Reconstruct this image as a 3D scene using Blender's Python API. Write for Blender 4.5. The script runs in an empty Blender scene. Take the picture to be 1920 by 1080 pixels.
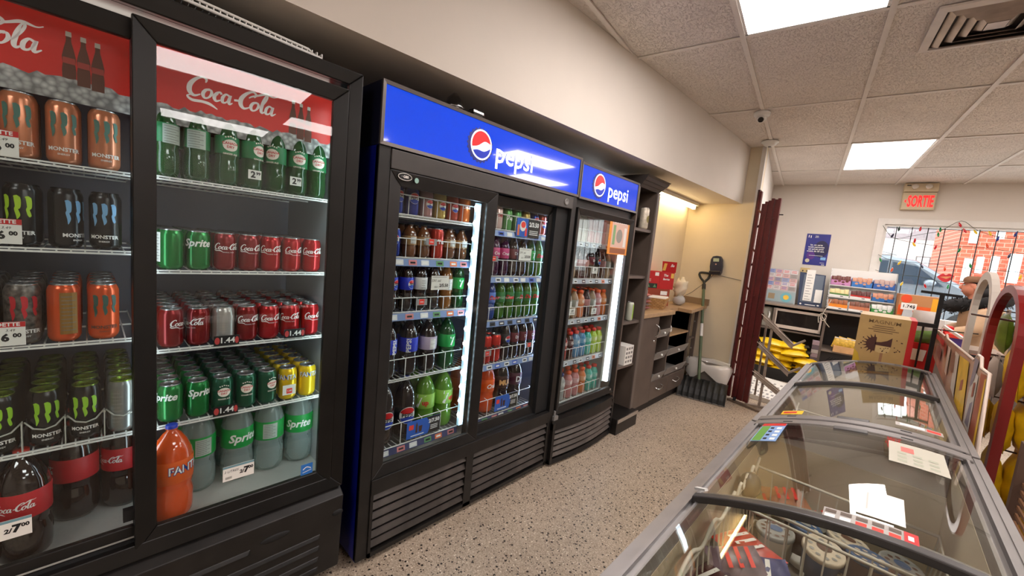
import bpy, math, random
from mathutils import Matrix, Vector
random.seed(11)
S = bpy.context.scene
COL = S.collection
R = math.radians

# ------------------------------------------------------------------ camera
def camera():
    f, pit, rol, yaw = 748.0, R(6.1853), R(5.5147), R(42.9)
    c, s = math.cos(pit), math.sin(pit)
    Mp = Matrix(((1, 0, 0), (0, -s, -c), (0, c, -s)))
    c, s = math.cos(rol), math.sin(rol)
    Mr = Matrix(((c, -s, 0), (s, c, 0), (0, 0, 1)))
    c, s = math.cos(yaw), math.sin(yaw)
    W = Matrix(((c, s, 0), (-s, c, 0), (0, 0, 1)))
    rot = (Mr @ Mp @ W).transposed() @ Matrix(((1, 0, 0), (0, -1, 0), (0, 0, -1)))
    cam = bpy.data.cameras.new('camera')
    cam.sensor_width = 36
    cam.lens = 36 * f / 1920
    cam.clip_start = 0.02
    cam.clip_end = 200
    o = bpy.data.objects.new('camera', cam)
    o.matrix_world = Matrix.Translation((0, 0, 1.44)) @ rot.to_4x4()
    COL.objects.link(o)
    S.camera = o
camera()

# ------------------------------------------------------------------ world, light levels, exposure
PANEL = 16.8          # ceiling light panels
PANEL_COL = (1.0, 0.90, 0.83)
SKYSTR = 5.2
EXPOSURE = 0.0
w = bpy.data.worlds.new('world')
S.world = w
w.use_nodes = True
bg = w.node_tree.nodes['Background']
bg.inputs['Color'].default_value = (0.93, 0.96, 1.0, 1)     # overcast winter sky
bg.inputs['Strength'].default_value = SKYSTR
S.view_settings.view_transform = 'Standard'
S.view_settings.look = 'None'
S.view_settings.gamma = 1
S.view_settings.use_curve_mapping = False
S.view_settings.exposure = EXPOSURE
S.cycles.use_denoising = True
S.cycles.adaptive_threshold = .025
S.cycles.max_bounces = 10
S.cycles.diffuse_bounces = 4
S.cycles.glossy_bounces = 4
S.cycles.transparent_max_bounces = 20
S.cycles.caustics_reflective = False
S.cycles.caustics_refractive = False
S.cycles.sample_clamp_indirect = 6

# ------------------------------------------------------------------ materials
def lin(c):
    return tuple(((x / 255) / 12.92 if x / 255 <= .04045 else ((x / 255 + .055) / 1.055) ** 2.4) for x in c)
MATS = {}
def mat(name, col=(128, 128, 128), rough=.5, metal=0., emit=None, es=0., noise=0., scale=12., spec=.5, bump=0., bscale=80., coat=0.):
    if name in MATS: return MATS[name]
    m = bpy.data.materials.new(name)
    m.use_nodes = True
    nt = m.node_tree
    b = nt.nodes['Principled BSDF']
    c = lin(col)
    b.inputs['Base Color'].default_value = (*c, 1)
    b.inputs['Roughness'].default_value = rough
    b.inputs['Metallic'].default_value = metal
    b.inputs['Specular IOR Level'].default_value = spec
    if coat: b.inputs['Coat Weight'].default_value = coat
    if emit is not None:
        b.inputs['Emission Color'].default_value = (*lin(emit), 1)
        b.inputs['Emission Strength'].default_value = es
    tc = None
    if noise or bump:
        tc = nt.nodes.new('ShaderNodeTexCoord')
    if noise:
        n = nt.nodes.new('ShaderNodeTexNoise')
        n.inputs['Scale'].default_value = scale
        n.inputs['Detail'].default_value = 5
        nt.links.new(tc.outputs['Object'], n.inputs['Vector'])
        r = nt.nodes.new('ShaderNodeValToRGB')
        r.color_ramp.elements[0].position = .3
        r.color_ramp.elements[1].position = .7
        r.color_ramp.elements[0].color = (*[x * (1 - noise) for x in c], 1)
        r.color_ramp.elements[1].color = (*[min(1, x * (1 + noise)) for x in c], 1)
        nt.links.new(n.outputs['Fac'], r.inputs['Fac'])
        nt.links.new(r.outputs['Color'], b.inputs['Base Color'])
    if bump:
        n2 = nt.nodes.new('ShaderNodeTexNoise')
        n2.inputs['Scale'].default_value = bscale
        n2.inputs['Detail'].default_value = 3
        nt.links.new(tc.outputs['Object'], n2.inputs['Vector'])
        bp = nt.nodes.new('ShaderNodeBump')
        bp.inputs['Strength'].default_value = bump
        bp.inputs['Distance'].default_value = .004
        nt.links.new(n2.outputs['Fac'], bp.inputs['Height'])
        nt.links.new(bp.outputs['Normal'], b.inputs['Normal'])
    MATS[name] = m
    return m
def glass_mat(name, tint=(250, 252, 250), refl=1.0, ior=1.45, rough=0.0):
    """thin pane: see-through with a Fresnel mirror"""
    if name in MATS: return MATS[name]
    m = bpy.data.materials.new(name)
    m.use_nodes = True
    nt = m.node_tree
    nt.nodes.remove(nt.nodes['Principled BSDF'])
    out = nt.nodes['Material Output']
    t = nt.nodes.new('ShaderNodeBsdfTransparent')
    t.inputs['Color'].default_value = (*lin(tint), 1)
    g = nt.nodes.new('ShaderNodeBsdfGlossy')
    g.inputs['Roughness'].default_value = rough
    fr = nt.nodes.new('ShaderNodeFresnel')
    geo = nt.nodes.new('ShaderNodeNewGeometry')          # a thin pane mirrors the same from both of its faces
    io = nt.nodes.new('ShaderNodeMapRange')
    io.inputs['To Min'].default_value = ior
    io.inputs['To Max'].default_value = 1 / ior
    nt.links.new(geo.outputs['Backfacing'], io.inputs['Value'])
    nt.links.new(io.outputs['Result'], fr.inputs['IOR'])
    mu = nt.nodes.new('ShaderNodeMath')
    mu.operation = 'MULTIPLY'
    mu.inputs[1].default_value = refl
    mx = nt.nodes.new('ShaderNodeMixShader')
    nt.links.new(fr.outputs['Fac'], mu.inputs[0])
    nt.links.new(mu.outputs['Value'], mx.inputs['Fac'])
    nt.links.new(t.outputs['BSDF'], mx.inputs[1])
    nt.links.new(g.outputs['BSDF'], mx.inputs[2])
    nt.links.new(mx.outputs['Shader'], out.inputs['Surface'])
    MATS[name] = m
    return m
def drink_mat(name, col, clear=.4, rough=.08):
    """plastic bottle full of liquid: coloured, partly see-through, glossy"""
    if name in MATS: return MATS[name]
    m = bpy.data.materials.new(name)
    m.use_nodes = True
    nt = m.node_tree
    b = nt.nodes['Principled BSDF']
    b.inputs['Base Color'].default_value = (*lin(col), 1)
    b.inputs['Roughness'].default_value = rough
    b.inputs['Coat Weight'].default_value = 1.
    b.inputs['Coat Roughness'].default_value = .04
    t = nt.nodes.new('ShaderNodeBsdfTransparent')
    t.inputs['Color'].default_value = (*[min(1, x * .8 + .12) for x in lin(col)], 1)
    mx = nt.nodes.new('ShaderNodeMixShader')
    mx.inputs['Fac'].default_value = 1 - clear
    nt.links.new(t.outputs['BSDF'], mx.inputs[1])
    nt.links.new(b.outputs['BSDF'], mx.inputs[2])
    nt.links.new(mx.outputs['Shader'], nt.nodes['Material Output'].inputs['Surface'])
    MATS[name] = m
    return m

# ------------------------------------------------------------------ mesh builder
def catmull(pts, k=6, closed=False):
    n = len(pts); out = []
    rng = range(n if closed else n - 1)
    g = (lambda i: pts[i % n]) if closed else (lambda i: pts[max(0, min(n - 1, i))])
    for i in rng:
        a, b, c, d = g(i - 1), g(i), g(i + 1), g(i + 2)
        for j in range(k):
            t = j / k
            out.append(tuple(.5 * (2 * q + (-p + r_) * t + (2 * p - 5 * q + 4 * r_ - s_) * t * t + (-p + 3 * q - 3 * r_ + s_) * t ** 3)
                             for p, q, r_, s_ in zip(a, b, c, d)))
    if not closed: out.append(tuple(pts[-1]))
    return out
TXT = {}
def text2d(s, size=1., bold=0.):
    key = (s, bold)
    if key not in TXT:
        cu = bpy.data.curves.new('lettering', 'FONT')
        cu.body = s; cu.size = 1; cu.align_x = 'CENTER'; cu.align_y = 'CENTER'
        cu.offset = bold; cu.resolution_u = 2
        o = bpy.data.objects.new('lettering', cu)
        me = bpy.data.meshes.new_from_object(o)
        vs = [(v.co.x, v.co.y) for v in me.vertices]
        fs = [tuple(p.vertices) for p in me.polygons]
        bpy.data.objects.remove(o); bpy.data.curves.remove(cu); bpy.data.meshes.remove(me)
        TXT[key] = (vs, fs)
    vs, fs = TXT[key]
    return [(x * size, y * size) for x, y in vs], fs
class MB:
    def __init__(s, T=None):
        s.v = []; s.f = []; s.mi = []; s.T = T; s.cur = 0; s.smooth = []
    def add(s, vs, fs, smooth=False):
        n = len(s.v)
        s.v += [(s.T @ Vector(v)) if s.T is not None else Vector(v) for v in vs]
        s.f += [tuple(i + n for i in f) for f in fs]
        s.mi += [s.cur] * len(fs)
        s.smooth += [smooth] * len(fs)
        return s
    def box(s, x0, x1, y0, y1, z0, z1):
        v = [(x, y, z) for x in (x0, x1) for y in (y0, y1) for z in (z0, z1)]
        return s.add(v, [(0, 1, 3, 2), (4, 6, 7, 5), (0, 4, 5, 1), (2, 3, 7, 6), (0, 2, 6, 4), (1, 5, 7, 3)])
    def hexa(s, b, t):
        """box from four bottom and four top corners (same winding)"""
        return s.add(list(b) + list(t), [(3, 2, 1, 0), (4, 5, 6, 7)] + [(i, (i + 1) % 4, 4 + (i + 1) % 4, 4 + i) for i in range(4)])
    def bar(s, p, q, w, h=None, up=(0, 0, 1)):
        p, q = Vector(p), Vector(q); h = h or w
        d = (q - p).normalized(); u = Vector(up)
        if abs(d.dot(u)) > .98: u = Vector((1, 0, 0))
        a = d.cross(u).normalized(); b = a.cross(d).normalized()
        c = [a * (i * w / 2) + b * (j * h / 2) for i, j in ((-1, -1), (1, -1), (1, 1), (-1, 1))]
        return s.hexa([p + k for k in c], [q + k for k in c])
    def tube(s, pts, r, n=6, closed=False, rs=None):
        pts = [Vector(p) for p in pts]; m = len(pts)
        vs = []; up = Vector((0, 0, 1))
        for i, p in enumerate(pts):
            a = pts[(i - 1) % m] if closed or i else pts[0]
            b = pts[(i + 1) % m] if closed or i < m - 1 else pts[-1]
            d = (b - a).normalized()
            u = up if abs(d.dot(up)) < .95 else Vector((1, 0, 0))
            e = d.cross(u).normalized(); g = e.cross(d)
            rr = rs[i] if rs else r
            vs += [p + (e * math.cos(2 * math.pi * k / n) + g * math.sin(2 * math.pi * k / n)) * rr for k in range(n)]
        fs = []
        for i in range(m if closed else m - 1):
            j = (i + 1) % m
            fs += [(i * n + k, i * n + (k + 1) % n, j * n + (k + 1) % n, j * n + k) for k in range(n)]
        s.add(vs, fs, True)
        if not closed:
            s.add(vs[:n], [tuple(range(n - 1, -1, -1))]); s.add(vs[-n:], [tuple(range(n))])
        return s
    def lathe(s, prof, n=20, c=(0, 0, 0), sx=1., sy=1.):
        vs = []; fs = []
        for r, z in prof:
            vs += [(c[0] + r * sx * math.cos(2 * math.pi * k / n), c[1] + r * sy * math.sin(2 * math.pi * k / n), c[2] + z) for k in range(n)]
        for i in range(len(prof) - 1):
            fs += [(i * n + k, i * n + (k + 1) % n, (i + 1) * n + (k + 1) % n, (i + 1) * n + k) for k in range(n)]
        s.add(vs, fs, True)
        return s
    def prism(s, poly, fn, t0, t1):
        """poly: 2-D outline (counter-clockwise seen from the t1 side); fn(a, b, t) -> 3-D"""
        n = len(poly)
        vs = [fn(a, b, t0) for a, b in poly] + [fn(a, b, t1) for a, b in poly]
        return s.add(vs, [tuple(range(n - 1, -1, -1)), tuple(range(n, 2 * n))] + [(i, (i + 1) % n, n + (i + 1) % n, n + i) for i in range(n)])
    def flat(s, poly, fn):
        return s.add([fn(a, b) for a, b in poly], [tuple(range(len(poly)))])
    def ribbon(s, pts, fn, k=6, sx=1., dx=0., dz=0., shear=0.):
        """pts (x, y, width) -> brush stroke"""
        q = catmull(pts, k); L = []; n = len(q)
        for i, (x, y, w_) in enumerate(q):
            a, b = q[max(0, i - 1)], q[min(n - 1, i + 1)]
            tx, ty = b[0] - a[0], b[1] - a[1]; l = math.hypot(tx, ty) or 1
            nx, ny = -ty / l * w_ / 2, tx / l * w_ / 2
            for g in (1, -1):
                X, Y = x + nx * g, y + ny * g
                X += shear * Y
                L.append(fn(X * sx + dx, Y * sx + dz))
        return s.add(L, [(2 * i + 1, 2 * i + 3, 2 * i + 2, 2 * i) for i in range(n - 1)])
    def text(s, t, size, fn, dx=0., dz=0., bold=0., sx=1., shear=0., rot=0.):
        vs, fs = text2d(t, size, bold)
        c, q = math.cos(rot), math.sin(rot); o = []
        for x, y in vs:
            x = x * sx + shear * y
            o.append(fn(x * c - y * q + dx, x * q + y * c + dz))
        return s.add(o, fs)
    def disc(s, fn, cx, cy, rx, ry, n=20, a0=0., a1=360., rings=2):
        vs = [fn(cx, cy)]; fs = []
        m = n + 1
        for j in range(1, rings + 1):
            for i in range(m):
                a = R(a0 + (a1 - a0) * i / n)
                vs.append(fn(cx + rx * j / rings * math.cos(a), cy + ry * j / rings * math.sin(a)))
        for i in range(n): fs.append((0, 1 + i, 2 + i))
        for j in range(1, rings):
            for i in range(n):
                p = 1 + (j - 1) * m + i; q = p + m
                fs.append((p, q, q + 1, p + 1))
        return s.add(vs, fs)
    def blob(s, c, r, n=12, m=8, jit=0.):
        vs = []; fs = []
        for j in range(m + 1):
            th = math.pi * j / m
            for i in range(n):
                ph = 2 * math.pi * i / n
                k = 1 + random.uniform(-jit, jit)
                vs.append((c[0] + r[0] * k * math.sin(th) * math.cos(ph), c[1] + r[1] * k * math.sin(th) * math.sin(ph), c[2] - r[2] * k * math.cos(th)))
        for j in range(m):
            fs += [(j * n + i, j * n + (i + 1) % n, (j + 1) * n + (i + 1) % n, (j + 1) * n + i) for i in range(n)]
        return s.add(vs, fs, True)
    def pillow(s, c, ax, ay, az, L_, W_, T_, n=6, puff=.75):
        """sealed bag: length along ax, width along ay, thickness along az"""
        c, ax, ay, az = Vector(c), Vector(ax), Vector(ay), Vector(az)
        vs = []; fs = []
        for side in (1, -1):
            for i in range(n + 1):
                for j in range(n + 1):
                    a, b = i / n * 2 - 1, j / n * 2 - 1
                    h = (max(0, 1 - abs(a) ** 3) * max(0, 1 - abs(b) ** 2.5)) ** puff + .02
                    h *= 1 + .12 * math.sin(9 * a + 5 * b + c.x * 50)
                    vs.append(c + ax * (a * L_ / 2) + ay * (b * W_ / 2 * (1 - .06 * (1 - a * a))) + az * (side * h * T_ / 2))
        m = (n + 1) ** 2
        for sd in (0, 1):
            for i in range(n):
                for j in range(n):
                    q = [sd * m + i * (n + 1) + j, sd * m + (i + 1) * (n + 1) + j, sd * m + (i + 1) * (n + 1) + j + 1, sd * m + i * (n + 1) + j + 1]
                    fs.append(tuple(q if sd == 0 else q[::-1]))
        return s.add(vs, fs, True)
    def mesh(s, name, mats, inv=None):
        me = bpy.data.meshes.new(name)
        vs = [(inv @ v) for v in s.v] if inv is not None else s.v
        me.from_pydata([tuple(v) for v in vs], [], s.f)
        if not isinstance(mats, (list, tuple)): mats = [mats]
        for m in mats: me.materials.append(m)
        me.polygons.foreach_set('material_index', s.mi)
        me.polygons.foreach_set('use_smooth', s.smooth)
        me.update()
        return me
WM = {}
def _props(o, label, cat, group, kind):
    if label: o['label'] = label
    if cat: o['category'] = cat
    if group: o['group'] = group
    if kind: o['kind'] = kind
def thing(name, label, cat, loc=(0, 0, 0), rotz=0., group=None, kind=None):
    o = bpy.data.objects.new(name, None)
    o.empty_display_size = .05
    o.location = loc; o.rotation_euler = (0, 0, rotz)
    COL.objects.link(o)
    WM[o.name] = Matrix.Translation(loc) @ Matrix.Rotation(rotz, 4, 'Z')
    _props(o, label, cat, group, kind)
    return o
def obj(name, mb, mats, parent=None, label=None, cat=None, group=None, kind=None, bevel=0., solid=0.):
    """mb is in world coordinates; a top-level mesh gets its origin at its base"""
    if parent is not None:
        Wp = WM[parent.name]
        me = mb.mesh(name, mats, Wp.inverted())
        o = bpy.data.objects.new(name, me); COL.objects.link(o)
        o.parent = parent
        WM[o.name] = Wp
    else:
        xs = [v.x for v in mb.v]; ys = [v.y for v in mb.v]; zs = [v.z for v in mb.v]
        L = Vector(((min(xs) + max(xs)) / 2, (min(ys) + max(ys)) / 2, min(zs)))
        me = mb.mesh(name, mats, Matrix.Translation(-L))
        o = bpy.data.objects.new(name, me); COL.objects.link(o)
        o.location = L
        WM[o.name] = Matrix.Translation(L)
    _props(o, label, cat, group, kind)
    if solid:
        md = o.modifiers.new('thickness', 'SOLIDIFY'); md.thickness = solid; md.offset = 0
    if bevel:
        md = o.modifiers.new('bevel', 'BEVEL'); md.width = bevel; md.segments = 2; md.limit_method = 'ANGLE'
    return o
def part(name, me, parent, loc=(0, 0, 0), rotz=0.):
    """a part that shares mesh data with its twins"""
    o = bpy.data.objects.new(name, me); COL.objects.link(o)
    o.parent = parent; o.location = loc; o.rotation_euler = (0, 0, rotz)
    return o
def B(*a, T=None): return MB(T).box(*a)
# planes: fx -> a plane facing +x (a = y, b = z); used for lettering and flat print
def fx(x): return lambda a, b: (x, a, b)
GR = R(6.8)
GT = Matrix.Rotation(GR, 4, 'Z')
def gw(u, v, z=0.): return GT @ Vector((u, v, z))
def fv(v): return lambda a, b: (a, v, b)
def wrap(r, ang=0.): return lambda a, b: (r * math.cos(ang + a / r), r * math.sin(ang + a / r), b)

# brush lettering of the flowing white script on the red signs and cans
SCRIPT = [
    [(1.62, 1.62, .07), (1.66, 1.95, .16), (1.3, 2.1, .15), (.78, 1.75, .22), (.38, 1.05, .32), (.42, .35, .3), (.85, .02, .18), (1.35, .3, .07)],
    [(.62, .05, .06), (.3, -.2, .12), (.75, -.5, .2), (1.6, -.42, .2), (2.3, -.5, .2), (3.0, -.85, .05)],
    [(2.1, 1.05, .12), (1.72, .85, .2), (1.55, .4, .24), (1.72, .04, .16), (2.05, .15, .12), (2.28, .6, .2), (2.18, .98, .14), (1.95, .9, .08)],
    [(2.28, .6, .06), (2.6, .55, .06), (2.85, .8, .06)],
    [(3.15, .85, .16), (2.98, 1.05, .12), (2.68, .8, .2), (2.55, .35, .24), (2.75, .02, .16), (3.1, .2, .08)],
    [(3.1, .2, .06), (3.4, .5, .06)],
    [(3.85, .9, .14), (3.55, 1.0, .14), (3.3, .6, .22), (3.32, .12, .2), (3.6, .1, .12), (3.85, .5, .1), (3.98, 1.0, .16), (3.88, .4, .24), (3.98, .05, .16), (4.25, .25, .06)],
    [(4.35, .62, .16), (4.75, .7, .16)],
    [(6.2, 1.5, .07), (6.35, 1.85, .16), (6.0, 2.1, .15), (5.45, 1.75, .22), (5.0, 1.05, .32), (5.02, .35, .3), (5.4, .02, .18), (5.9, .3, .07)],
    [(5.7, 1.3, .07), (5.95, 1.55, .12), (6.6, 1.9, .15), (7.3, 2.25, .2), (8.1, 2.15, .08), (8.5, 2.35, .05)],
    [(6.55, 1.05, .12), (6.17, .85, .2), (6.0, .4, .24), (6.17, .04, .16), (6.5, .15, .12), (6.73, .6, .2), (6.63, .98, .14), (6.4, .9, .08)],
    [(6.73, .6, .06), (6.95, .6, .06)],
    [(6.95, .6, .08), (7.35, 1.4, .14), (7.5, 2.0, .14), (7.3, 2.0, .1), (7.12, 1.2, .24), (7.05, .35, .24), (7.2, .05, .16), (7.5, .3, .06)],
    [(8.1, .9, .14), (7.8, 1.0, .14), (7.55, .6, .22), (7.57, .12, .2), (7.85, .1, .12), (8.1, .5, .1), (8.23, 1.0, .16), (8.13, .4, .24), (8.23, .05, .16), (8.6, .35, .06)],
]
def script_logo(mb, fn, width, cx, cz, k=4, strokes=SCRIPT):
    sc = width / 8.9
    for st in strokes:
        mb.ribbon([(a, b, c * 1.3 + .02) for a, b, c in st], fn, k=k, sx=sc, dx=cx - 4.5 * sc, dz=cz - .9 * sc, shear=.12)
def claw(mb, fn, h, cx, cz):
    """three torn vertical strokes"""
    for i, (x, l, w_) in enumerate(((-.32, 1.0, .15), (0.02, .92, .16), (.34, .8, .14))):
        mb.ribbon([(x - .1, .5, .05), (x, .47, w_ * 1.2), (x + .02, .1, w_), (x - .03, .0, w_ * .75), (x + .02, -.25, w_ * .8), (x - .01, .5 - l, .02)], fn, k=3, sx=h, dx=cx, dz=cz)
# ================================================================== THE ROOM
def terrazzo():
    m = bpy.data.materials.new('terrazzo_floor')
    m.use_nodes = True
    nt = m.node_tree; b = nt.nodes['Principled BSDF']; L = nt.links.new
    tc = nt.nodes.new('ShaderNodeTexCoord')
    n = nt.nodes.new('ShaderNodeTexNoise'); n.inputs['Scale'].default_value = 170; n.inputs['Detail'].default_value = 4
    L(tc.outputs['Object'], n.inputs['Vector'])
    r = nt.nodes.new('ShaderNodeValToRGB')
    for e, (p, c) in zip(r.color_ramp.elements, ((.32, (150, 132, 113)), (.68, (208, 191, 171)))):
        e.position = p; e.color = (*lin(c), 1)
    L(n.outputs['Fac'], r.inputs['Fac'])
    nb = nt.nodes.new('ShaderNodeTexNoise'); nb.inputs['Scale'].default_value = 2.2; nb.inputs['Detail'].default_value = 4
    L(tc.outputs['Object'], nb.inputs['Vector'])
    mr = nt.nodes.new('ShaderNodeMapRange'); mr.inputs['To Min'].default_value = .8; mr.inputs['To Max'].default_value = 1.12
    L(nb.outputs['Fac'], mr.inputs['Value'])
    mm = nt.nodes.new('ShaderNodeMix'); mm.data_type = 'RGBA'; mm.blend_type = 'MULTIPLY'; mm.inputs[0].default_value = 1
    L(r.outputs['Color'], mm.inputs[6]); L(mr.outputs['Result'], mm.inputs[7])
    last = mm.outputs[2]
    for sc, thr, rnd, colr in ((46, .26, .6, (40, 32, 27)), (90, .32, .7, (62, 50, 43)), (75, .26, .72, (226, 215, 198))):
        v = nt.nodes.new('ShaderNodeTexVoronoi'); v.inputs['Scale'].default_value = sc
        L(tc.outputs['Object'], v.inputs['Vector'])
        lt = nt.nodes.new('ShaderNodeMath'); lt.operation = 'LESS_THAN'; lt.inputs[1].default_value = thr
        L(v.outputs['Distance'], lt.inputs[0])
        sp = nt.nodes.new('ShaderNodeSeparateColor'); L(v.outputs['Color'], sp.inputs['Color'])
        gt = nt.nodes.new('ShaderNodeMath'); gt.operation = 'GREATER_THAN'; gt.inputs[1].default_value = rnd
        L(sp.outputs['Red'], gt.inputs[0])
        mu = nt.nodes.new('ShaderNodeMath'); mu.operation = 'MULTIPLY'
        L(lt.outputs['Value'], mu.inputs[0]); L(gt.outputs['Value'], mu.inputs[1])
        mx = nt.nodes.new('ShaderNodeMix'); mx.data_type = 'RGBA'
        L(mu.outputs['Value'], mx.inputs[0]); L(last, mx.inputs[6])
        mx.inputs[7].default_value = (*lin(colr), 1)
        last = mx.outputs[2]
    L(last, b.inputs['Base Color'])
    b.inputs['Roughness'].default_value = .42
    return m
def ceiling_mat():
    m = mat('ceiling_tile', (232, 223, 215), .9, noise=.06, scale=3)
    nt = m.node_tree; L = nt.links.new
    tc = nt.nodes.new('ShaderNodeTexCoord')
    mp = nt.nodes.new('ShaderNodeMapping'); mp.inputs['Scale'].default_value = (1, .55, 1)
    L(tc.outputs['Object'], mp.inputs['Vector'])
    n = nt.nodes.new('ShaderNodeTexNoise'); n.inputs['Scale'].default_value = 130; n.inputs['Detail'].default_value = 4; n.inputs['Distortion'].default_value = 1.2
    L(mp.outputs['Vector'], n.inputs['Vector'])
    r = nt.nodes.new('ShaderNodeValToRGB')
    r.color_ramp.elements[0].position = .36; r.color_ramp.elements[1].position = .46
    L(n.outputs['Fac'], r.inputs['Fac'])
    bp = nt.nodes.new('ShaderNodeBump'); bp.inputs['Strength'].default_value = .9; bp.inputs['Distance'].default_value = .004
    L(r.outputs['Color'], bp.inputs['Height'])
    L(bp.outputs['Normal'], nt.nodes['Principled BSDF'].inputs['Normal'])
    return m
m_wall = mat('cream_wall_paint', (217, 209, 199), .75, noise=.025, scale=3, bump=.08, bscale=60)
m_wall2 = mat('warm_lit_wall_paint', (224, 210, 184), .75, noise=.04, scale=3, bump=.08, bscale=60)  # same cream paint, yellowed in colour for the warm tube light
m_trimw = mat('white_trim_paint', (224, 220, 214), .5, noise=.04)
m_black = mat('black_cooler_plastic', (19, 18, 17), .36, noise=.3, scale=9, spec=.35)
m_black2 = mat('black_scuffed_metal', (27, 25, 24), .42, noise=.4, scale=14, spec=.4)
m_dark = mat('matte_black', (14, 14, 15), .7)
m_white = mat('white_plastic', (235, 234, 230), .45)
m_paper = mat('white_paper', (236, 234, 228), .8, noise=.03)
m_ink = mat('black_ink', (22, 22, 24), .8)
m_red = mat('red_print', (198, 26, 30), .5)
m_redtag = mat('orange_red_tag', (238, 62, 48), .6)
m_chrome = mat('chrome', (205, 205, 205), .22, 1.)
m_wire = mat('white_coated_wire', (232, 232, 228), .4)
m_grey = mat('grey_plastic', (120, 118, 116), .45, noise=.08)

obj('floor', B(-2.6, 5.4, -3.9, 8.2, -.08, 0), terrazzo(), kind='structure')
XB = lambda y: -1.487 + .0445 * y            # front face of the bulkhead above the coolers
obj('wall_left', B(-2.35, -2.2, -3.9, 3.33, 0, 2.12), m_wall, kind='structure')
obj('wall_alcove', B(-2.0, -1.83, 3.33, 4.92, 0, 2.12), m_wall2, kind='structure')
mb = MB(); y0, y1 = -3.9, 4.92
mb.hexa([(-2.6, y0, 2.12), (XB(y0), y0, 2.12), (XB(y1), y1, 2.12), (-2.6, y1, 2.12)], [(-2.6, y0, 2.8), (XB(y0), y0, 2.8), (XB(y1), y1, 2.8), (-2.6, y1, 2.8)])
obj('wall_bulkhead', mb, m_wall, kind='structure')
mb = MB().hexa([(-2.0, 4.92, 0), (-1.115, 4.92, 0), (-1.13, 5.07, 0), (-2.0, 5.07, 0)], [(-2.0, 4.92, 2.8), (-1.115, 4.92, 2.8), (-1.13, 5.07, 2.8), (-2.0, 5.07, 2.8)])
obj('wall_end', mb, m_wall2, kind='structure')
obj('trim_1', B(-1.15, -1.11, 4.895, 4.92, 0, 2.71), m_trimw, kind='structure')
# entry wall between the gate and the back wall
A0, A1 = Vector((-1.13, 5.07, 0)), gw(-.6, 7.32)
nrm = Vector((-(A1 - A0).y, (A1 - A0).x, 0)).normalized() * .12
mb = MB().hexa([A0, A1, A1 + nrm, A0 + nrm], [p + Vector((0, 0, 2.8)) for p in (A0, A1, A1 + nrm, A0 + nrm)])
obj('wall_entry', mb, m_trimw, kind='structure')
d = (A1 - A0).normalized()
dr = thing('door_1', None, None, tuple(A0 + d * 1.1), kind='structure')
def along(t, off, z): return A0 + d * t - nrm.normalized() * off + Vector((0, 0, z))
def dbox(mb, t0, t1, o0, o1, z0, z1):
    b_ = [along(t0, o0, z0), along(t0, o1, z0), along(t1, o1, z0), along(t1, o0, z0)]
    return mb.hexa(b_, [p + Vector((0, 0, z1 - z0)) for p in b_])
obj('door_leaf', dbox(MB(), .55, 1.5, .001, .03, .0, 2.05), m_white, dr)
mb = MB(); dbox(mb, .47, .55, .001, .05, 0, 2.13); dbox(mb, 1.5, 1.58, .001, .05, 0, 2.13); dbox(mb, .47, 1.58, .001, .05, 2.05, 2.13)
obj('door_frame', mb, m_trimw, dr)
obj('door_handle', dbox(MB(), .62, .66, .03, .08, .95, 1.15), m_chrome, dr)
# back wall with the barred window
WU0, WU1, WZ0, WZ1 = .74, 3.5, .98, 2.19
mb = MB(GT)
mb.box(-.75, WU0, 7.32, 7.5, 0, 2.8).box(WU1, 5.4, 7.32, 7.5, 0, 2.8).box(WU0, WU1, 7.32, 7.5, WZ1, 2.8).box(WU0, WU1, 7.32, 7.5, 0, WZ0)
obj('wall_back', mb, m_wall, kind='structure')
obj('wall_right', B(5.13, 5.3, -3.9, 8.2, 0, 2.8, T=GT), m_wall, kind='structure')
obj('wall_rear', B(-2.6, 5.4, -3.6, -3.45, 0, 2.8, T=GT), m_wall, kind='structure')
wn = thing('window_1', None, None, tuple(gw(2.1, 7.4, WZ0)), GR, kind='structure')
mb = MB(GT)
for a in ((WU0 - .075, WU0, WZ0 - .07, WZ1 + .075), (WU1, WU1 + .075, WZ0 - .07, WZ1 + .075), (WU0, WU1, WZ1, WZ1 + .075), (WU0, WU1, WZ0 - .07, WZ0)):
    mb.box(a[0], a[1], 7.3, 7.325, a[2], a[3])
for a in ((WU0, WU0 + .03, WZ0, WZ1), (WU1 - .03, WU1, WZ0, WZ1), (WU0, WU1, WZ1 - .025, WZ1), (WU0, WU1, WZ0, WZ0 + .03)):
    mb.box(a[0], a[1], 7.325, 7.48, a[2], a[3])
obj('window_frame', mb, m_trimw, wn)
obj('window_pane', B(WU0 + .03, WU1 - .03, 7.44, 7.445, WZ0 + .03, WZ1 - .025, T=GT), glass_mat('window_glass'), wn)
m_bar = mat('dark_bars', (34, 30, 32), .5)
bm_ = None
for i in range(17):
    u = .87 + .149 * i
    obj('window_bar', MB(GT).tube([(u, 7.36, WZ0 + .03), (u, 7.36, WZ1 - .025)], .0055, 6), m_bar, wn)
for z in (2.155, 1.15):
    obj('window_bar', MB(GT).tube([(WU0 + .03, 7.368, z), (WU1 - .03, 7.368, z)], .004, 6), m_bar, wn)

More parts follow.
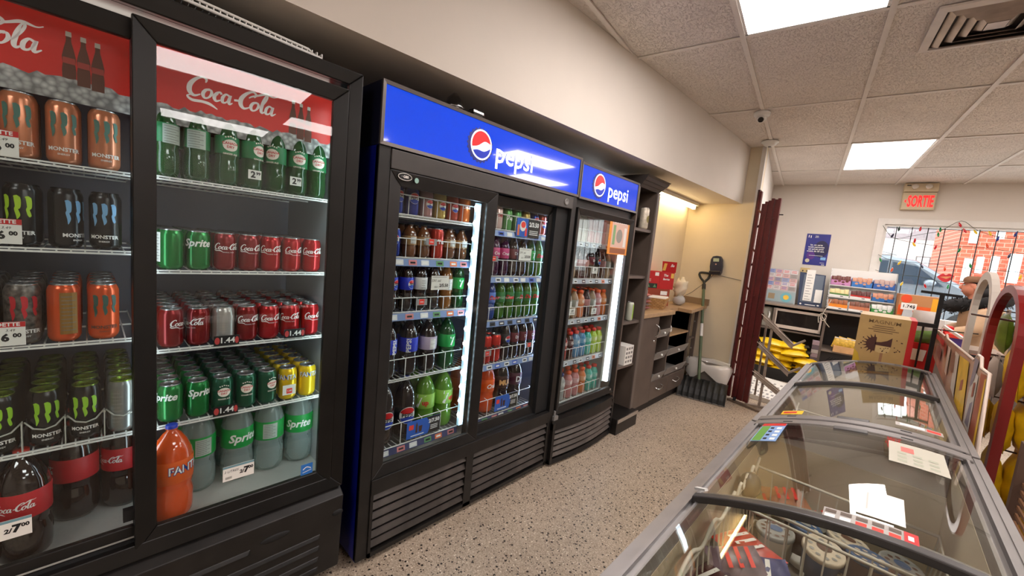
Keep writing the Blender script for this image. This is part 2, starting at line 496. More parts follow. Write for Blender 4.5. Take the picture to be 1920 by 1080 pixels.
# ------------------------------------------------------------------ suspended ceiling
UL = [-1.72 + .6225 * i for i in range(12)]            # runners
VL = [-3.45, -2.3, -1.07, .16, 1.39, 2.62, 3.85, 5.08, 6.32, 7.32]
CZ = 2.72
ce = thing('ceiling', None, None, (1.4, 2, CZ), kind='structure')
obj('light_block_slab', B(-2.6, 5.4, -3.6, 7.5, CZ + .035, CZ + .08, T=GT), mat('light_block_grey', (90, 88, 85), .9), ce)  # unseen slab added above the tiles to block light
def clip(poly, a, b):
    """keep the part of a world-space polygon that lies to the +x side of the line a-b"""
    def s(p): return (b[0] - a[0]) * (p[1] - a[1]) - (b[1] - a[1]) * (p[0] - a[0])
    out = []
    for i, p in enumerate(poly):
        q = poly[(i + 1) % len(poly)]
        sp, sq = s(p), s(q)
        if sp <= 0: out.append(p)
        if sp * sq < 0:
            t = sp / (sp - sq)
            out.append((p[0] + (q[0] - p[0]) * t, p[1] + (q[1] - p[1]) * t))
    return out
def clip_room(poly):
    cy = sum(p[1] for p in poly) / len(poly)
    if cy < 4.95: return clip(poly, (XB(-4) + .002, -4), (XB(5) + .002, 5))
    return clip(poly, (A0.x, A0.y), (A1.x, A1.y))
LIGHTS = {(2, 4), (3, 7), (5, 3), (7, 4), (9, 3), (5, 6), (7, 7), (2, 1)}
VENT = (3, 5)
m_tile = ceiling_mat()
m_tee = mat('ceiling_runner_white', (230, 223, 216), .5, noise=.04)
m_tile_b = mat('ceiling_tile_edge', (200, 190, 180), .9)
def rect(u0, u1, v0, v1): return [tuple(gw(a, b)[:2]) for a, b in ((u0, v0), (u1, v0), (u1, v1), (u0, v1))]
def slab(name, poly, z0, z1, m, par):
    if len(poly) < 3: return
    ar = abs(sum(poly[i][0] * poly[(i + 1) % len(poly)][1] - poly[(i + 1) % len(poly)][0] * poly[i][1] for i in range(len(poly)))) / 2
    if ar < .0008: return
    return obj(name, MB().prism(poly, lambda a, b, t: (a, b, t), z0, z1), m, par)
for i in range(len(UL) - 1):
    for j in range(len(VL) - 1):
        if (i, j) in LIGHTS or UL[i + 1] < -1.2: continue
        dz = random.uniform(0, .0025)
        slab('ceiling_tile', clip_room(rect(UL[i] + .004, UL[i + 1] - .004, VL[j] + .004, VL[j + 1] - .004)), CZ + .001 + dz, CZ + .015, m_tile, ce)
for j in range(1, len(VL) - 1):
    p = clip_room(rect(-1.72, 5.13, VL[j] - .012, VL[j] + .012))
    slab('ceiling_runner', p, CZ - .005, CZ, m_tee, ce)
for i in range(1, len(UL)):
    for j in range(len(VL) - 1):
        p = clip_room(rect(UL[i] - .013, UL[i] + .013, VL[j], VL[j + 1]))
        slab('ceiling_runner', p, CZ - .008, CZ - .001, m_tee, ce)
m_panel = mat('lit_diffuser', (250, 244, 240), .6, emit=(255, 246, 242), es=PANEL)
NAMES = {(2, 4): 'lit ceiling panel nearest the camera at the top of the picture', (3, 7): 'small lit ceiling panel far off in front of the exit sign',
         (5, 3): 'lit ceiling panel mirrored in the top of the left cooler glass', (7, 4): 'lit ceiling panel over the aisle right of the freezers',
         (9, 3): 'lit ceiling panel far to the right beyond the freezers', (5, 6): 'lit ceiling panel mirrored in the blue header, upper streak',
         (7, 7): 'lit ceiling panel mirrored in the blue header, lower streak', (9, 6): 'lit ceiling panel near the right wall by the window',
         (2, 1): 'lit ceiling panel behind the camera over the cooler aisle', (5, 0): 'lit ceiling panel by the rear wall', (7, 1): 'lit ceiling panel behind the camera to the right'}
for (i, j) in sorted(LIGHTS):
    u0, u1, v0, v1 = UL[i] + .014, UL[i + 1] - .014, VL[j] + .013, VL[j + 1] - .013
    t = thing('ceiling_light', NAMES[(i, j)], 'ceiling light', tuple(gw((u0 + u1) / 2, (v0 + v1) / 2, CZ - .003)), GR, 'ceiling light panels')
    mb = MB(GT)
    mb.box(u0, u0 + .012, v0, v1, CZ - .004, CZ + .02).box(u1 - .012, u1, v0, v1, CZ - .004, CZ + .02).box(u0, u1, v0, v0 + .012, CZ - .004, CZ + .02).box(u0, u1, v1 - .012, v1, CZ - .004, CZ + .02)
    obj('light_frame', mb, m_white, t)
    obj('diffuser', B(u0 + .012, u1 - .012, v0 + .012, v1 - .012, CZ, CZ + .006, T=GT), m_panel, t)
# air diffuser with nested square vanes
t = thing('air_vent', 'square louvred air vent set into the ceiling, dark inside', 'vent', tuple(gw(.535, 2.93, CZ - .02)), GR)
cu, cv, hw = .55, 2.93, .235
m_vent = mat('vent_metal', (186, 172, 160), .35, .6, noise=.2, scale=10)
obj('vent_box', B(cu - hw + .03, cu + hw - .03, cv - hw + .03, cv + hw - .03, CZ - .006, CZ - .004, T=GT), mat('vent_dark', (42, 34, 30), .8), t)  # flat dark brown plate behind the vanes
def sq_ring(r0, z0, r1, z1, th=.003):
    mb = MB(GT)
    for k in range(4):
        a = [(r0, -r0), (r0, r0), (r1, r1), (r1, -r1)]
        c, s = [(1, 0), (0, 1), (-1, 0), (0, -1)][k]
        pts = [(cu + x * c - y * s, cv + x * s + y * c) for x, y in a]
        zz = [z0, z0, z1, z1]
        mb.hexa([(p[0], p[1], z) for p, z in zip(pts, zz)], [(p[0], p[1], z + th) for p, z in zip(pts, zz)])
    return mb
obj('vent_rim', sq_ring(hw, CZ - .014, hw - .035, CZ - .02, .01), m_tee, t)
for k in range(4):
    r0 = hw - .045 - k * .042
    obj('vane', sq_ring(r0, CZ - .008, r0 - .026, CZ - .028), m_vent, t)
obj('vane_plate', B(cu - .035, cu + .035, cv - .035, cv + .035, CZ - .03, CZ - .026, T=GT), m_vent, t)
# security camera, smoke detector
t = thing('security_camera', 'small dome security camera under the ceiling near the bulkhead', 'camera', (-.94, 3.82, CZ - .09))
obj('mount', MB().lathe([(.0, 0), (.058, 0), (.062, -.006), (.058, -.028), (.044, -.04), (0, -.04)], 24, (-.94, 3.82, CZ - .008)), m_white, t)
bl = obj('camera_ball', MB().blob((-.94, 3.82, CZ - .055), (.038, .038, .036), 20, 12), m_white, t)
c0 = Vector((-.94, 3.82, CZ - .06)); dl = Vector((.12, -.9, -.42)).normalized()
obj('lens', MB().tube([c0 + dl * .028, c0 + dl * .041], .021, 16), mat('lens_black', (8, 8, 9), .1), bl)
t = thing('smoke_detector', 'round white smoke detector on the ceiling above the gate', 'smoke detector', (-1.05, 4.72, CZ - .05))
obj('housing', MB().lathe([(0, 0), (.075, 0), (.078, -.012), (.06, -.022), (.055, -.034), (.035, -.046), (0, -.048)], 24, (-1.05, 4.72, CZ - .008)), m_white, t)
obj('test_button', MB().lathe([(0, -.047), (.014, -.048), (.012, -.054), (0, -.055)], 12, (-1.05, 4.72, CZ - .008)), m_grey, t)

# ------------------------------------------------------------------ outside the window
m_snow = mat('pale_winter_ground', (214, 214, 214), .9, noise=.06, scale=2)
obj('street_ground', B(-8, 22, 7.6, 34, .15, .28, T=GT), m_snow, kind='structure')
def brick_mat():
    m = mat('far_brick', (205, 120, 92), .85)
    nt = m.node_tree; L = nt.links.new
    tc = nt.nodes.new('ShaderNodeTexCoord'); mp = nt.nodes.new('ShaderNodeMapping')
    mp.inputs['Rotation'].default_value = (R(90), 0, 0)
    bk = nt.nodes.new('ShaderNodeTexBrick')
    bk.inputs['Color1'].default_value = (*lin((176, 84, 60)), 1); bk.inputs['Color2'].default_value = (*lin((160, 70, 50)), 1)
    bk.inputs['Mortar'].default_value = (*lin((176, 130, 112)), 1); bk.inputs['Scale'].default_value = 2.2
    L(tc.outputs['Object'], mp.inputs['Vector']); L(mp.outputs['Vector'], bk.inputs['Vector'])
    L(bk.outputs['Color'], nt.nodes['Principled BSDF'].inputs['Base Color'])
    return m
t = thing('brick_building', 'orange brick building with white windows across the street', 'building', tuple(gw(6.4, 18, .28)), GR)
obj('brick_wall', B(3.38, 10, 17, 20, .28, 7.5, T=GT), brick_mat(), t)
for (u0, u1, z0, z1) in ((3.55, 3.72, 2.73, 3.5), (3.55, 3.70, 1.6, 2.29), (3.79, 3.92, 1.9, 2.36), (4.05, 4.20, 1.9, 2.4), (4.04, 4.2, 2.88, 3.6), (4.38, 4.6, 1.7, 2.5), (4.95, 5.2, 1.7, 2.5), (5.5, 5.8, 1.7, 2.5), (4.95, 5.2, 2.9, 3.7)):
    f_ = obj('building_window', B(u0, u1, 16.94, 17.02, z0, z1, T=GT), m_white, t)
    obj('pane', B(u0 + .03, u1 - .03, 16.92, 16.95, z0 + .04, z1 - .04, T=GT), mat('pale_pane', (205, 212, 220), .15), f_)
t = thing('white_house', 'overexposed white house with a grey roof far behind the parked car', 'house', tuple(gw(3.2, 26, .28)), GR)
obj('house_wall', B(1.2, 5.6, 24, 28, .28, 3.3, T=GT), mat('white_siding', (236, 236, 232), .8), t)
obj('roof', MB(GT).prism([(1.0, 3.3), (5.8, 3.3), (3.4, 4.6)], lambda a, b, s_: (a, 28.2 - s_, b), 0, 4.4), mat('grey_shingles', (150, 146, 150), .9, noise=.1), t)
for (u0, z0) in ((3.6, 2.0), (4.3, 2.0), (2.4, 2.0)):
    f_ = obj('house_window', B(u0, u0 + .45, 23.95, 24.02, z0, z0 + .6, T=GT), m_grey, t)
    obj('pane', B(u0 + .04, u0 + .41, 23.93, 23.96, z0 + .04, z0 + .56, T=GT), mat('pale_pane'), f_)
# parked car (its side faces the window)
t = thing('parked_car', 'silver blue car parked outside the window', 'car', tuple(gw(1.2, 12, .28)), GR)
m_car = mat('silver_blue_paint', (112, 120, 130), .25, .4, coat=.6)
prof = [(-2.2, .55), (-2.25, 1.15), (-2.0, 1.3), (-1.5, 1.82), (-.9, 1.98), (.6, 2.0), (1.1, 1.93), (1.85, 1.5), (2.6, 1.38), (2.85, 1.15), (2.9, .62), (2.75, .5)]
obj('body', MB(GT).prism([(a * .92 + .8, b) for a, b in prof], lambda a, b, s_: (a, 13.6 - s_, b), 0, 1.75), m_car, t, bevel=.08)
gls = mat('car_glass', (50, 60, 72), .08)
for wpoly in ([(-1.55, 1.42), (-.4, 1.42), (-.4, 1.85), (-1.05, 1.83)], [(-.32, 1.42), (.62, 1.42), (.62, 1.88), (-.32, 1.86)], [(.7, 1.42), (1.6, 1.42), (1.12, 1.8), (.7, 1.86)]):
    obj('side_window', MB(GT).prism([(a * .92 + .8, b) for a, b in wpoly], lambda a, b, s_: (a, 11.85 - s_, b), 0, .02), gls, t)
for u in (-.65, 2.7):
    wl = obj('wheel', MB(GT @ Matrix.Translation((u, 11.95, .6)) @ Matrix.Rotation(R(90), 4, 'X')).lathe([(0, -.1), (.2, -.1), (.32, -.1), (.34, -.05), (.34, .12), (.3, .14), (.2, .13), (0, .13)], 24), mat('tyre', (28, 28, 30), .8), t)
    obj('hubcap', MB(GT @ Matrix.Translation((u, 11.95, .6)) @ Matrix.Rotation(R(90), 4, 'X')).lathe([(0, .145), (.18, .145), (.19, .135)], 16), m_chrome, wl)
obj('side_mirror', MB(GT).blob((2.05, 11.78, 1.48), (.1, .08, .07)), m_car, t)
obj('roof_rail', MB(GT).tube([(-.4, 11.98, 2.02), (-.2, 11.98, 2.06), (1.3, 11.98, 2.07), (1.5, 11.98, 2.02)], .02), m_chrome, t)
# ================================================================== DRINKS (cans and bottles), one object each
m_alu = mat('aluminium_lid', (190, 190, 192), .25, .9)
m_w = mat('white_ink', (240, 238, 234), .6)
def cm(name, c=(128, 128, 128), metal=.45, rough=.22): return mat(name, c, rough, metal)
CAN_R = .0325
def can_prof(r, h): return [(r * .6, 0), (r * .78, .0), (r * .95, .009), (r, .016), (r, h - .017), (r * .93, h - .008), (r * .82, h - .002), (r * .82, h)]
def lid_prof(r, h): return [(r * .82, h - .002), (r * .845, h + .0005), (r * .82, h + .002), (r * .76, h + .001), (r * .73, h - .005), (0, h - .005)]
def lid_mesh(r, h, m):
    mb = MB().lathe(lid_prof(r, h), 20)
    mb.tube([(-.004, -.006, h - .003), (.012, -.006, h - .003), (.014, 0, h - .003), (.012, .006, h - .003), (-.004, .006, h - .003)], .0016, 4)
    return mb.mesh('lid', m)
# bottle outlines (radius, height) as fractions of the shape
def bottle_prof(r, h, waist=.93):
    n = .0135
    return [(0, .004), (r * .55, .0), (r * .82, .002), (r * .97, .016), (r, .035), (r, h * .28), (r * waist, h * .33), (r * waist, h * .36), (r * .985, h * .4), (r * .985, h * .66), (r * .9, h * .74), (r * .68, h * .83), (r * .42, h * .905), (n, h * .94), (n, h * .955), (n + .003, h * .957), (n + .003, h * .962), (n, h * .965), (n, h * .985)]
def cap_prof(h): return [(.0145, h * .955), (.0155, h * .96), (.0155, h * .995), (.0135, h), (0, h)]
PROD = {}
def defprod(key, kind, desc, cat, body, r=CAN_R, h=.122, logo=None, lid=None, cap=None, label=None, lz=(.42, .66), **kw):
    PROD[key] = dict(kind=kind, desc=desc, cat=cat, body=body, r=r, h=h, logo=logo, lid=lid, cap=cap, label=label, lz=lz, **kw)
def L_text(items):
    """items: (string, size, da, z, material, bold, sx, shear)"""
    def f(r, h):
        mats = []; mb = MB()
        for it in items:
            s, size, da, z, m = it[:5]
            bold = it[5] if len(it) > 5 else .02
            sx = it[6] if len(it) > 6 else 1.
            sh = it[7] if len(it) > 7 else 0.
            if m not in mats: mats.append(m)
            mb.cur = mats.index(m)
            mb.text(s, size, wrap(r + .0009), da, z, bold, sx, sh)
        return mb, mats
    return f
def L_coke(z=.078, w=.085, extra=True):
    def f(r, h):
        mb = MB(); script_logo(mb, wrap(r + .0009), w, 0, z * h / .122, 3)
        if extra:
            mb.text('ORIGINAL TASTE', .0045, wrap(r + .0009), 0, (z - .018) * h / .122)
        return mb, [m_w]
    return f
def L_claw(m, z=.6, hh=.06, word='MONSTER', m2=None):
    def f(r, h):
        mb = MB(); claw(mb, wrap(r + .0009), hh, 0, h * z)
        mb.cur = 1
        mb.text(word, .0135, wrap(r + .0009), 0, h * .22, .03)
        mb.text('ENERGY', .006, wrap(r + .0009), 0, h * .14, .02)
        return mb, [m, m2 or m_w]
    return f
def L_globe(z, rr, back=None, word='PEPSI', m3=None):
    def f(r, h):
        mb = MB(); fn = wrap(r + .0008); f2 = wrap(r + .0011); f3 = wrap(r + .0014); zc = h * z
        mb.cur = 0; mb.disc(fn, 0, zc, rr, rr, 20, rings=3)
        mb.cur = 1; mb.disc(f2, 0, zc + rr * .12, rr * .93, rr * .82, 12, 15, 165, 3)
        mb.cur = 2; mb.disc(f2, 0, zc - rr * .12, rr * .93, rr * .82, 12, 195, 345, 3)
        mb.cur = 3; mb.text(word, rr * .62, f3, 0, zc, .03, 1.05)
        return mb, [m_w, m_red, m3 or mat('pepsi_blue_ink', (22, 60, 170), .5), m_ink]
    return f
def L_shield(z, s=1., band=None):
    m1 = mat('crest_cream', (238, 226, 214), .6); m2 = mat('crest_red', (196, 40, 46), .6)
    def f(r, h):
        mb = MB(); fn = wrap(r + .0008); f2 = wrap(r + .0011); zc = h * z
        mb.cur = 0
        mb.disc(fn, 0, zc, .019 * s, .016 * s, 18, rings=3)
        mb.cur = 1
        mb.text('CANADA', .0095 * s, f2, 0, zc + .005 * s, .03)
        mb.text('DRY', .0095 * s, f2, 0, zc - .005 * s, .03)
        mb.cur = 0
        for k in range(-2, 3): mb.disc(fn, k * .006 * s, zc + .021 * s + .002 * (2 - abs(k)), .0022 * s, .0022 * s, 8)
        mb.text('GINGER ALE', .0065 * s, fn, 0, zc - .024 * s, .02)
        return mb, [m1, m2]
    return f
def L_panel(z, a, b, m, lines=5, word=None, da=0.):
    """white facts panel with rows of tiny print"""
    def f(r, h):
        mb = MB(); fn = wrap(r + .0008, da); f2 = wrap(r + .0011, da); zc = h * z
        n = 6
        mb.add([fn(-a / 2 + a * i / n, zc + sgn * b / 2) for i in range(n + 1) for sgn in (-1, 1)], [(2 * i, 2 * i + 2, 2 * i + 3, 2 * i + 1) for i in range(n)])
        mb.cur = 1
        for k in range(lines):
            zz = zc + b * (.4 - .8 * k / max(1, lines - 1)); ww = a * (.8 if k % 2 else .6)
            mb.add([f2(-a * .42 + ww * i / 4, zz + q) for i in range(5) for q in (-.0008, .0008)], [(2 * i, 2 * i + 2, 2 * i + 3, 2 * i + 1) for i in range(4)])
        return mb, [m, m_grey]
    return f
MESHC = {}
def prod_meshes(key):
    if key in MESHC: return MESHC[key]
    p = PROD[key]; r, h = p['r'], p['h']; out = {}
    if p['kind'] == 'can':
        out['body'] = MB().lathe(can_prof(r, h), 20).mesh('can_body', p['body'])
        out['parts'] = [('lid', lid_mesh(r, h, p['lid'] or m_alu), True)]
    elif p['kind'] == 'bottle':
        out['body'] = MB().lathe(bottle_prof(r, h), 20).mesh('bottle_body', p['body'])
        out['parts'] = [('cap', MB().lathe(cap_prof(h), 14).mesh('cap', p['cap'] or m_w), True)]
        if p['label']:
            a, b = p['lz']
            out['parts'].append(('label_band', MB().lathe([(r * .985 + .0003, h * a), (r * .985 + .0009, h * a + .001), (r * .985 + .0009, h * b - .001), (r * .985 + .0003, h * b)], 20).mesh('label_band', p['label']), True))
    elif p['kind'] == 'sport':       # wide-mouthed sports drink bottle
        pr = [(0, .004), (r * .8, 0), (r, .012), (r, h * .3), (r * .93, h * .36), (r * .93, h * .42), (r, h * .48), (r, h * .68), (r * .85, h * .76), (r * .58, h * .84), (.019, h * .87), (.019, h * .89)]
        out['body'] = MB().lathe(pr, 18).mesh('bottle_body', p['body'])
        out['parts'] = [('cap', MB().lathe([(.02, h * .875), (.0215, h * .88), (.0215, h * .97), (.018, h * .985), (.010, h * .99), (.009, h), (0, h)], 14).mesh('cap', p['cap']), True)]
        if p['label']:
            out['parts'].append(('label_band', MB().lathe([(r + .0003, h * .5), (r + .0009, h * .51), (r + .0009, h * .67), (r + .0003, h * .68)], 18).mesh('label_band', p['label']), True))
    elif p['kind'] == 'carton':
        a, b = r, r * .9
        out['body'] = MB().box(-b, b, -a, a, 0, h * .8).prism([(-b, h * .8), (b, h * .8), (0, h * .97)], lambda q, z, t: (q, t, z), -a, a).mesh('carton_body', p['body'])
        out['parts'] = [('top_seam', MB().box(-.002, .002, -a, a, h * .95, h).mesh('top_seam', m_white), True)]
    if p['logo']:
        rr = r if p['kind'] in ('can', 'sport') else r * .985 + .0009
        mb, ms = p['logo'](rr, h)
        out['parts'].append(('logo', mb.mesh('logo', ms), False))
    MESHC[key] = out
    return out
ORD = ['front', 'second', 'third', 'fourth', 'fifth', 'sixth', 'seventh', 'eighth', 'ninth']
WORD = ['one', 'two', 'three', 'four', 'five', 'six', 'seven', 'eight', 'nine']
NUM = ['first', 'second', 'third', 'fourth', 'fifth', 'sixth', 'seventh', 'eighth', 'ninth']
def put(key, loc, rotz, front, label, group):
    p = PROD[key]; ms = prod_meshes(key)
    o = bpy.data.objects.new('drink_' + {'can': 'can', 'bottle': 'bottle', 'sport': 'bottle', 'carton': 'carton'}[p['kind']], ms['body'])
    COL.objects.link(o)
    o.location = loc; o.rotation_euler = (0, 0, rotz)
    _props(o, label, p['cat'], group, None)
    for nm, me, always in ms['parts']:
        if always or front:
            c = bpy.data.objects.new(nm, me); COL.objects.link(c); c.parent = o
    return o
def stock(where, shelf, z, x0, cols, rows, dx=None, jitter=.25, stag=0.):
    """cols: list of (y, product key or list front to back, turn in degrees)"""
    for ci, c in enumerate(cols):
        y, keys, turn = c[0], c[1], c[2]
        n = c[3] if len(c) > 3 else rows
        for k in range(n):
            key = keys[min(k, len(keys) - 1)] if isinstance(keys, (list, tuple)) else keys
            p = PROD[key]
            step = dx or (2 * p['r'] + .0025)
            x = x0 - p['r'] - k * step
            jy = random.uniform(-.0008, .0008)
            rz = R(turn) if k == 0 else R(random.uniform(-60, 60))
            lab = f"{p['desc']}, row {WORD[k]} column {WORD[ci]}, {shelf} shelf, {where}"
            put(key, (x, y + jy, z), rz, k == 0, lab, f"drinks on the {shelf} shelf, {where}")

r2 = .033
defprod('cola', 'can', 'red cola can', 'can', cm('can_red', (170, 10, 20)), logo=L_coke())
defprod('cola_shaded', 'can', 'red cola can in shaded colour', 'can', cm('can_red_shaded', (128, 10, 16)), logo=L_coke())  # same red can, colour darkened for its distance from the light strip
defprod('cola_back', 'can', 'silver-grey can', 'can', cm('can_silver_back', (176, 170, 165), .5), logo=L_panel(.5, .05, .07, cm('can_silver_back'), 8))
defprod('lime', 'can', 'green lemon-lime can', 'can', cm('can_green', (14, 118, 50)), logo=L_text([('Sprite', .032, 0, .085, m_w, .03, 1., .25)]))
defprod('lime_back', 'can', 'green lemon-lime can', 'can', cm('can_green'), logo=L_panel(.55, .022, .09, m_w, 9, da=-.75))
defprod('ginger', 'can', 'dark green ginger ale can', 'can', cm('can_dark_green', (26, 84, 58)), logo=L_shield(.6))
defprod('yellow', 'can', 'yellow soda can', 'can', cm('can_yellow', (236, 196, 24)), logo=L_text([('FANTA', .026, 0, .088, mat('fanta_blue', (24, 54, 130), .5), .05, .9), ('FANTA', .026, 0, .0885, m_w, .01, .9)]))
BIG = .157
defprod('mon_green', 'can', 'tall black green-clawed energy can', 'can', cm('can_black', (10, 10, 11), .15), h=BIG, logo=L_claw(mat('claw_green', (150, 206, 40), .5)), lid=cm('lid_green', (126, 150, 50), .8))
defprod('mon_silver_side', 'can', 'tall grey-silver energy drink can', 'can', cm('can_grey', (140, 142, 138), .6), h=BIG, logo=L_panel(.5, .03, .11, cm('can_grey'), 9), lid=cm('lid_green'))
defprod('mon_blue', 'can', 'tall black blue-clawed energy can', 'can', cm('can_black'), h=BIG, logo=L_claw(mat('claw_blue', (120, 172, 214), .5)), lid=cm('lid_black', (40, 40, 42), .8))
defprod('mon_black', 'can', 'tall plain black energy drink can', 'can', cm('can_black'), h=BIG, logo=L_claw(mat('claw_lime', (170, 210, 40), .5)), lid=cm('lid_black'))
defprod('mon_peach', 'can', 'tall peach-orange energy drink can', 'can', cm('can_peach', (206, 128, 92), .4), h=BIG, logo=L_claw(mat('claw_teal', (78, 120, 108), .5)))
defprod('mon_orange', 'can', 'tall orange dark-clawed energy can', 'can', cm('can_orange', (216, 84, 34), .4), h=BIG, logo=L_claw(mat('claw_darkteal', (40, 84, 74), .5), m2=mat('brown_ink', (84, 40, 20), .6)))
defprod('mon_orange_side', 'can', 'tall orange side-turned energy can', 'can', cm('can_orange'), h=BIG, logo=L_panel(.5, .036, .115, mat('panel_gold', (150, 110, 50), .4, .4), 10, da=.45))
defprod('mon_camo', 'can', 'tall mottled grey red-clawed can', 'can', mat('can_camo', (96, 88, 82), .35, .4, noise=.75, scale=90), h=BIG, logo=L_claw(mat('claw_red', (190, 30, 44), .5)))
# 2-litre and smaller bottles
cola_liq = drink_mat('cola_liquid', (26, 8, 6), .04)
grn_clear = drink_mat('green_bottle', (18, 92, 36), .45)
clear_b = drink_mat('clear_soda', (216, 228, 224), .72)
lime_liq = drink_mat('lime_bottle', (104, 156, 44), .35)
org_liq = drink_mat('orange_soda', (226, 84, 20), .15)
m_lab_red = mat('label_red', (186, 22, 34), .45); m_lab_green = mat('label_green', (14, 150, 62), .45); m_lab_blue = mat('label_blue', (30, 50, 190), .45)
m_lab_orange = mat('label_orange', (224, 92, 22), .45); m_lab_white = mat('label_white', (226, 224, 220), .5); m_lab_lime = mat('label_lime', (140, 186, 70), .45)
m_lab_black = mat('label_black', (24, 24, 28), .45); m_lab_pink = mat('label_pink', (196, 70, 120), .45)
m_cap_blue = mat('cap_blue', (30, 60, 190), .4); m_cap_green = mat('cap_green', (20, 130, 60), .4); m_cap_red = mat('cap_red', (206, 44, 34), .4); m_cap_black = mat('cap_black', (24, 24, 26), .4); m_cap_orange = mat('cap_orange', (230, 92, 40), .4)
def _coke2(r, h):
    mb = MB(); script_logo(mb, wrap(r + .0009), .085, -.015, h * .545, 3)
    return mb, [m_w]
defprod('cola2', 'bottle', 'large red-labelled cola bottle', 'bottle', cola_liq, .054, .31, logo=_coke2, cap=m_cap_red, label=m_lab_red)
defprod('lime2', 'bottle', 'large clear green-labelled bottle', 'bottle', clear_b, .053, .31, logo=L_text([('Sprite', .042, 0, .31 * .54, m_w, .03, 1., .25)]), cap=m_cap_green, label=m_lab_green)
defprod('lime2_back', 'bottle', 'large clear bottle showing facts panel', 'bottle', clear_b, .053, .31, logo=L_panel(.54, .05, .06, mat('label_grey', (176, 186, 176), .5), 8), cap=m_cap_green, label=m_lab_green)
defprod('orange2', 'bottle', 'large orange soda bottle', 'bottle', org_liq, .056, .31, logo=L_text([('FANTA', .036, .02, .31 * .56, mat('fanta_blue'), .06, .85), ('FANTA', .036, .02, .31 * .562, m_w, .015, .85)]), cap=m_cap_blue, label=m_lab_orange)
defprod('ginger1', 'bottle', 'green ginger ale bottle', 'bottle', grn_clear, .034, .235, logo=L_shield(.54, 1.15), cap=m_cap_green, label=mat('label_dkgreen', (30, 120, 70), .45))
defprod('ginger1_back', 'bottle', 'green bottle showing facts panel', 'bottle', grn_clear, .034, .235, logo=L_panel(.53, .05, .055, mat('label_grey'), 7), cap=m_cap_green, label=mat('label_dkgreen'))
# blue-header cooler
defprod('p_can', 'can', 'blue cola can with round emblem', 'can', cm('can_blue', (22, 44, 130)), logo=L_globe(.62, .024))
defprod('grey_can', 'can', 'pink-grey juice can', 'can', cm('can_pinkgrey', (176, 130, 128)), logo=L_globe(.5, .02, word='C'))
defprod('red_can', 'can', 'rust red soda can', 'can', cm('can_rust', (176, 66, 48)), logo=L_globe(.5, .02, word='C'))
defprod('gold_can', 'can', 'straw yellow soda can', 'can', cm('can_straw', (190, 160, 84)), logo=L_globe(.5, .02, word='C'))
defprod('orange_can', 'can', 'orange soda can', 'can', cm('can_orange2', (224, 110, 44)), logo=L_text([('CRUSH', .018, 0, .075, m_w, .03)]))
defprod('white_can', 'can', 'white and pink soda can', 'can', cm('can_whitepink', (216, 186, 180)), logo=L_text([('DIET', .02, 0, .075, m_red, .03)]))
defprod('green_can', 'can', 'light green soda can', 'can', cm('can_lightgreen', (96, 160, 90)), logo=L_text([('7up', .03, 0, .07, m_w, .03)]))
defprod('energy_red', 'can', 'tall red energy can', 'can', cm('can_energyred', (206, 52, 40)), h=BIG, logo=L_text([('ROCK', .03, 0, .085, m_ink, .06, .9, .3)]))
defprod('p_half', 'bottle', 'small blue-labelled cola bottle', 'bottle', cola_liq, r2, .235, logo=L_globe(.53, .02), cap=m_cap_blue, label=m_lab_blue)
defprod('p_zero', 'bottle', 'small black-labelled cola bottle', 'bottle', cola_liq, r2, .235, logo=L_globe(.53, .02), cap=m_cap_black, label=m_lab_black)
defprod('p_diet', 'bottle', 'small white-labelled cola bottle', 'bottle', cola_liq, r2, .235, logo=L_panel(.53, .03, .04, m_lab_white, 4), cap=m_w, label=m_lab_white)
defprod('amber_half', 'bottle', 'small amber iced tea bottle', 'bottle', drink_mat('amber', (150, 92, 30), .25), r2, .225, logo=L_panel(.53, .03, .05, m_lab_white, 5), cap=m_w, label=mat('label_silver', (196, 190, 176), .4))
defprod('g7_half', 'bottle', 'small green lemon-lime bottle', 'bottle', grn_clear, r2, .235, logo=L_text([('7', .05, 0, .235 * .53, m_w, .03)]), cap=m_cap_green, label=m_lab_green)
defprod('pink_half', 'bottle', 'small soda bottle with pink label', 'bottle', drink_mat('grape', (70, 20, 60), .2), r2, .235, logo=L_text([('Crush', .022, 0, .235 * .53, m_w, .02, 1., .2)]), cap=m_cap_black, label=m_lab_pink)
defprod('dr_half', 'bottle', 'small maroon-labelled soda bottle', 'bottle', cola_liq, r2, .235, logo=L_text([('Dr', .024, 0, .235 * .55, m_w, .02)]), cap=m_cap_red, label=mat('label_maroon', (96, 24, 34), .45))
defprod('dew_blue', 'bottle', 'small blue soda bottle', 'bottle', drink_mat('bluedrink', (40, 70, 150), .3), r2, .235, logo=L_text([('Dew', .03, 0, .235 * .53, m_red, .05, 1., .3)]), cap=m_cap_blue, label=mat('label_skyblue', (90, 120, 196), .45))
defprod('dew_green', 'bottle', 'small green citrus soda bottle', 'bottle', drink_mat('dewgreen', (66, 118, 34), .35), r2, .235, logo=L_text([('Dew', .03, 0, .235 * .53, m_red, .05, 1., .3)]), cap=m_cap_green, label=mat('label_dewgreen', (40, 110, 50), .45))
defprod('juice', 'bottle', 'short brown juice bottle', 'bottle', drink_mat('brownjuice', (120, 72, 40), .25), .034, .15, logo=L_panel(.52, .03, .03, m_lab_white, 3), cap=m_cap_black, label=mat('label_tan', (170, 130, 84), .5), lz=(.38, .64))
defprod('juice_red', 'can', 'red iced tea can', 'can', cm('can_icedtea', (186, 60, 48)), h=.14, logo=L_text([('Tea', .028, 0, .08, m_w, .03)]))
defprod('p_2', 'bottle', 'large round-emblem cola bottle', 'bottle', cola_liq, .053, .305, logo=L_globe(.4, .042), cap=m_cap_blue, label=m_lab_black, lz=(.27, .53))
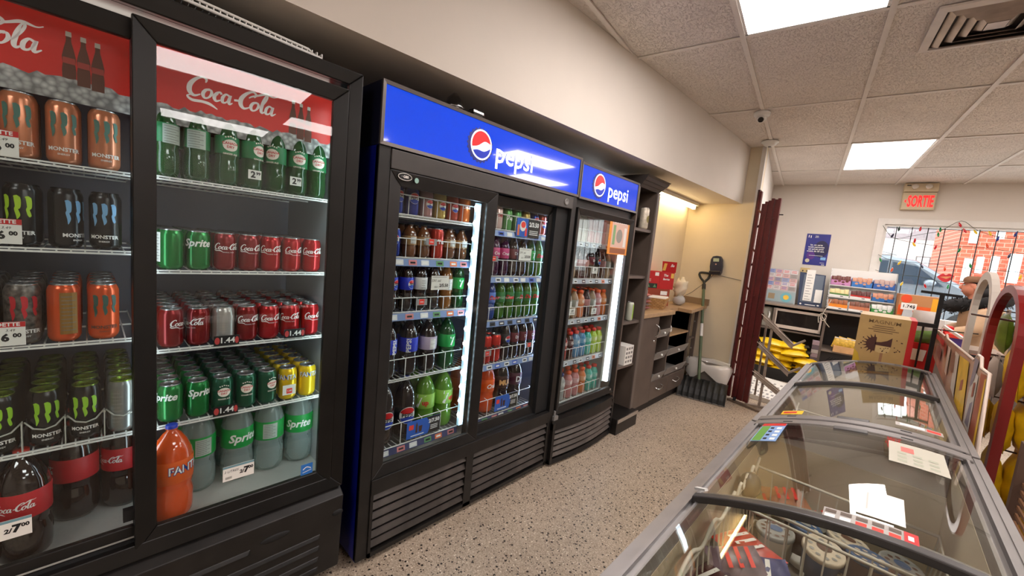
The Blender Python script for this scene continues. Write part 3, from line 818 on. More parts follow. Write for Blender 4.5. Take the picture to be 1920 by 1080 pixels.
defprod('p_15', 'bottle', 'medium blue-labelled cola bottle', 'bottle', cola_liq, .045, .275, logo=lambda r, h: _vert(r, h, 'pepsi'), cap=m_cap_blue, label=m_lab_blue)
defprod('p_15b', 'bottle', 'medium pale-labelled cola bottle', 'bottle', cola_liq, .045, .265, logo=L_panel(.53, .03, .05, m_lab_white, 3), cap=m_w, label=mat('label_lilac', (186, 170, 190), .45))
defprod('g7_15', 'bottle', 'medium green lemon-lime bottle', 'bottle', grn_clear, .045, .265, logo=L_text([('7', .06, 0, .265 * .53, m_w, .03)]), cap=m_cap_green, label=m_lab_green)
defprod('g7_2', 'bottle', 'large lime green lemon-lime bottle', 'bottle', lime_liq, .053, .305, logo=L_text([('7', .085, -.012, .305 * .53, m_w, .04, 1., .15), ('up', .034, .016, .305 * .52, m_red, .04)]), cap=m_cap_green, label=m_lab_lime)
defprod('crush_2', 'bottle', 'large orange soda bottle', 'bottle', org_liq, .053, .305, logo=L_text([('Crush', .034, 0, .305 * .53, m_w, .03, 1., .3)]), cap=m_cap_orange, label=m_lab_orange)
defprod('mug_2', 'bottle', 'large brown-labelled root beer bottle', 'bottle', cola_liq, .053, .305, logo=L_text([('MUG', .042, 0, .305 * .53, mat('gold_ink', (222, 170, 110), .5), .05)]), cap=m_cap_black, label=mat('label_brown', (60, 30, 20), .45))
defprod('dr_2', 'bottle', 'large plum-labelled soda bottle', 'bottle', cola_liq, .053, .305, logo=L_text([('Dr', .05, 0, .305 * .53, m_w, .02)]), cap=m_cap_red, label=mat('label_plum', (74, 24, 44), .45))
def _vert(r, h, s):
    mb = MB(); mb.text(s.upper(), .03, wrap(r + .0009), .01, h * .53, .03, rot=R(90))
    return mb, [m_w]
# narrow cooler
for k, c, cap, d in (('g_red', (170, 40, 34), m_cap_red, 'red sports drink bottle'), ('g_orange', (222, 120, 50), m_cap_orange, 'orange sports drink bottle'), ('g_blue', (60, 140, 190), m_cap_red, 'blue sports drink bottle'), ('g_teal', (60, 190, 170), m_cap_red, 'teal sports drink bottle'), ('g_lime', (190, 220, 60), m_cap_red, 'lime yellow sports drink bottle'), ('g_clear', (190, 190, 186), mat('cap_navy', (30, 50, 110), .4), 'navy-capped clear sports bottle'), ('g_pink', (214, 140, 140), m_cap_orange, 'pink sports drink bottle'), ('g_dark', (60, 30, 30), m_cap_red, 'dark red-capped sports bottle')):
    defprod(k, 'sport', d, 'bottle', drink_mat('liq_' + k, c, .25), .034, .2, cap=cap, label=mat('lab_' + k, tuple(int(x * .6 + 70) for x in c), .45), logo=L_text([('G', .035, 0, .118, m_w, .04)]))
defprod('tea_dark', 'bottle', 'dark iced tea bottle', 'bottle', drink_mat('darktea', (70, 40, 34), .2), .033, .2, logo=L_panel(.52, .03, .04, mat('label_rose', (176, 120, 116), .5), 4), cap=m_cap_black, label=mat('label_rose'))
defprod('juice_clear', 'bottle', 'pale juice bottle with orange cap', 'bottle', drink_mat('palejuice', (180, 150, 120), .3), .033, .2, logo=L_panel(.52, .03, .04, m_lab_white, 4), cap=m_cap_orange, label=mat('label_grey2', (150, 150, 140), .5))
defprod('milk', 'carton', 'white and pink milk carton', 'carton', mat('carton_pink', (226, 188, 184), .6, noise=.1), .035, .2)
defprod('milk_w', 'carton', 'white milk carton', 'carton', mat('carton_white', (214, 208, 196), .6, noise=.1), .035, .19)
# ================================================================== COOLERS
pane = glass_mat('cooler_glass', (246, 250, 250), .75, 1.45)
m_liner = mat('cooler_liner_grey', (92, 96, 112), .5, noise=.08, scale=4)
m_liner_w = mat('cooler_liner_lit', (176, 184, 190), .45, noise=.05, scale=4)  # right inner wall only: strip light put into a paler liner colour
m_deck = mat('cooler_deck_grey', (176, 174, 168), .5, noise=.1, scale=8)
m_blue_side = mat('blue_side_panel', (10, 22, 120), .3)
def led_mat(name, c, s): return mat(name, (255, 255, 255), .5, emit=c, es=s)
def wire_shelf(par, y0, y1, z, xf, xb, m=m_wire, step=.026, lip=.012):
    mb = MB()
    mb.box(xf - .004, xf, y0, y1, z - lip, z - lip + .005).box(xf - .005, xf, y0, y1, z - .004, z)
    n = int((y1 - y0) / step)
    for i in range(n + 1):
        y = y0 + (y1 - y0) * i / n
        mb.box(xb, xf - .002, y - .0016, y + .0016, z - .004, z - .001)
        mb.box(xf - .004, xf - .001, y - .0016, y + .0016, z - lip, z)
    for x in (xb, (xf + xb) / 2): mb.box(x, x + .005, y0, y1, z - .009, z - .004)
    return obj('shelf', mb, m, par)
def guard(shelf, y0, y1, z0, z1, x, n):
    mb = MB().tube([(x, y0, z1), (x, y1, z1)], .0022, 5).tube([(x, y0, z0), (x, y1, z0)], .0022, 5)
    for i in range(n + 1):
        y = y0 + (y1 - y0) * i / n
        mb.tube([(x - .03, y, z1), (x, y, z1 - .004), (x, y, z0)], .0018, 5)
    obj('wire_guard', mb, m_wire, shelf)
m_rail = mat('pale_blue_price_rail', (128, 150, 196), .3)
TICK = [mat('ticket_white', (226, 226, 226), .6), mat('ticket_pink', (214, 130, 130), .6), mat('ticket_green', (96, 150, 96), .6), mat('ticket_blue', (70, 96, 190), .6), mat('ticket_orange', (226, 120, 70), .6), mat('ticket_dark', (60, 60, 66), .6)]
def price_rail(shelf, y0, y1, z, x, n, h=.028, cols=(0, 1, 0, 2, 4, 1), m=None):
    obj('price_rail', MB().hexa([(x - .006, y0, z - h), (x, y0, z - h), (x, y1, z - h), (x - .006, y1, z - h)], [(x - .012, y0, z), (x - .006, y0, z), (x - .006, y1, z), (x - .012, y1, z)]), m or m_rail, shelf)
    for i in range(n):
        y = y0 + (y1 - y0) * (i + .5) / n + random.uniform(-.01, .01); k = TICK[cols[i % len(cols)]]
        q = lambda a, b: (x - .006 * (b - (z - h)) / h + .0012, a, b)
        mb = MB().add([q(y - .021, z - h * .85), q(y + .021, z - h * .85), q(y + .021, z - h * .12), q(y - .021, z - h * .12)], [(0, 1, 2, 3)])
        mb.cur = 1
        q2 = lambda a, b: (x - .006 * (b - (z - h)) / h + .0018, a, b)
        mb.add([q2(y - .013, z - h * .62), q2(y + .013, z - h * .62), q2(y + .013, z - h * .36), q2(y - .013, z - h * .36)], [(0, 1, 2, 3)])
        obj('price_ticket', mb, [k, m_ink if i % 2 else m_w], shelf)
def slats(par, y0, y1, z0, z1, n, x, depth, m, tilt=.65):
    st = (z1 - z0) / n
    W_ = y1 - y0
    mb = MB().hexa([(-.012, 0, st * .40), (0, 0, st * .44), (0, W_, st * .44), (-.012, W_, st * .40)], [(-.024, 0, st * .9), (-.014, 0, st * .96), (-.014, W_, st * .96), (-.024, W_, st * .9)])
    me = mb.mesh('slat', m)
    base = WM[par.name].translation
    for i in range(n):
        part('slat', me, par, (x - base.x, y0 - base.y, z0 + i * st - base.z))
def leds(par, name, x, y, z0, z1, m, n=0, mb_=None, w=.008):
    o = obj(name, B(x - .004, x + .004, y - w, y + w, z0, z1), m, par)
    return o
def card(name, label, fn, a0, a1, b0, b1, draw, mats, par=None, th=.0012, ax=(1, 0, 0), back=None, cat='price tag', group=None):
    """a thin printed card; fn(a, b, t) gives the point t in front of its face"""
    mb = MB().prism([(a0, b0), (a1, b0), (a1, b1), (a0, b1)], lambda a, b, t: fn(a, b, t), -th, 0)
    r_ = obj(name, mb, back or m_paper, par, label, cat if par is None else None, group)
    pr = MB(); draw(pr, lambda a, b: fn(a, b, .0005), lambda a, b: fn(a, b, .001))
    obj('print', pr, mats, r_)
    return r_
def rectp(mb, fn, a0, a1, b0, b1): mb.add([fn(a0, b0), fn(a1, b0), fn(a1, b1), fn(a0, b1)], [(0, 1, 2, 3)])

# ------------------------------------------------------------------ the red-logo cooler on the left
XF = -1.49
ck = thing('drink_cooler', 'tall black two-door cooler with red script signs, leftmost', 'cooler', (-1.8, .11, 0))
YL, YR = -.48, .70
obj('cabinet', MB().box(-2.14, XF - .03, YL, YL + .03, .04, 2.0).box(-2.14, XF - .03, YR - .03, YR, .04, 2.0).box(-2.14, XF - .03, YL, YR, 1.955, 2.0).box(-2.14, -2.11, YL, YR, .04, 2.0).box(-2.14, XF - .03, YL + .03, YR - .03, .04, .42), m_black, ck)
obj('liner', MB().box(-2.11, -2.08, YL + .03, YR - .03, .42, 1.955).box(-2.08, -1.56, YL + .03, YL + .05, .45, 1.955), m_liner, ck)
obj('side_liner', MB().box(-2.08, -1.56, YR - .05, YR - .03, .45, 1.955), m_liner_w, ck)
obj('deck', B(-2.08, XF - .05, YL + .05, YR - .05, .42, .455), m_deck, ck)
mb = MB()
# outer frame: mitred black profile with a raised lip
for (a, b) in (((YR, 2.0), (YR, .405)), ((YL, .405), (YL, 2.0)), ((YL, 2.0), (YR, 2.0))):
    pass
def ringframe(mb, y0, y1, z0, z1, w, x0, x1, wb=None, slope=.012):
    """picture-frame with four mitred sides, front face sloping in"""
    o = [(y0, z0), (y1, z0), (y1, z1), (y0, z1)]
    wb = wb or w
    i_ = [(y0 + w, z0 + wb), (y1 - w, z0 + wb), (y1 - w, z1 - w), (y0 + w, z1 - w)]
    for k in range(4):
        a, b, c, d_ = o[k], o[(k + 1) % 4], i_[(k + 1) % 4], i_[k]
        mb.hexa([(x0, *a), (x0, *b), (x0, *c), (x0, *d_)], [(x1, *a), (x1, *b), (x1 - slope, *c), (x1 - slope, *d_)])
    return mb
obj('outer_frame', ringframe(MB(), YL, YR, .405, 2.0, .045, XF - .03, XF + .004), m_black, ck, bevel=.003)
dR = obj('door', ringframe(MB(), .085, .655, .425, 1.935, .05, XF - .035, XF - .004, .06), m_black, ck, bevel=.003)
obj('glass', B(XF - .022, XF - .018, .13, .61, .47, 1.89), pane, dR)
dL = obj('door', ringframe(MB(), -.436, .135, .425, 1.935, .05, XF - .075, XF - .045, .06), m_black, ck, bevel=.003)
obj('glass', B(XF - .062, XF - .058, -.39, .095, .47, 1.89), pane, dL)
obj('door_latch', B(XF - .05, XF - .03, .062, .085, .52, .555), m_dark, dL)
obj('door_track', B(XF - .05, XF - .03, -.436, .09, .425, .447), m_dark, ck)
obj('light_strip', B(XF - .055, XF - .047, .632, .65, .52, 1.88), led_mat('led_cold', (214, 238, 238), 13), ck)
obj('light_strip', B(XF - .095, XF - .085, .108, .125, .52, 1.7), led_mat('led_dim', (214, 230, 238), 8), ck)
# lower grille panel with ledge, slots and finger pulls
mb = MB().hexa([(XF - .03, YL, .05), (XF + .004, YL, .05), (XF + .004, YR, .05), (XF - .03, YR, .05)], [(XF - .03, YL, .405), (XF + .022, YL, .372), (XF + .022, YR, .372), (XF - .03, YR, .405)])
gp = obj('grille_panel', mb, m_black2, ck, bevel=.004)
def slot(par, y0, y1, z):
    k = lambda zz: XF + .004 + (zz - .05) / .322 * .018
    b_ = []
    for yy, zz, p_ in ((y0, z - .011, -.002), (y1, z - .011, -.002), (y1, z + .011, -.002), (y0, z + .011, -.002)): b_.append((k(zz) + p_, yy, zz))
    t_ = [(k(z) + .009, y0 + .012, z - .004), (k(z) + .009, y1 - .012, z - .004), (k(z) + .002, y1 - .006, z + .009), (k(z) + .002, y0 + .006, z + .009)]
    obj('raised_slot', MB().hexa(b_, t_), m_black2, par, bevel=.003)
for i, z in enumerate((.225, .175, .125, .08)):
    slot(gp, .10 if i == 0 else -.02, .62, z)
slot(gp, -.35, .38, .288)
slot(gp, -.35, .05, .24)
obj('finger_pull', MB().blob((XF + .018, .455, .305), (.006, .05, .014), 16, 8), m_dark, gp)
obj('finger_pull', MB().blob((XF + .018, .68, .3), (.006, .022, .014), 16, 8), m_dark, gp)
obj('foot', B(-2.1, -1.56, YL + .02, YR - .02, 0, .05), m_dark, ck)
# printed red signs inside the top
def ice_mat():
    m = mat('printed_ice', (190, 188, 186), .6)
    nt = m.node_tree; tc = nt.nodes.new('ShaderNodeTexCoord'); v = nt.nodes.new('ShaderNodeTexVoronoi'); v.inputs['Scale'].default_value = 70
    r = nt.nodes.new('ShaderNodeValToRGB')
    r.color_ramp.elements[0].color = (*lin((214, 212, 210)), 1); r.color_ramp.elements[1].color = (*lin((120, 118, 118)), 1)
    r.color_ramp.elements[1].position = .75
    nt.links.new(tc.outputs['Object'], v.inputs['Vector']); nt.links.new(v.outputs['Distance'], r.inputs['Fac']); nt.links.new(r.outputs['Color'], nt.nodes['Principled BSDF'].inputs['Base Color'])
    return m
m_signred = mat('sign_red', (196, 30, 22), .45, emit=(196, 26, 18), es=.12)
XS = -1.615
for nm, y0, y1, tx, bx, tw in (('R', .115, .645, .335, .535, .255), ('L', -.425, .105, -.19, .0, .255)):
    sg = obj('sign', B(XS - .01, XS, y0, y1, 1.745, 1.95), m_signred, ck)
    ice = MB(); n = 40; rs = random.Random(3)
    top = [(y0 + (y1 - y0) * i / n, 1.752 + rs.uniform(-.006, .008)) for i in range(n + 1)]
    ice.add([(XS + .001, y, zz) for y, z in top for zz in (1.70, z)], [(2 * i, 2 * i + 2, 2 * i + 3, 2 * i + 1) for i in range(n)])
    obj('sign_ice', ice, ice_mat(), sg)
    lt = MB(); script_logo(lt, fx(XS + .0016), tw, tx, 1.825, 6)
    obj('sign_script', lt, mat('sign_white', (236, 226, 222), .5, emit=(236, 226, 222), es=.1), sg)
    for k in (-1, 0, 1):
        mb = MB(); cy = bx + k * .026; zb = 1.745 - .004 * k; f = fx(XS + .0012 + .0004 * k)
        out = [(.012, 0), (.0125, .03), (.011, .045), (.0125, .06), (.0095, .078), (.0048, .1), (.0045, .112)]
        mb.flat([(cy + a, zb + b) for a, b in out] + [(cy - a, zb + b) for a, b in out[::-1]], f)
        mb.cur = 1; mb.flat([(cy - .0055, zb + .112), (cy + .0055, zb + .112), (cy + .005, zb + .124), (cy - .005, zb + .124)], f)
        f = fx(XS + .002 + .0004 * k)
        mb.cur = 2; mb.flat([(cy - .011, zb + .045), (cy + .011, zb + .045), (cy + .011, zb + .06), (cy - .011, zb + .06)], f)
        obj('sign_bottle', mb, [mat('sign_brown', (94, 44, 26), .5), mat('sign_silver', (206, 196, 186), .5), mat('sign_label', (170, 60, 50), .5)], sg)
obj('sign_light', B(XS + .004, XS + .022, YL + .08, YR - .08, 1.94, 1.952), led_mat('sign_led', (255, 240, 225), 4), ck)
SR = [1.543, 1.262, 1.012, .764]; SL = [1.538, 1.315, 1.058, .766]
for z in SR: wire_shelf(ck, .12, .645, z, -1.598, -2.06)
for i, z in enumerate(SL):
    s_ = wire_shelf(ck, -.42, .10, z, -1.598, -2.06)
    if i == 3:
        for k in range(6):
            y = .068 - .077 * k
            obj('can_tray', MB().tube([(-1.62, y - .036, z + .075), (-1.602, y - .02, z + .06), (-1.597, y, z + .055), (-1.602, y + .02, z + .06), (-1.62, y + .036, z + .075)], .0022, 5).box(-1.62, -1.6, y + .036, y + .0385, z, z + .08), mat('clear_tray', (190, 190, 180), .3), s_)
WR, WL = 'left cooler right door', 'left cooler left door'
stock(WR, 'top', SR[0] + .001, -1.603, [(.165, 'ginger1_back', 25), (.242, 'ginger1_back', -10), (.32, 'ginger1', 5), (.392, 'ginger1', 30), (.465, 'ginger1', -35), (.536, 'ginger1', -5), (.605, 'ginger1', -8)], 2, .075)
stock(WR, 'second', SR[1] + .001, -1.603, [(.180, 'lime_back', -30), (.247, 'lime', -8), (.318, 'cola_shaded', 8), (.387, 'cola_shaded', 15), (.456, 'cola', -4), (.526, 'cola', 18), (.597, 'cola', -6)], 6)
stock(WR, 'third', SR[2] + .001, -1.603, [(.180, 'cola_shaded', 60), (.249, 'cola_shaded', -50), (.318, 'cola_back', 0), (.387, 'cola_shaded', 8), (.457, 'cola', 12), (.528, 'cola', -16), (.600, 'cola', 22)], 6)
stock(WR, 'fourth', SR[3] + .001, -1.603, [(.180, 'lime', -38), (.249, 'lime', 14), (.319, 'ginger', 0), (.388, 'ginger', -4), (.457, 'ginger', 22), (.528, 'yellow', -22), (.599, 'yellow', -2)], 6)
stock(WR, 'bottom', .456, -1.535, [(.178, 'orange2', 14)], 1)
stock(WR, 'floor', .456, -1.665, [(.265, 'lime2_back', 10), (.385, 'lime2', 14), (.493, 'lime2_back', -10), (.605, 'lime2', -18)], 2, .112)
stock(WL, 'top', SL[0] + .001, -1.603, [(-.34, 'mon_peach', 4), (-.265, 'mon_peach', -6), (-.19, 'mon_peach', 0), (-.113, 'mon_peach', -5), (-.038, 'mon_peach', 0), (.037, 'mon_peach', 5)], 2)
stock(WL, 'second', SL[1] + .001, -1.603, [(-.34, 'mon_black', 4), (-.265, 'mon_black', -6), (-.19, 'mon_black', 10), (-.113, 'mon_black', -14), (-.038, 'mon_blue', 42), (.037, 'mon_blue', -8)], 2)
stock(WL, 'third', SL[2] + .001, -1.603, [(-.34, 'mon_camo', 4), (-.265, 'mon_camo', -6), (-.19, 'mon_camo', 0), (-.118, 'mon_camo', 6), (-.045, 'mon_orange_side', -8), (.03, 'mon_orange', 2)], 5)
stock(WL, 'fourth', SL[3] + .001, -1.603, [(-.317, 'mon_green', 4), (-.24, 'mon_green', -6), (-.163, 'mon_green', 0), (-.086, 'mon_green', 8), (-.009, 'mon_green', -4), (.066, 'mon_silver_side', -20)], 6)
stock(WL, 'bottom', .456, -1.575, [(-.13, 'cola2', 2), (-.25, 'cola2', 0)], 1)
stock(WL, 'floor', .456, -1.72, [(-.035, 'cola2', -80), (.075, 'cola2', -30)], 2, .115)
# price tags in the left cooler
def tag_price(txt, sup=None):
    def d(mb, f1, f2): pass
    return d
def xcard(name, label, x, a0, a1, b0, b1, draw, mats, tilt=0., back=None, group=None, cat='price tag', par=None):
    fn = lambda a, b, t: (x + t, a, b + tilt * (a - a0))
    return card(name, label, fn, a0, a1, b0, b1, draw, mats, back=back, group=group, cat=cat, par=par)
def d299(mb, f1, f2):
    a0, b0 = mb.o
    mb.text('2', .026, f1, a0 - .006, b0, .04); mb.text('99', .012, f1, a0 + .009, b0 + .005, .04)
for k, (a, b) in enumerate(((.372, 1.575), (.5, 1.576))):
    def dd(mb, f1, f2, a=a, b=b):
        mb.text('2', .028, f1, a + .014, b + .014, .04); mb.text('99', .013, f1, a + .029, b + .019, .04)
    xcard('price_tag', ('left', 'right')[k] + ' of the two white 2.99 tags before the green bottles', -1.5925, a, a + .038, b, b + .03, dd, [m_ink], group='white 2.99 tags')
m_tagblk = mat('black_tag', (20, 18, 18), .4)
def d144(a, b, w_):
    def dd(mb, f1, f2):
        mb.text('1.44', .026, f1, a + w_ * .52, b + .018, .02); mb.cur = 1
        mb.disc(f1, a + w_ * .13, b + .018, w_ * .1, .012); mb.disc(f1, a + w_ * .9, b + .018, w_ * .08, .012)
    return dd
for a, b, lab in ((.285, 1.0, 'black 1.44 price strip under the silver-grey can, third shelf'), (.498, 1.004, 'black 1.44 price strip near the right end of the third shelf'), (.286, .752, 'black 1.44 price strip below the first ginger ale can')):
    xcard('price_tag', lab, -1.5925, a, a + .072, b + .008, b + .042, d144(a, b + .007, .072), [m_w, mat('tag_pink', (190, 60, 60), .5)], back=m_tagblk, group='black 1.44 price strips')
def dyt(mb, f1, f2):
    rectp(mb, f1, .513, .533, .795, .815); mb.cur = 1; mb.text('1.49', .009, f2, .523, .805, .03)
xcard('price_tag', 'clear tag with small red price on the left yellow can', -1.5925, .5, .545, .79, .828, dyt, [m_redtag, m_w])
def d27(a, b, w_, h_):
    def dd(mb, f1, f2):
        mb.text('2/', .016, f1, a + w_ * .6, b + h_ * .42, .05, shear=.1); mb.text('7', .028, f1, a + w_ * .74, b + h_ * .47, .06); mb.text('00', .014, f1, a + w_ * .89, b + h_ * .58, .05)
        mb.text('2 LITRES', .011, f1, a + w_ * .27, b + h_ * .62, .005, shear=.2); mb.text('||||||||', .009, f1, a + w_ * .18, b + h_ * .22, .01)
        mb.cur = 1; rectp(mb, f1, a, a + w_, b + h_ * .86, b + h_)
    return dd
tl = mat('tag_teal', (110, 150, 160), .6)
xcard('price_tag', 'white handwritten 2 LITRES 2/7.00 tag below the clear bottles', XF - .017, .30, .39, .56, .612, d27(.30, .56, .09, .052), [m_ink, tl])
xcard('price_tag', 'white handwritten 2/7.00 tag at the bottom left picture corner', XF - .057, -.21, -.11, .56, .612, d27(-.21, .56, .1, .052), [m_ink, tl])
def d600(a, b, w_, h_):
    def dd(mb, f1, f2):
        mb.text('2/', .016, f1, a + w_ * .35, b + h_ * .3, .03); mb.text('6', .026, f1, a + w_ * .62, b + h_ * .33, .05); mb.text('00', .014, f1, a + w_ * .84, b + h_ * .42, .05)
        mb.text('3.49', .009, f1, a + w_ * .72, b + h_ * .64, .0, shear=.2)
        mb.cur = 1; rectp(mb, f1, a, a + w_, b + h_ * .78, b + h_); mb.cur = 2; mb.text('VEDETTE', .013, f2, a + w_ * .6, b + h_ * .89, .03)
    return dd
for z, nm in ((1.535, 'top'), (1.322, 'second'), (1.062, 'third')):
    xcard('price_tag', f'red-topped 6.00 price tag on the {nm} left shelf', -1.5925, -.2, -.112, z, z + .062, d600(-.2, z, .088, .062), [m_ink, m_red, m_w], group='red-topped 6.00 tags')
def dstar(mb, f1, f2):
    mb.ribbon([(.553, .512, .003), (.566, .52, .003), (.582, .512, .003)], f1); mb.ribbon([(.552, .5, .002), (.584, .506, .002)], f1)
xcard('energy_sticker', 'small blue energy sticker in the lower right glass corner', XF - .017, .546, .588, .49, .532, dstar, [m_w], back=mat('sticker_blue', (40, 110, 190), .5), cat='sticker')
# spare wire shelf lying on the cooler
mb = MB().tube([(-1.52, .1, 2.03), (-1.52, .56, 2.012), (-1.56, .585, 2.006)], .005, 6).tube([(-1.52, .1, 2.045), (-1.52, .52, 2.026), (-1.55, .57, 2.012)], .004, 6)
for i in range(30):
    y = .1 + .016 * i
    mb.bar((-1.52, y, 2.045 - .042 * (y - .1)), (-1.72, y, 2.03), .003)
    mb.bar((-1.52, y, 2.028 - .036 * (y - .1)), (-1.52, y, 2.045 - .042 * (y - .1)), .003)
mb.tube([(-1.72, .1, 2.03), (-1.72, .57, 2.006)], .005, 6)
obj('spare_shelf', mb, m_wire, None, 'white wire shelf lying on top of the left cooler', 'wire shelf')

# ------------------------------------------------------------------ the blue-header two-door cooler
XP = -1.461
pc = thing('drink_cooler', 'wide black sliding-door cooler under the long blue lit header', 'cooler', (-1.8, 1.43, 0))
def cooler_body(par, y0, y1, ztop, side, liner):
    xf = XP - .03
    obj('cabinet', MB().box(-2.14, xf, y0 + .004, y0 + .03, .03, ztop).box(-2.14, xf, y1 - .03, y1 - .004, .03, ztop).box(-2.14, xf, y0 + .03, y1 - .03, ztop - .05, ztop).box(-2.14, -2.11, y0 + .03, y1 - .03, .03, ztop).box(-2.14, xf - .06, y0 + .03, y1 - .03, .03, .318), m_black, par)
    obj('side_panel', MB().box(-2.13, XP - .012, y0, y0 + .0045, .03, ztop), side, par)
    obj('liner', MB().box(-2.11, -2.09, y0 + .03, y1 - .03, .32, ztop - .05).box(-2.09, XP - .1, y0 + .03, y0 + .045, .34, ztop - .05).box(-2.09, XP - .1, y1 - .045, y1 - .03, .34, ztop - .05), liner, par)
    obj('deck', B(-2.09, XP - .05, y0 + .03, y1 - .03, .32, .36), m_deck, par)
cooler_body(pc, .765, 2.09, 1.77, m_blue_side, mat('liner_blue_grey', (150, 156, 180), .5))
hdr_grey = mat('header_frame_grey', (92, 84, 80), .4, .3)
def header_mat():
    return mat('lit_blue_header', (6, 30, 150), .08, emit=(0, 74, 222), es=.9, coat=1.)
def globe_sign(par, cy, cz, r, x):
    """round bottle-cap emblem: crimped rim, white disc, red and blue waves"""
    rim = MB(); n = 22; pts = []
    for k in range(n * 2):
        a = math.pi * k / n; q = r * (1.22 if k % 2 == 0 else 1.1)
        pts.append((cy - r * .1 + q * math.cos(a), cz - r * .06 + q * math.sin(a)))
    rim.prism(pts, lambda a, b, t: (x + t, a, b), 0, .0012)
    e = obj('emblem_rim', rim, mat('emblem_navy', (20, 34, 110), .35, emit=(16, 30, 120), es=.35), par)
    mb = MB(); mb.disc(fx(x + .002), cy, cz, r, r * 1.04, 32)
    mb.cur = 1
    up = [(cy + r * .88 * math.cos(R(a)), cz + r * .92 * math.sin(R(a))) for a in range(12, 200, 8)]
    low = catmull([(cy - r * .84, cz - r * .26), (cy - r * .3, cz - r * .1), (cy + r * .3, cz + r * .28), (cy + r * .86, cz + r * .19)], 5)
    mb.flat(up + low, fx(x + .0026))
    mb.cur = 2
    dn = [(cy + r * .88 * math.cos(R(a)), cz + r * .92 * math.sin(R(a))) for a in range(212, 352, 8)]
    hi = catmull([(cy + r * .85, cz - r * .1), (cy + r * .3, cz - r * .4), (cy - r * .3, cz - r * .38), (cy - r * .76, cz - r * .5)], 5)
    mb.flat(dn + hi, fx(x + .0026))
    obj('emblem_disc', mb, [mat('emblem_white', (238, 240, 248), .3, emit=(238, 240, 250), es=.75), mat('emblem_red', (214, 26, 32), .3, emit=(220, 24, 28), es=.6), mat('emblem_blue', (14, 44, 160), .3, emit=(14, 40, 170), es=.6)], par)
def header(par, y0, y1, z0, z1, gy, gz, gr, ty, tz, ts):
    x = XP
    obj('header_box', B(x - .25, x - .006, y0, y1, z0, z1), mat('header_side', (16, 18, 40), .4), par)
    obj('header_frame', ringframe(MB(), y0, y1, z0, z1, .014, x - .006, x + .006, slope=.002), hdr_grey, par)
    hp = obj('header_panel', B(x - .006, x - .001, y0 + .013, y1 - .013, z0 + .013, z1 - .013), header_mat(), par)
    globe_sign(hp, gy, gz, gr, x - .0005)
    mb = MB().text('pepsi', ts, fx(x + .001), ty, tz, .012, 1.02)
    obj('header_lettering', mb, mat('lit_white_letters', (240, 244, 255), .3, emit=(240, 244, 255), es=.95), hp)
header(pc, .762, 2.092, 1.77, 2.006, 1.268, 1.887, .066, 1.505, 1.873, .136)
# frame
obj('frame_stile', B(XP - .03, XP - .004, .765, .815, .03, 1.77), m_black2, pc, bevel=.002)
obj('frame_stile', B(XP - .03, XP - .004, 2.045, 2.09, .03, 1.77), m_black2, pc, bevel=.002)
ft = obj('top_rail', B(XP - .03, XP + .002, .815, 2.045, 1.69, 1.765), mat('grey_top_rail', (62, 58, 56), .4, noise=.1), pc, bevel=.003)
obj('lock', MB(Matrix.Translation((XP + .003, 1.975, 1.725)) @ Matrix.Rotation(R(90), 4, 'Y')).lathe([(.02, -.002), (.02, .003), (.014, .004), (.012, .002), (0, .002)], 18), m_grey, ft)
obj('inner_jamb', MB().box(XP - .09, XP - .03, 1.93, 2.045, .385, 1.69).box(XP - .09, XP - .03, .815, 2.045, .325, .392), m_dark, pc)
dA = obj('door', ringframe(MB(), .815, 1.412, .388, 1.688, .058, XP - .03, XP - .002, .052), m_black2, pc, bevel=.003)
obj('glass', B(XP - .018, XP - .014, .865, 1.36, .43, 1.64), pane, dA)
dB = obj('door', ringframe(MB(), 1.362, 1.96, .392, 1.688, .055, XP - .075, XP - .05, .05), m_black2, pc, bevel=.003)
obj('glass', B(XP - .064, XP - .06, 1.41, 1.915, .435, 1.64), pane, dB)
bd = obj('badge', MB().disc(fx(XP + .0005), .88, 1.668, .032, .014, 24), m_dark, dA)
mb = MB(); mb.tube([(XP + .001, .88 + .031 * math.cos(R(a)), 1.668 + .0135 * math.sin(R(a))) for a in range(0, 360, 15)], .0014, 5, True)
mb.text('\u00b7 G80', .014, fx(XP + .0015), .88, 1.668, .04)
obj('badge_print', mb, m_w, bd)
obj('round_sticker', MB().disc(fx(XP + .0005), .935, 1.663, .01, .011, 16), mat('sticker_teal', (150, 190, 180), .4), dA)
# grille
obj('bottom_rail', B(XP - .03, XP + .004, .815, 2.045, .318, .388), m_black2, pc, bevel=.003)
obj('grille_back', B(XP - .075, XP - .065, .815, 2.045, .03, .318), m_dark, pc)
gr = obj('grille', MB().box(XP - .03, XP + .002, .815, .828, .03, .318).box(XP - .03, XP + .002, 1.348, 1.398, .03, .318).box(XP - .03, XP + .002, 2.03, 2.045, .03, .318).box(XP - .03, XP + .002, .815, 2.045, .03, .05), m_black2, pc)
m_slat = mat('scuffed_slat', (66, 60, 56), .38, .3, noise=.35, scale=12)
slats(gr, .828, 1.348, .052, .318, 6, XP, .032, m_slat)
slats(gr, 1.398, 2.03, .052, .318, 6, XP, .032, m_slat)
obj('foot', B(-2.1, XP - .06, .79, 2.07, 0, .03), m_dark, pc)
lcol = (196, 230, 255)
s1 = obj('light_strip', B(-1.52, -1.505, 1.312, 1.34, .48, 1.625), led_mat('strip_white', (120, 190, 226), .75), pc)
bm_ = MB().blob((0, 0, 0), (.0055, .0055, .0085), 8, 6).mesh('led_bead', led_mat('led_bead', (214, 240, 255), 60))
pb = WM[pc.name].translation
for i in range(30):
    part('led_bead', bm_, s1, (-1.5035 - pb.x, 1.322 - pb.y, .5 + i * .038))
    if i % 2: part('led_bead', bm_, s1, (-1.512 - pb.x, 1.309 - pb.y, .5 + i * .038))
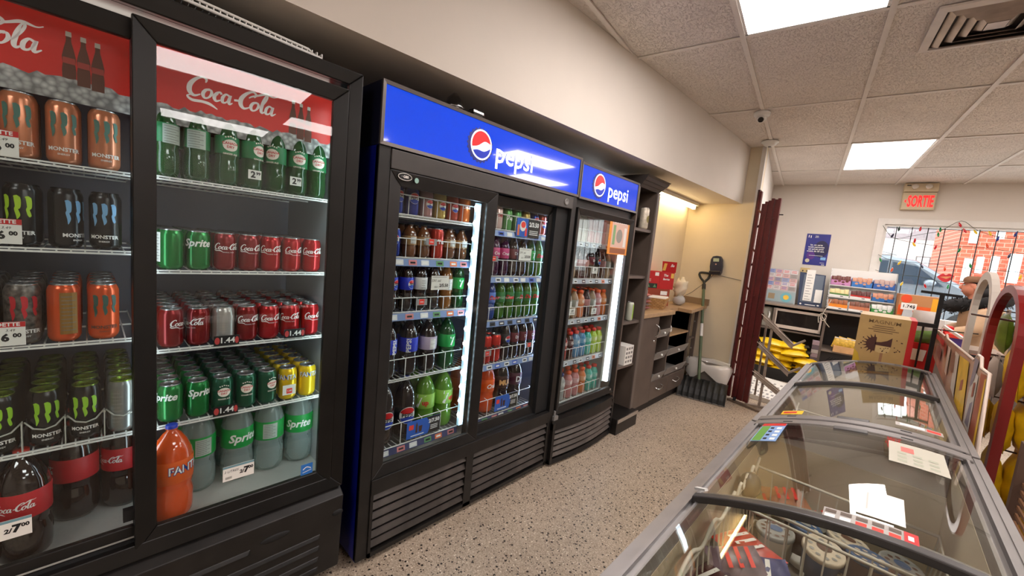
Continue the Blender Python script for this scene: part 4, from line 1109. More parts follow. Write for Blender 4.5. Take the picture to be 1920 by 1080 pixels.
obj('light_strip', B(-1.55, -1.535, 1.925, 1.94, .48, 1.625), led_mat('led_blue', (190, 214, 255), 26), pc)
SA = [1.523, 1.338, 1.093, .784, .46]; SB = [1.512, 1.26, 1.013, .765, .455]
XSH = -1.545
ga = [.085, .085, .12, .095, .11]
for i, z in enumerate(SA):
    s_ = wire_shelf(pc, .875, 1.335, z, XSH, -2.08)
    guard(s_, .88, 1.33, z + .002, z + ga[i] * (1 if i != 2 else .55), XSH + .004, 6 if i < 3 else 4)
    if i in (1, 2, 4): price_rail(s_, .878, 1.333, z - .004, XSH + .008, 6, .032, m=m_rail if i != 4 else mat('navy_rail', (64, 70, 110), .4))
for i, z in enumerate(SB):
    s_ = wire_shelf(pc, 1.40, 1.935, z, XSH, -2.08)
    guard(s_, 1.42, 1.93, z + .002, z + [.085, .09, .075, .085, .1][i], XSH + .004, 7 if i != 4 else 4)
    price_rail(s_, 1.42, 1.932, z - .004, XSH + .008, 7, .03, cols=((0, 3, 0, 2, 0, 3, 0), (1, 0, 0, 0, 0, 3, 0), (5, 5, 5, 5, 5, 5, 5), (0, 0, 3, 0, 3, 0, 0), (4, 2, 1, 0, 2, 4, 1))[i], m=m_rail if i != 4 else mat('navy_rail'))
WA, WB = 'wide cooler left door', 'wide cooler right door'
xs = XSH - .006
cA = [.915, .995, 1.07, 1.145, 1.22, 1.295]
stock(WA, 'top', SA[0] + .001, xs, list(zip(cA, ['p_can', 'p_can', 'grey_can', 'gold_can', 'red_can', 'orange_can'], [10, -8, 5, 0, 0, 0])), 3)
stock(WA, 'second', SA[1] + .001, xs, list(zip(cA, ['p_can', 'juice', 'juice', 'juice_red', 'juice', 'juice'], [-20, 5, 0, 10, 0, 0])), 3)
stock(WA, 'third', SA[2] + .001, xs, list(zip(cA, ['p_half', 'p_half', 'p_diet', 'p_zero', 'amber_half', 'g7_half'], [30, 20, 0, 0, 0, -5])), 2)
stock(WA, 'fourth', SA[3] + .001, xs, [(.925, 'p_15', 8), (1.035, 'p_15', -40), (1.145, 'p_15b', 0), (1.26, 'g7_15', 5)], 2)
stock(WA, 'bottom', SA[4] + .001, xs - .012, [(.935, 'p_2', -4), (1.05, 'p_2', -10), (1.165, 'g7_2', -45), (1.278, 'g7_2', 0)], 2)
cB = [1.455, 1.53, 1.605, 1.68, 1.757, 1.833, 1.905]
stock(WB, 'top', SB[0] + .001, xs, list(zip(cB, ['red_can', 'white_can', 'green_can', 'green_can', 'gold_can', 'p_can', 'red_can'], [0] * 7)), 2)
stock(WB, 'second', SB[1] + .001, xs, list(zip(cB, ['g7_half', 'pink_half', 'pink_half', 'dr_half', 'dr_half', 'g7_half', 'dew_green'], [0, 10, -8, 0, 0, 5, 0])), 2)
stock(WB, 'third', SB[2] + .001, xs, list(zip(cB, ['dew_blue', 'dew_blue', 'dew_green', 'dew_green', 'dew_green', 'dew_green', 'dew_green'], [0, 8, -90, -20, 30, 0, 0])), 2)
stock(WB, 'fourth', SB[3] + .001, xs, list(zip(cB, ['energy_red', 'energy_red', 'energy_red', 'p_zero', 'dr_half', 'dr_half', 'dr_half'], [0, 12, -8, 0, 0, 6, 0])), 2)
stock(WB, 'bottom', SB[4] + .001, xs - .012, [(1.475, 'crush_2', 0), (1.59, 'crush_2', 12), (1.71, 'mug_2', 0), (1.83, 'dr_2', 0)], 2)
# cards hanging on the wire guards
m_promo = mat('promo_blue', (24, 90, 190), .5)
def promo(a0, b0, w_, h_):
    def dd(mb, f1, f2):
        mb.cur = 0; mb.flat([(a0 + w_ * .62, b0)] + [(a0 + w_ * (.62 + .06 * math.sin(t * math.pi)), b0 + h_ * t) for t in (.25, .5, .75)] + [(a0 + w_ * .56, b0 + h_), (a0 + w_, b0 + h_), (a0 + w_, b0)][::1], f1)
        mb.cur = 1; mb.text('2/7.50', h_ * .3, f2, a0 + w_ * .8, b0 + h_ * .72, .04)
        for k in range(3): rectp(mb, f2, a0 + w_ * .7, a0 + w_ * .92, b0 + h_ * (.42 - .1 * k), b0 + h_ * (.46 - .1 * k))
        mb.cur = 2; rectp(mb, f1, a0 + w_ * .06, a0 + w_ * .19, b0 + h_ * .5, b0 + h_ * .78)
        mb.cur = 3; mb.flat([(a0 + w_ * .25, b0 + h_ * .25), (a0 + w_ * .31, b0 + h_ * .25), (a0 + w_ * .31, b0 + h_ * .7), (a0 + w_ * .285, b0 + h_ * .88), (a0 + w_ * .255, b0 + h_ * .7)], f1)
        mb.flat([(a0 + w_ * .35, b0 + h_ * .25), (a0 + w_ * .43, b0 + h_ * .25), (a0 + w_ * .45, b0 + h_ * .62), (a0 + w_ * .34, b0 + h_ * .62)], f1)
        mb.cur = 1; rectp(mb, f1, a0 + w_ * .12, a0 + w_ * .5, b0 + h_ * .1, b0 + h_ * .15)
    return dd
pm = [m_tagblk, m_w, m_redtag, mat('cola_brown', (70, 34, 24), .5)]
xcard('promo_card', 'blue and black 7.50 promotion card before the lime bottles', XSH + .012, 1.02, 1.212, .478, .563, promo(1.02, .478, .192, .085), pm, back=m_promo, cat='sign', group='blue promotion cards')
xcard('promo_card', 'blue and black 7.50 promotion card below the root beer bottle', XSH + .012, 1.6, 1.79, .472, .56, promo(1.6, .472, .19, .088), pm, back=m_promo, cat='sign', group='blue promotion cards')
def d350(mb, f1, f2):
    mb.flat([(1.735, 1.488), (1.838, 1.488), (1.838, 1.592), (1.735, 1.592)], f1)
    mb.cur = 1; mb.text('2/3.50', .034, f2, 1.787, 1.562, .04)
    for k in range(3): rectp(mb, f2, 1.75, 1.825, 1.525 - .01 * k, 1.529 - .01 * k)
    mb.cur = 2; mb.disc(f1, 1.692, 1.55, .026, .03, 16); mb.cur = 3; mb.disc(f2, 1.694, 1.557, .02, .018, 14)
    mb.cur = 4; rectp(mb, f1, 1.648, 1.664, 1.495, 1.555); mb.cur = 3; rectp(mb, f1, 1.712, 1.728, 1.495, 1.54)
xcard('promo_card', 'blue and black 3.50 promotion card on the top right shelf', XSH + .012, 1.64, 1.838, 1.488, 1.592, d350, [m_tagblk, m_w, m_w, m_redtag, TICK[4]], back=m_promo, cat='sign')
def d54(a, b, p):
    def dd(mb, f1, f2):
        mb.text('591 ml', .018, f1, a + .027, b + .042, .005, shear=.2); mb.text(p, .02, f1, a + .07, b + .02, .04); mb.text('|||||| o', .009, f1, a + .028, b + .014, .01)
        rectp(mb, f1, a + .004, a + .085, b + .059, b + .0605)
    return dd
xcard('price_tag', 'white handwritten 591 ml card in the wide cooler left door', XSH + .05, 1.07, 1.168, 1.2, 1.265, d54(1.07, 1.2, '2/5.50'), [m_ink])
xcard('price_tag', 'white handwritten 591 ml card in the wide cooler right door', XSH + .014, 1.68, 1.785, 1.355, 1.425, d54(1.683, 1.357, '2/3.50'), [m_ink])
for y, z, w_ in ((1.08, 1.405, 1), (1.05, 1.128, 1), (1.485, 1.345, 2), (1.5, .822, 2), (1.85, .83, 2)):
    def dr_(mb, f1, f2, y=y, z=z):
        rectp(mb, f1, y - .014, y + .014, z, z + .024); mb.cur = 1; rectp(mb, f2, y - .009, y + .009, z + .01, z + .013)
    lab = {1.405: 'small red price clip in the second row of the wide cooler left door', 1.128: 'small red price clip below the blue-labelled bottles', 1.345: 'small red price clip by the pink-labelled bottles', .822: 'small red price clip on the red energy cans', .83: 'pink red price clip under the maroon bottles, wide cooler'}[z]
    xcard('price_tag', lab, XSH + .014, y - .03, y + .03, z - .004, z + .026, dr_, [m_redtag, m_w], back=mat('clip_grey', (150, 150, 152), .3), group='red price clips')
# odds and ends on top of the header
t = thing('glass_jar', 'clear faceted glass jar on top of the blue header', 'jar', (-1.56, 1.17, 2.006))
obj('jar_body', MB().lathe([(0, .0), (.045, 0), (.05, .03), (.035, .07), (.012, .095), (0, .1)], 7, (-1.56, 1.17, 2.007)), glass_mat('jar_glass', (200, 200, 198), 2.5), t)
obj('jar_rim', MB().lathe([(.05, .028), (.053, .03), (.05, .034)], 7, (-1.56, 1.17, 2.007)), m_chrome, t)
t = thing('padlock', 'dark metal lock with silver bands on top of the blue header', 'lock', (-1.53, 1.285, 2.006))
obj('lock_body', B(-1.56, -1.52, 1.255, 1.315, 2.007, 2.06), m_dark, t, bevel=.006)
obj('lock_band', MB().box(-1.562, -1.517, 1.253, 1.317, 2.02, 2.03).box(-1.562, -1.517, 1.253, 1.317, 2.042, 2.052), m_chrome, t)
obj('shackle', MB().tube([(-1.54, 1.315, 2.05), (-1.54, 1.335, 2.055), (-1.54, 1.34, 2.04), (-1.54, 1.325, 2.03)], .004), m_chrome, t)

# ------------------------------------------------------------------ the narrow glass-door cooler
nc = thing('drink_cooler', 'narrow single-door cooler with curved grille under a small blue header', 'cooler', (-1.8, 2.485, 0))
cooler_body(nc, 2.10, 2.872, 1.765, m_black, mat('liner_bright', (206, 210, 212), .4))
header(nc, 2.098, 2.876, 1.765, 1.99, 2.325, 1.882, .07, 2.58, 1.866, .136)
nd = obj('door', ringframe(MB(), 2.105, 2.862, .352, 1.712, .042, XP - .03, XP + .006, .05), m_black2, nc, bevel=.004)
obj('glass', B(XP - .014, XP - .01, 2.14, 2.825, .39, 1.68), pane, nd)
obj('door_logo', MB().disc(fx(XP + .007), 2.81, .385, .012, .008, 14), m_grey, nd)
obj('hinge', MB().box(XP - .02, XP + .012, 2.085, 2.13, .318, .345).tube([(XP, 2.1, .335), (XP, 2.1, .38)], .008), m_grey, nc)
mb = MB(); n = 10
def bow(y, top): 
    s_ = (y - 2.075) / (2.872 - 2.075)
    return XP + .02 + .03 * math.sin(math.pi * s_)
ys_ = [2.075 + (2.872 - 2.075) * i / n for i in range(n + 1)]
for i in range(n):
    a, b = ys_[i], ys_[i + 1]
    for z0, z1 in ((.255, .318), (.02, .045)):
        mb.hexa([(XP - .03, a, z0), (bow(a, 0), a, z0), (bow(b, 0), b, z0), (XP - .03, b, z0)], [(XP - .03, a, z1), (bow(a, 0) - .012, a, z1), (bow(b, 0) - .012, b, z1), (XP - .03, b, z1)])
obj('grille_back', B(XP - .05, XP - .04, 2.075, 2.872, .02, .318), m_dark, nc)
mb.box(XP - .03, XP + .02, 2.075, 2.1, .02, .3).box(XP - .03, XP + .02, 2.85, 2.872, .02, .3)
ng = obj('grille', mb, m_black2, nc)
for k in range(5):
    z = .05 + .041 * k; mb = MB()
    for i in range(n):
        a, b = max(2.1, ys_[i]), min(2.85, ys_[i + 1])
        mb.hexa([(bow(a, 0) - .016, a, z + .014), (bow(a, 0) - .004, a, z + .016), (bow(b, 0) - .004, b, z + .016), (bow(b, 0) - .016, b, z + .014)], [(bow(a, 0) - .028, a, z + .034), (bow(a, 0) - .016, a, z + .038), (bow(b, 0) - .016, b, z + .038), (bow(b, 0) - .028, b, z + .034)])
    obj('slat', mb, mat('scuffed_slat_pale', (96, 90, 86), .42, .2, noise=.25, scale=14), ng)
obj('foot', B(-2.1, XP - .06, 2.13, 2.85, 0, .03), m_dark, nc)
s1 = obj('light_strip', B(-1.515, -1.49, 2.792, 2.815, .44, 1.66), led_mat('strip_bright', (232, 242, 255), 8), nc)
obj('strip_reflector', MB().box(-1.53, -1.515, 2.77, 2.83, .44, 1.66), m_white, nc)
SN = [1.505, 1.25, .965, .668, .37]
for i, z in enumerate(SN):
    s_ = wire_shelf(nc, 2.15, 2.79, z, XSH, -2.08)
    guard(s_, 2.16, 2.78, z + .002, z + .085, XSH + .004, 8)
    price_rail(s_, 2.155, 2.785, z - .004, XSH + .008, 7, .03, cols=(5, 0, 5, 0, 5, 4, 5), m=mat('rail_grey', (176, 184, 196), .3))
WN = 'narrow cooler'
cN = [2.2 + .078 * i for i in range(8)]
stock(WN, 'top', SN[0] + .001, xs, list(zip(cN[:8], ['tea_dark', 'milk_w', 'milk_w', 'milk', 'milk', 'milk', 'milk_w', 'milk'], [0] * 8)), 2, .075)
stock(WN, 'second', SN[1] + .001, xs, list(zip(cN[:8], ['juice_clear', 'juice_clear', 'tea_dark', 'tea_dark', 'dr_half', 'p_zero', 'tea_dark', 'juice_clear'], [0] * 8)), 2)
stock(WN, 'third', SN[2] + .001, xs, list(zip(cN[:8], ['g_dark', 'juice_clear', 'juice_clear', 'g_orange', 'tea_dark', 'juice_clear', 'g_pink', 'g_orange'], [0] * 8)), 3)
stock(WN, 'fourth', SN[3] + .001, xs, list(zip(cN[:8], ['g_red', 'g_red', 'g_dark', 'g_blue', 'g_blue', 'g_teal', 'g_lime', 'g_lime'], [0] * 8)), 2)
stock(WN, 'bottom', SN[4] + .001, xs, list(zip([2.215, 2.305, 2.395, 2.485, 2.575, 2.665, 2.745], ['g_dark', 'g_clear', 'g_pink', 'g_pink', 'g_orange', 'g_teal', 'g_teal'], [0] * 7)), 2)
# orange-bordered poster on the narrow door and a small price tag
def dpost(mb, f1, f2):
    mb.cur = 0; rectp(mb, f1, 2.565, 2.795, 1.49, 1.67)
    mb.cur = 1
    for k in range(6): rectp(mb, f2, 2.6 + .03 * k, 2.617 + .03 * k, 1.665, 1.677)
    mb.cur = 2; rectp(mb, f1, 2.565, 2.795, 1.448, 1.486)
    mb.cur = 3; mb.disc(f2, 2.68, 1.575, .045, .05, 16)
    mb.cur = 4; rectp(mb, f2, 2.585, 2.62, 1.51, 1.65); mb.cur = 5; rectp(mb, f2, 2.745, 2.78, 1.5, 1.64)
xcard('door_poster', 'orange-bordered picture poster on the narrow cooler door', XP - .0085, 2.53, 2.82, 1.44, 1.682, dpost, [mat('poster_pink', (224, 186, 170), .5), m_w, mat('poster_brown', (150, 90, 60), .5), mat('poster_grey', (150, 146, 138), .5), mat('poster_green', (130, 170, 120), .5), mat('poster_white', (236, 232, 226), .5)], back=mat('poster_orange', (236, 150, 60), .5), cat='poster')
for a, b, lab in ((2.47, 1.29, 'white price card on the second shelf of the narrow cooler'), (2.24, 1.0, 'white price card at the left of the narrow cooler third shelf'), (2.52, .99, 'white price card mid third shelf of the narrow cooler')):
    def dq(mb, f1, f2, a=a, b=b):
        mb.text('2/5', .022, f1, a + .035, b + .028, .04); rectp(mb, f1, a + .01, a + .06, b + .01, b + .013)
    xcard('price_tag', lab, XSH + .014, a, a + .07, b, b + .045, dq, [m_ink], group='white cards of the narrow cooler')
# ================================================================== CABINETS IN THE ALCOVE
m_wood = mat('dark_brown_laminate', (92, 80, 72), .45, noise=.14, scale=6)
m_woodin = mat('cabinet_inside', (36, 30, 28), .6)
m_edge = mat('laminate_edge', (104, 94, 88), .4)
m_top = mat('tan_countertop', (176, 146, 112), .4, noise=.1, scale=30)
tc_ = thing('shelf_cabinet', 'tall dark open shelf cabinet with crown moulding beside the narrow cooler', 'cabinet', (-1.65, 3.06, 0))
obj('side_panel', B(-1.82, XP, 3.2, 3.235, .13, 1.97), m_wood, tc_)
obj('side_panel', B(-1.82, XP, 2.882, 2.9, .13, 1.97), m_wood, tc_)
obj('back_panel', B(-1.83, -1.815, 2.882, 3.235, .13, 1.97), m_woodin, tc_)
obj('face_stile', MB().box(XP, XP + .012, 3.195, 3.238, .1, 1.97), m_edge, tc_)
for z in (1.665, 1.285, .91, .54):
    obj('shelf', B(-1.815, XP - .01, 2.9, 3.2, z - .022, z), m_edge, tc_)
obj('shelf_pole', MB().tube([(-1.72, 3.09, .56), (-1.72, 3.09, 1.95)], .008), m_chrome, tc_)
obj('base_step', MB().box(-1.82, -1.40, 2.885, 3.24, 0, .13), m_black2, tc_)
obj('step_edge', MB().box(-1.40, -1.392, 2.885, 3.24, .1, .132), m_chrome, tc_)
mb = MB()
for k, (z0, z1, o) in enumerate(((1.97, 1.995, .0), (1.995, 2.02, .02), (2.02, 2.045, .04), (2.045, 2.06, .05))):
    mb.hexa([(-1.82, 2.882, z0), (XP + o, 2.882, z0), (XP + o, 3.238 + o, z0), (-1.82, 3.238 + o, z0)], [(-1.82, 2.882, z1), (XP + o + .014, 2.882, z1), (XP + o + .014, 3.238 + o + .014, z1), (-1.82, 3.238 + o + .014, z1)])
obj('crown_moulding', mb, mat('dark_crown', (56, 50, 47), .4), tc_)
# things on its shelves
t = thing('tall_can', 'tall pale can on the top shelf of the dark cabinet', 'can', (-1.5, 3.1, 1.665))
obj('can_body', MB().lathe(can_prof(.038, .17), 20, (-1.5, 3.1, 1.666)), mat('can_pale', (206, 196, 178), .4, .3, noise=.2, scale=40), t)
obj('lid', MB().lathe(lid_prof(.038, .17), 20, (-1.5, 3.1, 1.666)), m_alu, t)
obj('label_print', MB(Matrix.Translation((-1.5, 3.1, 1.666))).disc(wrap(.039), 0, .08, .02, .03, 14), mat('olive_print', (130, 120, 60), .5), t)
t = thing('slim_can', 'slim white and lime can on the third shelf of the dark cabinet', 'can', (-1.5, 3.06, .91))
obj('can_body', MB().lathe(can_prof(.029, .155), 20, (-1.5, 3.06, .911)), mat('can_lime_white', (200, 206, 190), .35, .4), t)
obj('lid', MB().lathe(lid_prof(.029, .155), 20, (-1.5, 3.06, .911)), m_alu, t)
mb = MB(Matrix.Translation((-1.5, 3.06, .911))); f = wrap(.0297)
mb.add([f(-.006 + .02 * i / 4, z) for i in range(5) for z in (.02, .135)], [(2 * i, 2 * i + 2, 2 * i + 3, 2 * i + 1) for i in range(4)])
obj('label_print', mb, mat('lime_print', (150, 196, 60), .5), t)
t = thing('carton_box', 'white printed carton on the low shelf of the dark cabinet', 'box', (-1.52, 3.08, .54))
obj('box_body', B(-1.58, -1.465, 3.01, 3.15, .541, .7), m_paper, t)
mb = MB()
for r_ in range(4):
    for c_ in range(3): rectp(mb, fx(-1.464), 3.022 + .042 * c_, 3.05 + .042 * c_, .56 + .036 * r_, .58 + .036 * r_)
obj('box_print', mb, m_grey, t)
# ---- base cabinet with bins, drawers and a stepped worktop
bc = thing('base_cabinet', 'dark base cabinet with a door, open bins and drawers under the worktop', 'cabinet', (-1.64, 3.9, 0))
obj('carcass', MB().box(-1.82, XP - .02, 3.24, 3.26, .1, .92).box(-1.82, XP - .02, 4.43, 4.45, .1, .92).box(-1.82, -1.8, 3.24, 4.66, .1, .92).box(-1.82, XP - .02, 3.24, 4.45, .1, .12).box(-1.82, XP - .05, 3.24, 4.45, .0, .1), m_woodin, bc)
obj('divider', B(-1.8, XP, 3.575, 3.595, .1, .92), m_wood, bc)
obj('divider', B(-1.8, XP, 3.875, 3.892, .29, .92), m_wood, bc)
obj('divider', B(-1.8, XP, 4.43, 4.452, .1, .92), m_wood, bc)
obj('inner_shelf', B(-1.8, XP - .01, 3.892, 4.43, .69, .705), m_top, bc)
dd_ = obj('door', B(XP - .02, XP, 3.245, 3.575, .1, .915), m_wood, bc, bevel=.002)
obj('handle', MB().tube(catmull([(XP, 3.535, .845), (XP + .03, 3.545, .82), (XP + .03, 3.555, .76), (XP, 3.55, .735)], 4), .006), m_chrome, dd_)
obj('lock', MB().blob((XP + .002, 3.53, .69), (.008, .012, .012)), m_chrome, dd_)
m_bin = mat('clear_smoky_bin', (150, 146, 142), .3)
for y0, y1, zs in ((3.6, 3.87, (.715, .5, .29)), (3.9, 4.42, (.5, .3))):
    for z in zs:
        b_ = obj('bin', MB().hexa([(XP - .02, y0, z), (XP - .012, y0, z), (XP - .012, y1, z), (XP - .02, y1, z)], [(XP + .012, y0, z + .075), (XP + .02, y0, z + .075), (XP + .02, y1, z + .075), (XP + .012, y1, z + .075)]).box(-1.78, XP - .015, y0, y1, z - .01, z), m_bin, bc)
        obj('bin_knob', MB().blob((XP + .012, (y0 + y1) / 2, z + .035), (.01, .012, .012)), m_white, b_)
for (y0, y1) in ((3.597, 4.01), (4.015, 4.428)):
    d_ = obj('drawer', B(XP - .02, XP, y0, y1, .105, .282), m_wood, bc, bevel=.002)
    yc = (y0 + y1) / 2 - .02
    obj('handle', MB().tube(catmull([(XP, yc - .06, .21), (XP + .028, yc - .045, .2), (XP + .028, yc + .045, .212), (XP, yc + .06, .222)], 4), .006), m_chrome, d_)
obj('end_post', B(-1.5, XP, 4.64, 4.66, .0, .92), m_wood, bc)
for z in (.6, .3): obj('end_shelf', B(-1.78, XP - .01, 4.452, 4.64, z, z + .014), m_wood, bc)
for z in (.8, .5, .4, .2): obj('dowel', MB().blob((XP + .002, 4.545, z), (.006, .008, .008)), m_grey, bc)
poly = [(-1.82, 3.243), (-1.452, 3.243), (-1.438, 3.9), (-1.53, 3.925), (-1.53, 4.2), (-1.385, 4.19), (-1.47, 4.915), (-1.82, 4.915)]
wt = obj('worktop', MB().prism(poly, lambda a, b, t_: (a, b, t_), .92, .957), m_top, None, 'tan stepped worktop over the dark base cabinet', 'worktop', bevel=.004)
obj('backsplash', B(-1.82, -1.45, 4.895, 4.917, .957, 1.03), mat('backsplash', (140, 118, 92), .45), wt)
t = thing('paper_roll', 'small white paper roll lying in the base cabinet gap', 'paper roll', (-1.55, 4.02, .705))
obj('roll', MB(Matrix.Translation((-1.56, 4.0, .745)) @ Matrix.Rotation(R(75), 4, 'Y')).lathe([(.012, -.06), (.038, -.06), (.038, .06), (.012, .06)], 18), m_paper, t)
obj('core', MB(Matrix.Translation((-1.56, 4.0, .745)) @ Matrix.Rotation(R(75), 4, 'Y')).lathe([(0, .058), (.013, .061), (.012, -.06)], 12), mat('kraft', (170, 132, 90), .7), t)
# goods on the worktop
m_box_red = mat('carton_red', (190, 28, 32), .5, noise=.06)
def orect(mb, c, ang, a0, a1, z0, z1, d0, d1):
    """box turned by ang around c: a along its face, d depth behind the face"""
    ca, sa = math.cos(ang), math.sin(ang)
    P = lambda a, d, z: (c[0] + a * ca - d * sa, c[1] + a * sa + d * ca, z)
    return mb.hexa([P(a0, d0, z0), P(a1, d0, z0), P(a1, d1, z0), P(a0, d1, z0)], [P(a0, d0, z1), P(a1, d0, z1), P(a1, d1, z1), P(a0, d1, z1)])
def oface(c, ang, off=-.001):
    ca, sa = math.cos(ang), math.sin(ang)
    return lambda a, z: (c[0] + a * ca - off * sa, c[1] + a * sa + off * ca, z)
t = thing('carton_box', 'brown and red carton at the bottom of the stack on the worktop', 'box', (-1.7, 4.05, .957), group='cartons on the worktop')
c = (-1.66, 4.12); an = R(58)
obj('box_body', orect(MB(), c, an, -.3, .06, .958, 1.13, 0, .16), mat('carton_brown', (150, 62, 36), .6, noise=.1), t)
f = oface(c, an)
for q_ in ((-.05, .03, 1.07, 1.11), (-.03, .01, 1.0, 1.03), (-.26, -.2, 1.06, 1.11)):
    mb = MB(); rectp(mb, f, *q_); obj('box_print', mb, m_w, t)
t = thing('carton_box', 'red carton with green tree band, middle of the worktop stack', 'box', (-1.7, 4.0, 1.13), group='cartons on the worktop')
obj('box_body', orect(MB(), c, an, -.34, -.08, 1.131, 1.31, 0, .17), m_box_red, t)
mb = MB(); f = oface(c, an); rectp(mb, f, -.33, -.1, 1.135, 1.185); mb.cur = 1
for k in range(3): mb.flat([(-.3 + .075 * k, 1.145), (-.26 + .075 * k, 1.145), (-.28 + .075 * k, 1.178)], f_ := oface(c, an, -.0015))
mb.cur = 2; mb.text('Mini', .03, f, -.25, 1.28, .02, shear=.2); mb.text('Snack', .026, f, -.24, 1.255, .02, shear=.2); rectp(mb, f, -.14, -.095, 1.265, 1.3)
for k in range(3): rectp(mb, f, -.31, -.18, 1.205 + .011 * k, 1.208 + .011 * k)
obj('box_print', mb, [mat('band_dark', (30, 44, 36), .6), mat('tree_green', (90, 150, 100), .6), m_w], t)
t = thing('carton_box', 'open red carton with its lid standing up on the worktop stack', 'box', (-1.66, 4.14, 1.13), group='cartons on the worktop')
obj('box_body', orect(MB(), c, an, -.078, .09, 1.131, 1.31, 0, .15), m_box_red, t)
ca, sa = math.cos(an), math.sin(an)
P = lambda a, d_, z: Vector((c[0] + a * ca - d_ * sa, c[1] + a * sa + d_ * ca, z))
mb = MB().hexa([P(-.06, .0, 1.31), P(.1, .0, 1.31), P(.1, .006, 1.31), P(-.06, .006, 1.31)], [P(-.09, -.03, 1.42), P(.08, -.03, 1.42), P(.08, -.024, 1.42), P(-.09, -.024, 1.42)])
obj('lid_flap', mb, m_box_red, t)
mb = MB(); f = oface(c, an); mb.text('The', .034, f, -.01, 1.275, .03, shear=.2); mb.text('Berries', .03, f, .0, 1.235, .03, shear=.2, sx=.9); 
f2 = lambda a, z: tuple(P(a, -.001 - .03 * (z - 1.31) / .11, z)); mb.text('Be', .04, f2, .04, 1.38, .03, shear=.2)
obj('box_print', mb, m_w, t)
for q_, ff in (((.05, .085, 1.25, 1.3), f), ((-.065, -.03, 1.325, 1.4), f2)):
    mb = MB(); rectp(mb, ff, *q_); obj('box_patch', mb, mat('box_yellow', (236, 190, 90), .5), t)
t = thing('wicker_basket', 'small straw-coloured basket in front of the red cartons', 'basket', (-1.6, 3.86, .957))
c2 = (-1.56, 3.9)
b0 = [(-1.63, 3.72, .958), (-1.52, 3.78, .958), (-1.56, 3.94, .958), (-1.68, 3.88, .958)]; b1 = [(-1.65, 3.69, 1.06), (-1.5, 3.77, 1.06), (-1.55, 3.98, 1.06), (-1.7, 3.9, 1.06)]
def weave():
    m = mat('straw_weave', (186, 140, 88), .7)
    nt = m.node_tree; tcn = nt.nodes.new('ShaderNodeTexCoord'); wv = nt.nodes.new('ShaderNodeTexBrick')
    wv.inputs['Scale'].default_value = 18; wv.inputs['Color1'].default_value = (*lin((200, 156, 100)), 1); wv.inputs['Color2'].default_value = (*lin((170, 124, 74)), 1); wv.inputs['Mortar'].default_value = (*lin((100, 70, 40)), 1)
    mp = nt.nodes.new('ShaderNodeMapping'); mp.inputs['Rotation'].default_value = (R(90), 0, 0)
    nt.links.new(tcn.outputs['Object'], mp.inputs['Vector']); nt.links.new(mp.outputs['Vector'], wv.inputs['Vector']); nt.links.new(wv.outputs['Color'], nt.nodes['Principled BSDF'].inputs['Base Color'])
    return m
obj('basket_body', MB().hexa(b0, b1), weave(), t)
obj('basket_rim', MB().tube(b1, .006, 6, True), mat('straw', (190, 146, 92), .7), t)
obj('paper_stack', MB().hexa([(x * .96 - .065, y * .96 + .155, 1.055) for x, y, z in b1], [(x * .9 - .16, y * .9 + .385, 1.075) for x, y, z in b1]), m_paper, t)
t = thing('packet_stack', 'small pile of silver and pink packets at the left end of the worktop', 'packets', (-1.66, 3.56, .957))
for k in range(5):
    obj('packet', MB().pillow((-1.62, 3.56 + random.uniform(-.01, .01), .975 + .03 * k), (0, 1, 0), (1, 0, 0), (0, 0, 1), .14, .1, .028, 4), mat('packet_silver', (150, 146, 150), .3, .5) if k % 2 else mat('packet_pink', (176, 110, 110), .4), t)
t = thing('paper_towel', 'crumpled cream paper towel and bag behind the red cartons', 'paper', (-1.6, 4.42, .957))
obj('paper_crumple', MB().blob((-1.63, 4.45, 1.15), (.07, .08, .1), 14, 10, .32), mat('cream_paper', (226, 212, 186), .8), t)
obj('plastic_bag', MB().blob((-1.62, 4.44, 1.01), (.06, .07, .055), 10, 7, .15), mat('clear_bag', (190, 190, 188), .25), t)
# fluorescent tube under the bulkhead
t = thing('tube_light', 'warm fluorescent tube light under the bulkhead over the worktop', 'tube light', (-1.74, 4.3, 2.06))
obj('fixture', B(-1.79, -1.70, 3.72, 4.86, 2.085, 2.118), m_white, t)
obj('tube', MB().tube([(-1.745, 3.75, 2.068), (-1.745, 4.83, 2.068)], .019, 12), mat('warm_tube', (255, 240, 210), .5, emit=(255, 226, 170), es=22), t)
for y in (3.735, 4.845): obj('end_cap', B(-1.765, -1.725, y - .012, y + .012, 2.045, 2.09), m_white, t)
# card terminal on the end wall with its cable
t = thing('wall_terminal', 'dark blue wall terminal with a small screen above the shovel', 'terminal', (-1.42, 4.88, 1.33))
TW = Matrix.Translation((-1.425, 4.92, 1.435)) @ Matrix.Rotation(R(-4), 4, 'Y')
mb = MB(TW); pts = [(-.058, -.1), (.058, -.1), (.066, -.02), (.06, .06), (.04, .095), (0, .102), (-.04, .095), (-.06, .06), (-.066, -.02)]
obj('housing', mb.prism(pts, lambda a, b, s_: (a, -s_, b), 0, .055), mat('navy_plastic', (44, 48, 66), .4), t, bevel=.008)
obj('screen', MB(TW).box(-.03, .03, -.058, -.055, .035, .072), mat('lcd_screen', (150, 156, 130), .2, emit=(150, 156, 130), es=.3), t)
obj('indicator', MB(TW).disc(lambda a, b: (a, -.0565, b), 0, .005, .008, .008, 12), mat('indicator_pink', (226, 180, 170), .4), t)
obj('sensor_slot', MB(TW).box(-.06, .06, -.085, -.03, -.112, -.07), mat('navy_dark', (24, 26, 36), .35), t, bevel=.006)
obj('cable', MB().tube(catmull([(-1.44, 4.9, 1.33), (-1.5, 4.9, 1.24), (-1.58, 4.9, 1.16), (-1.66, 4.9, 1.08), (-1.72, 4.88, 1.04)], 6), .003, 5), m_grey, t)
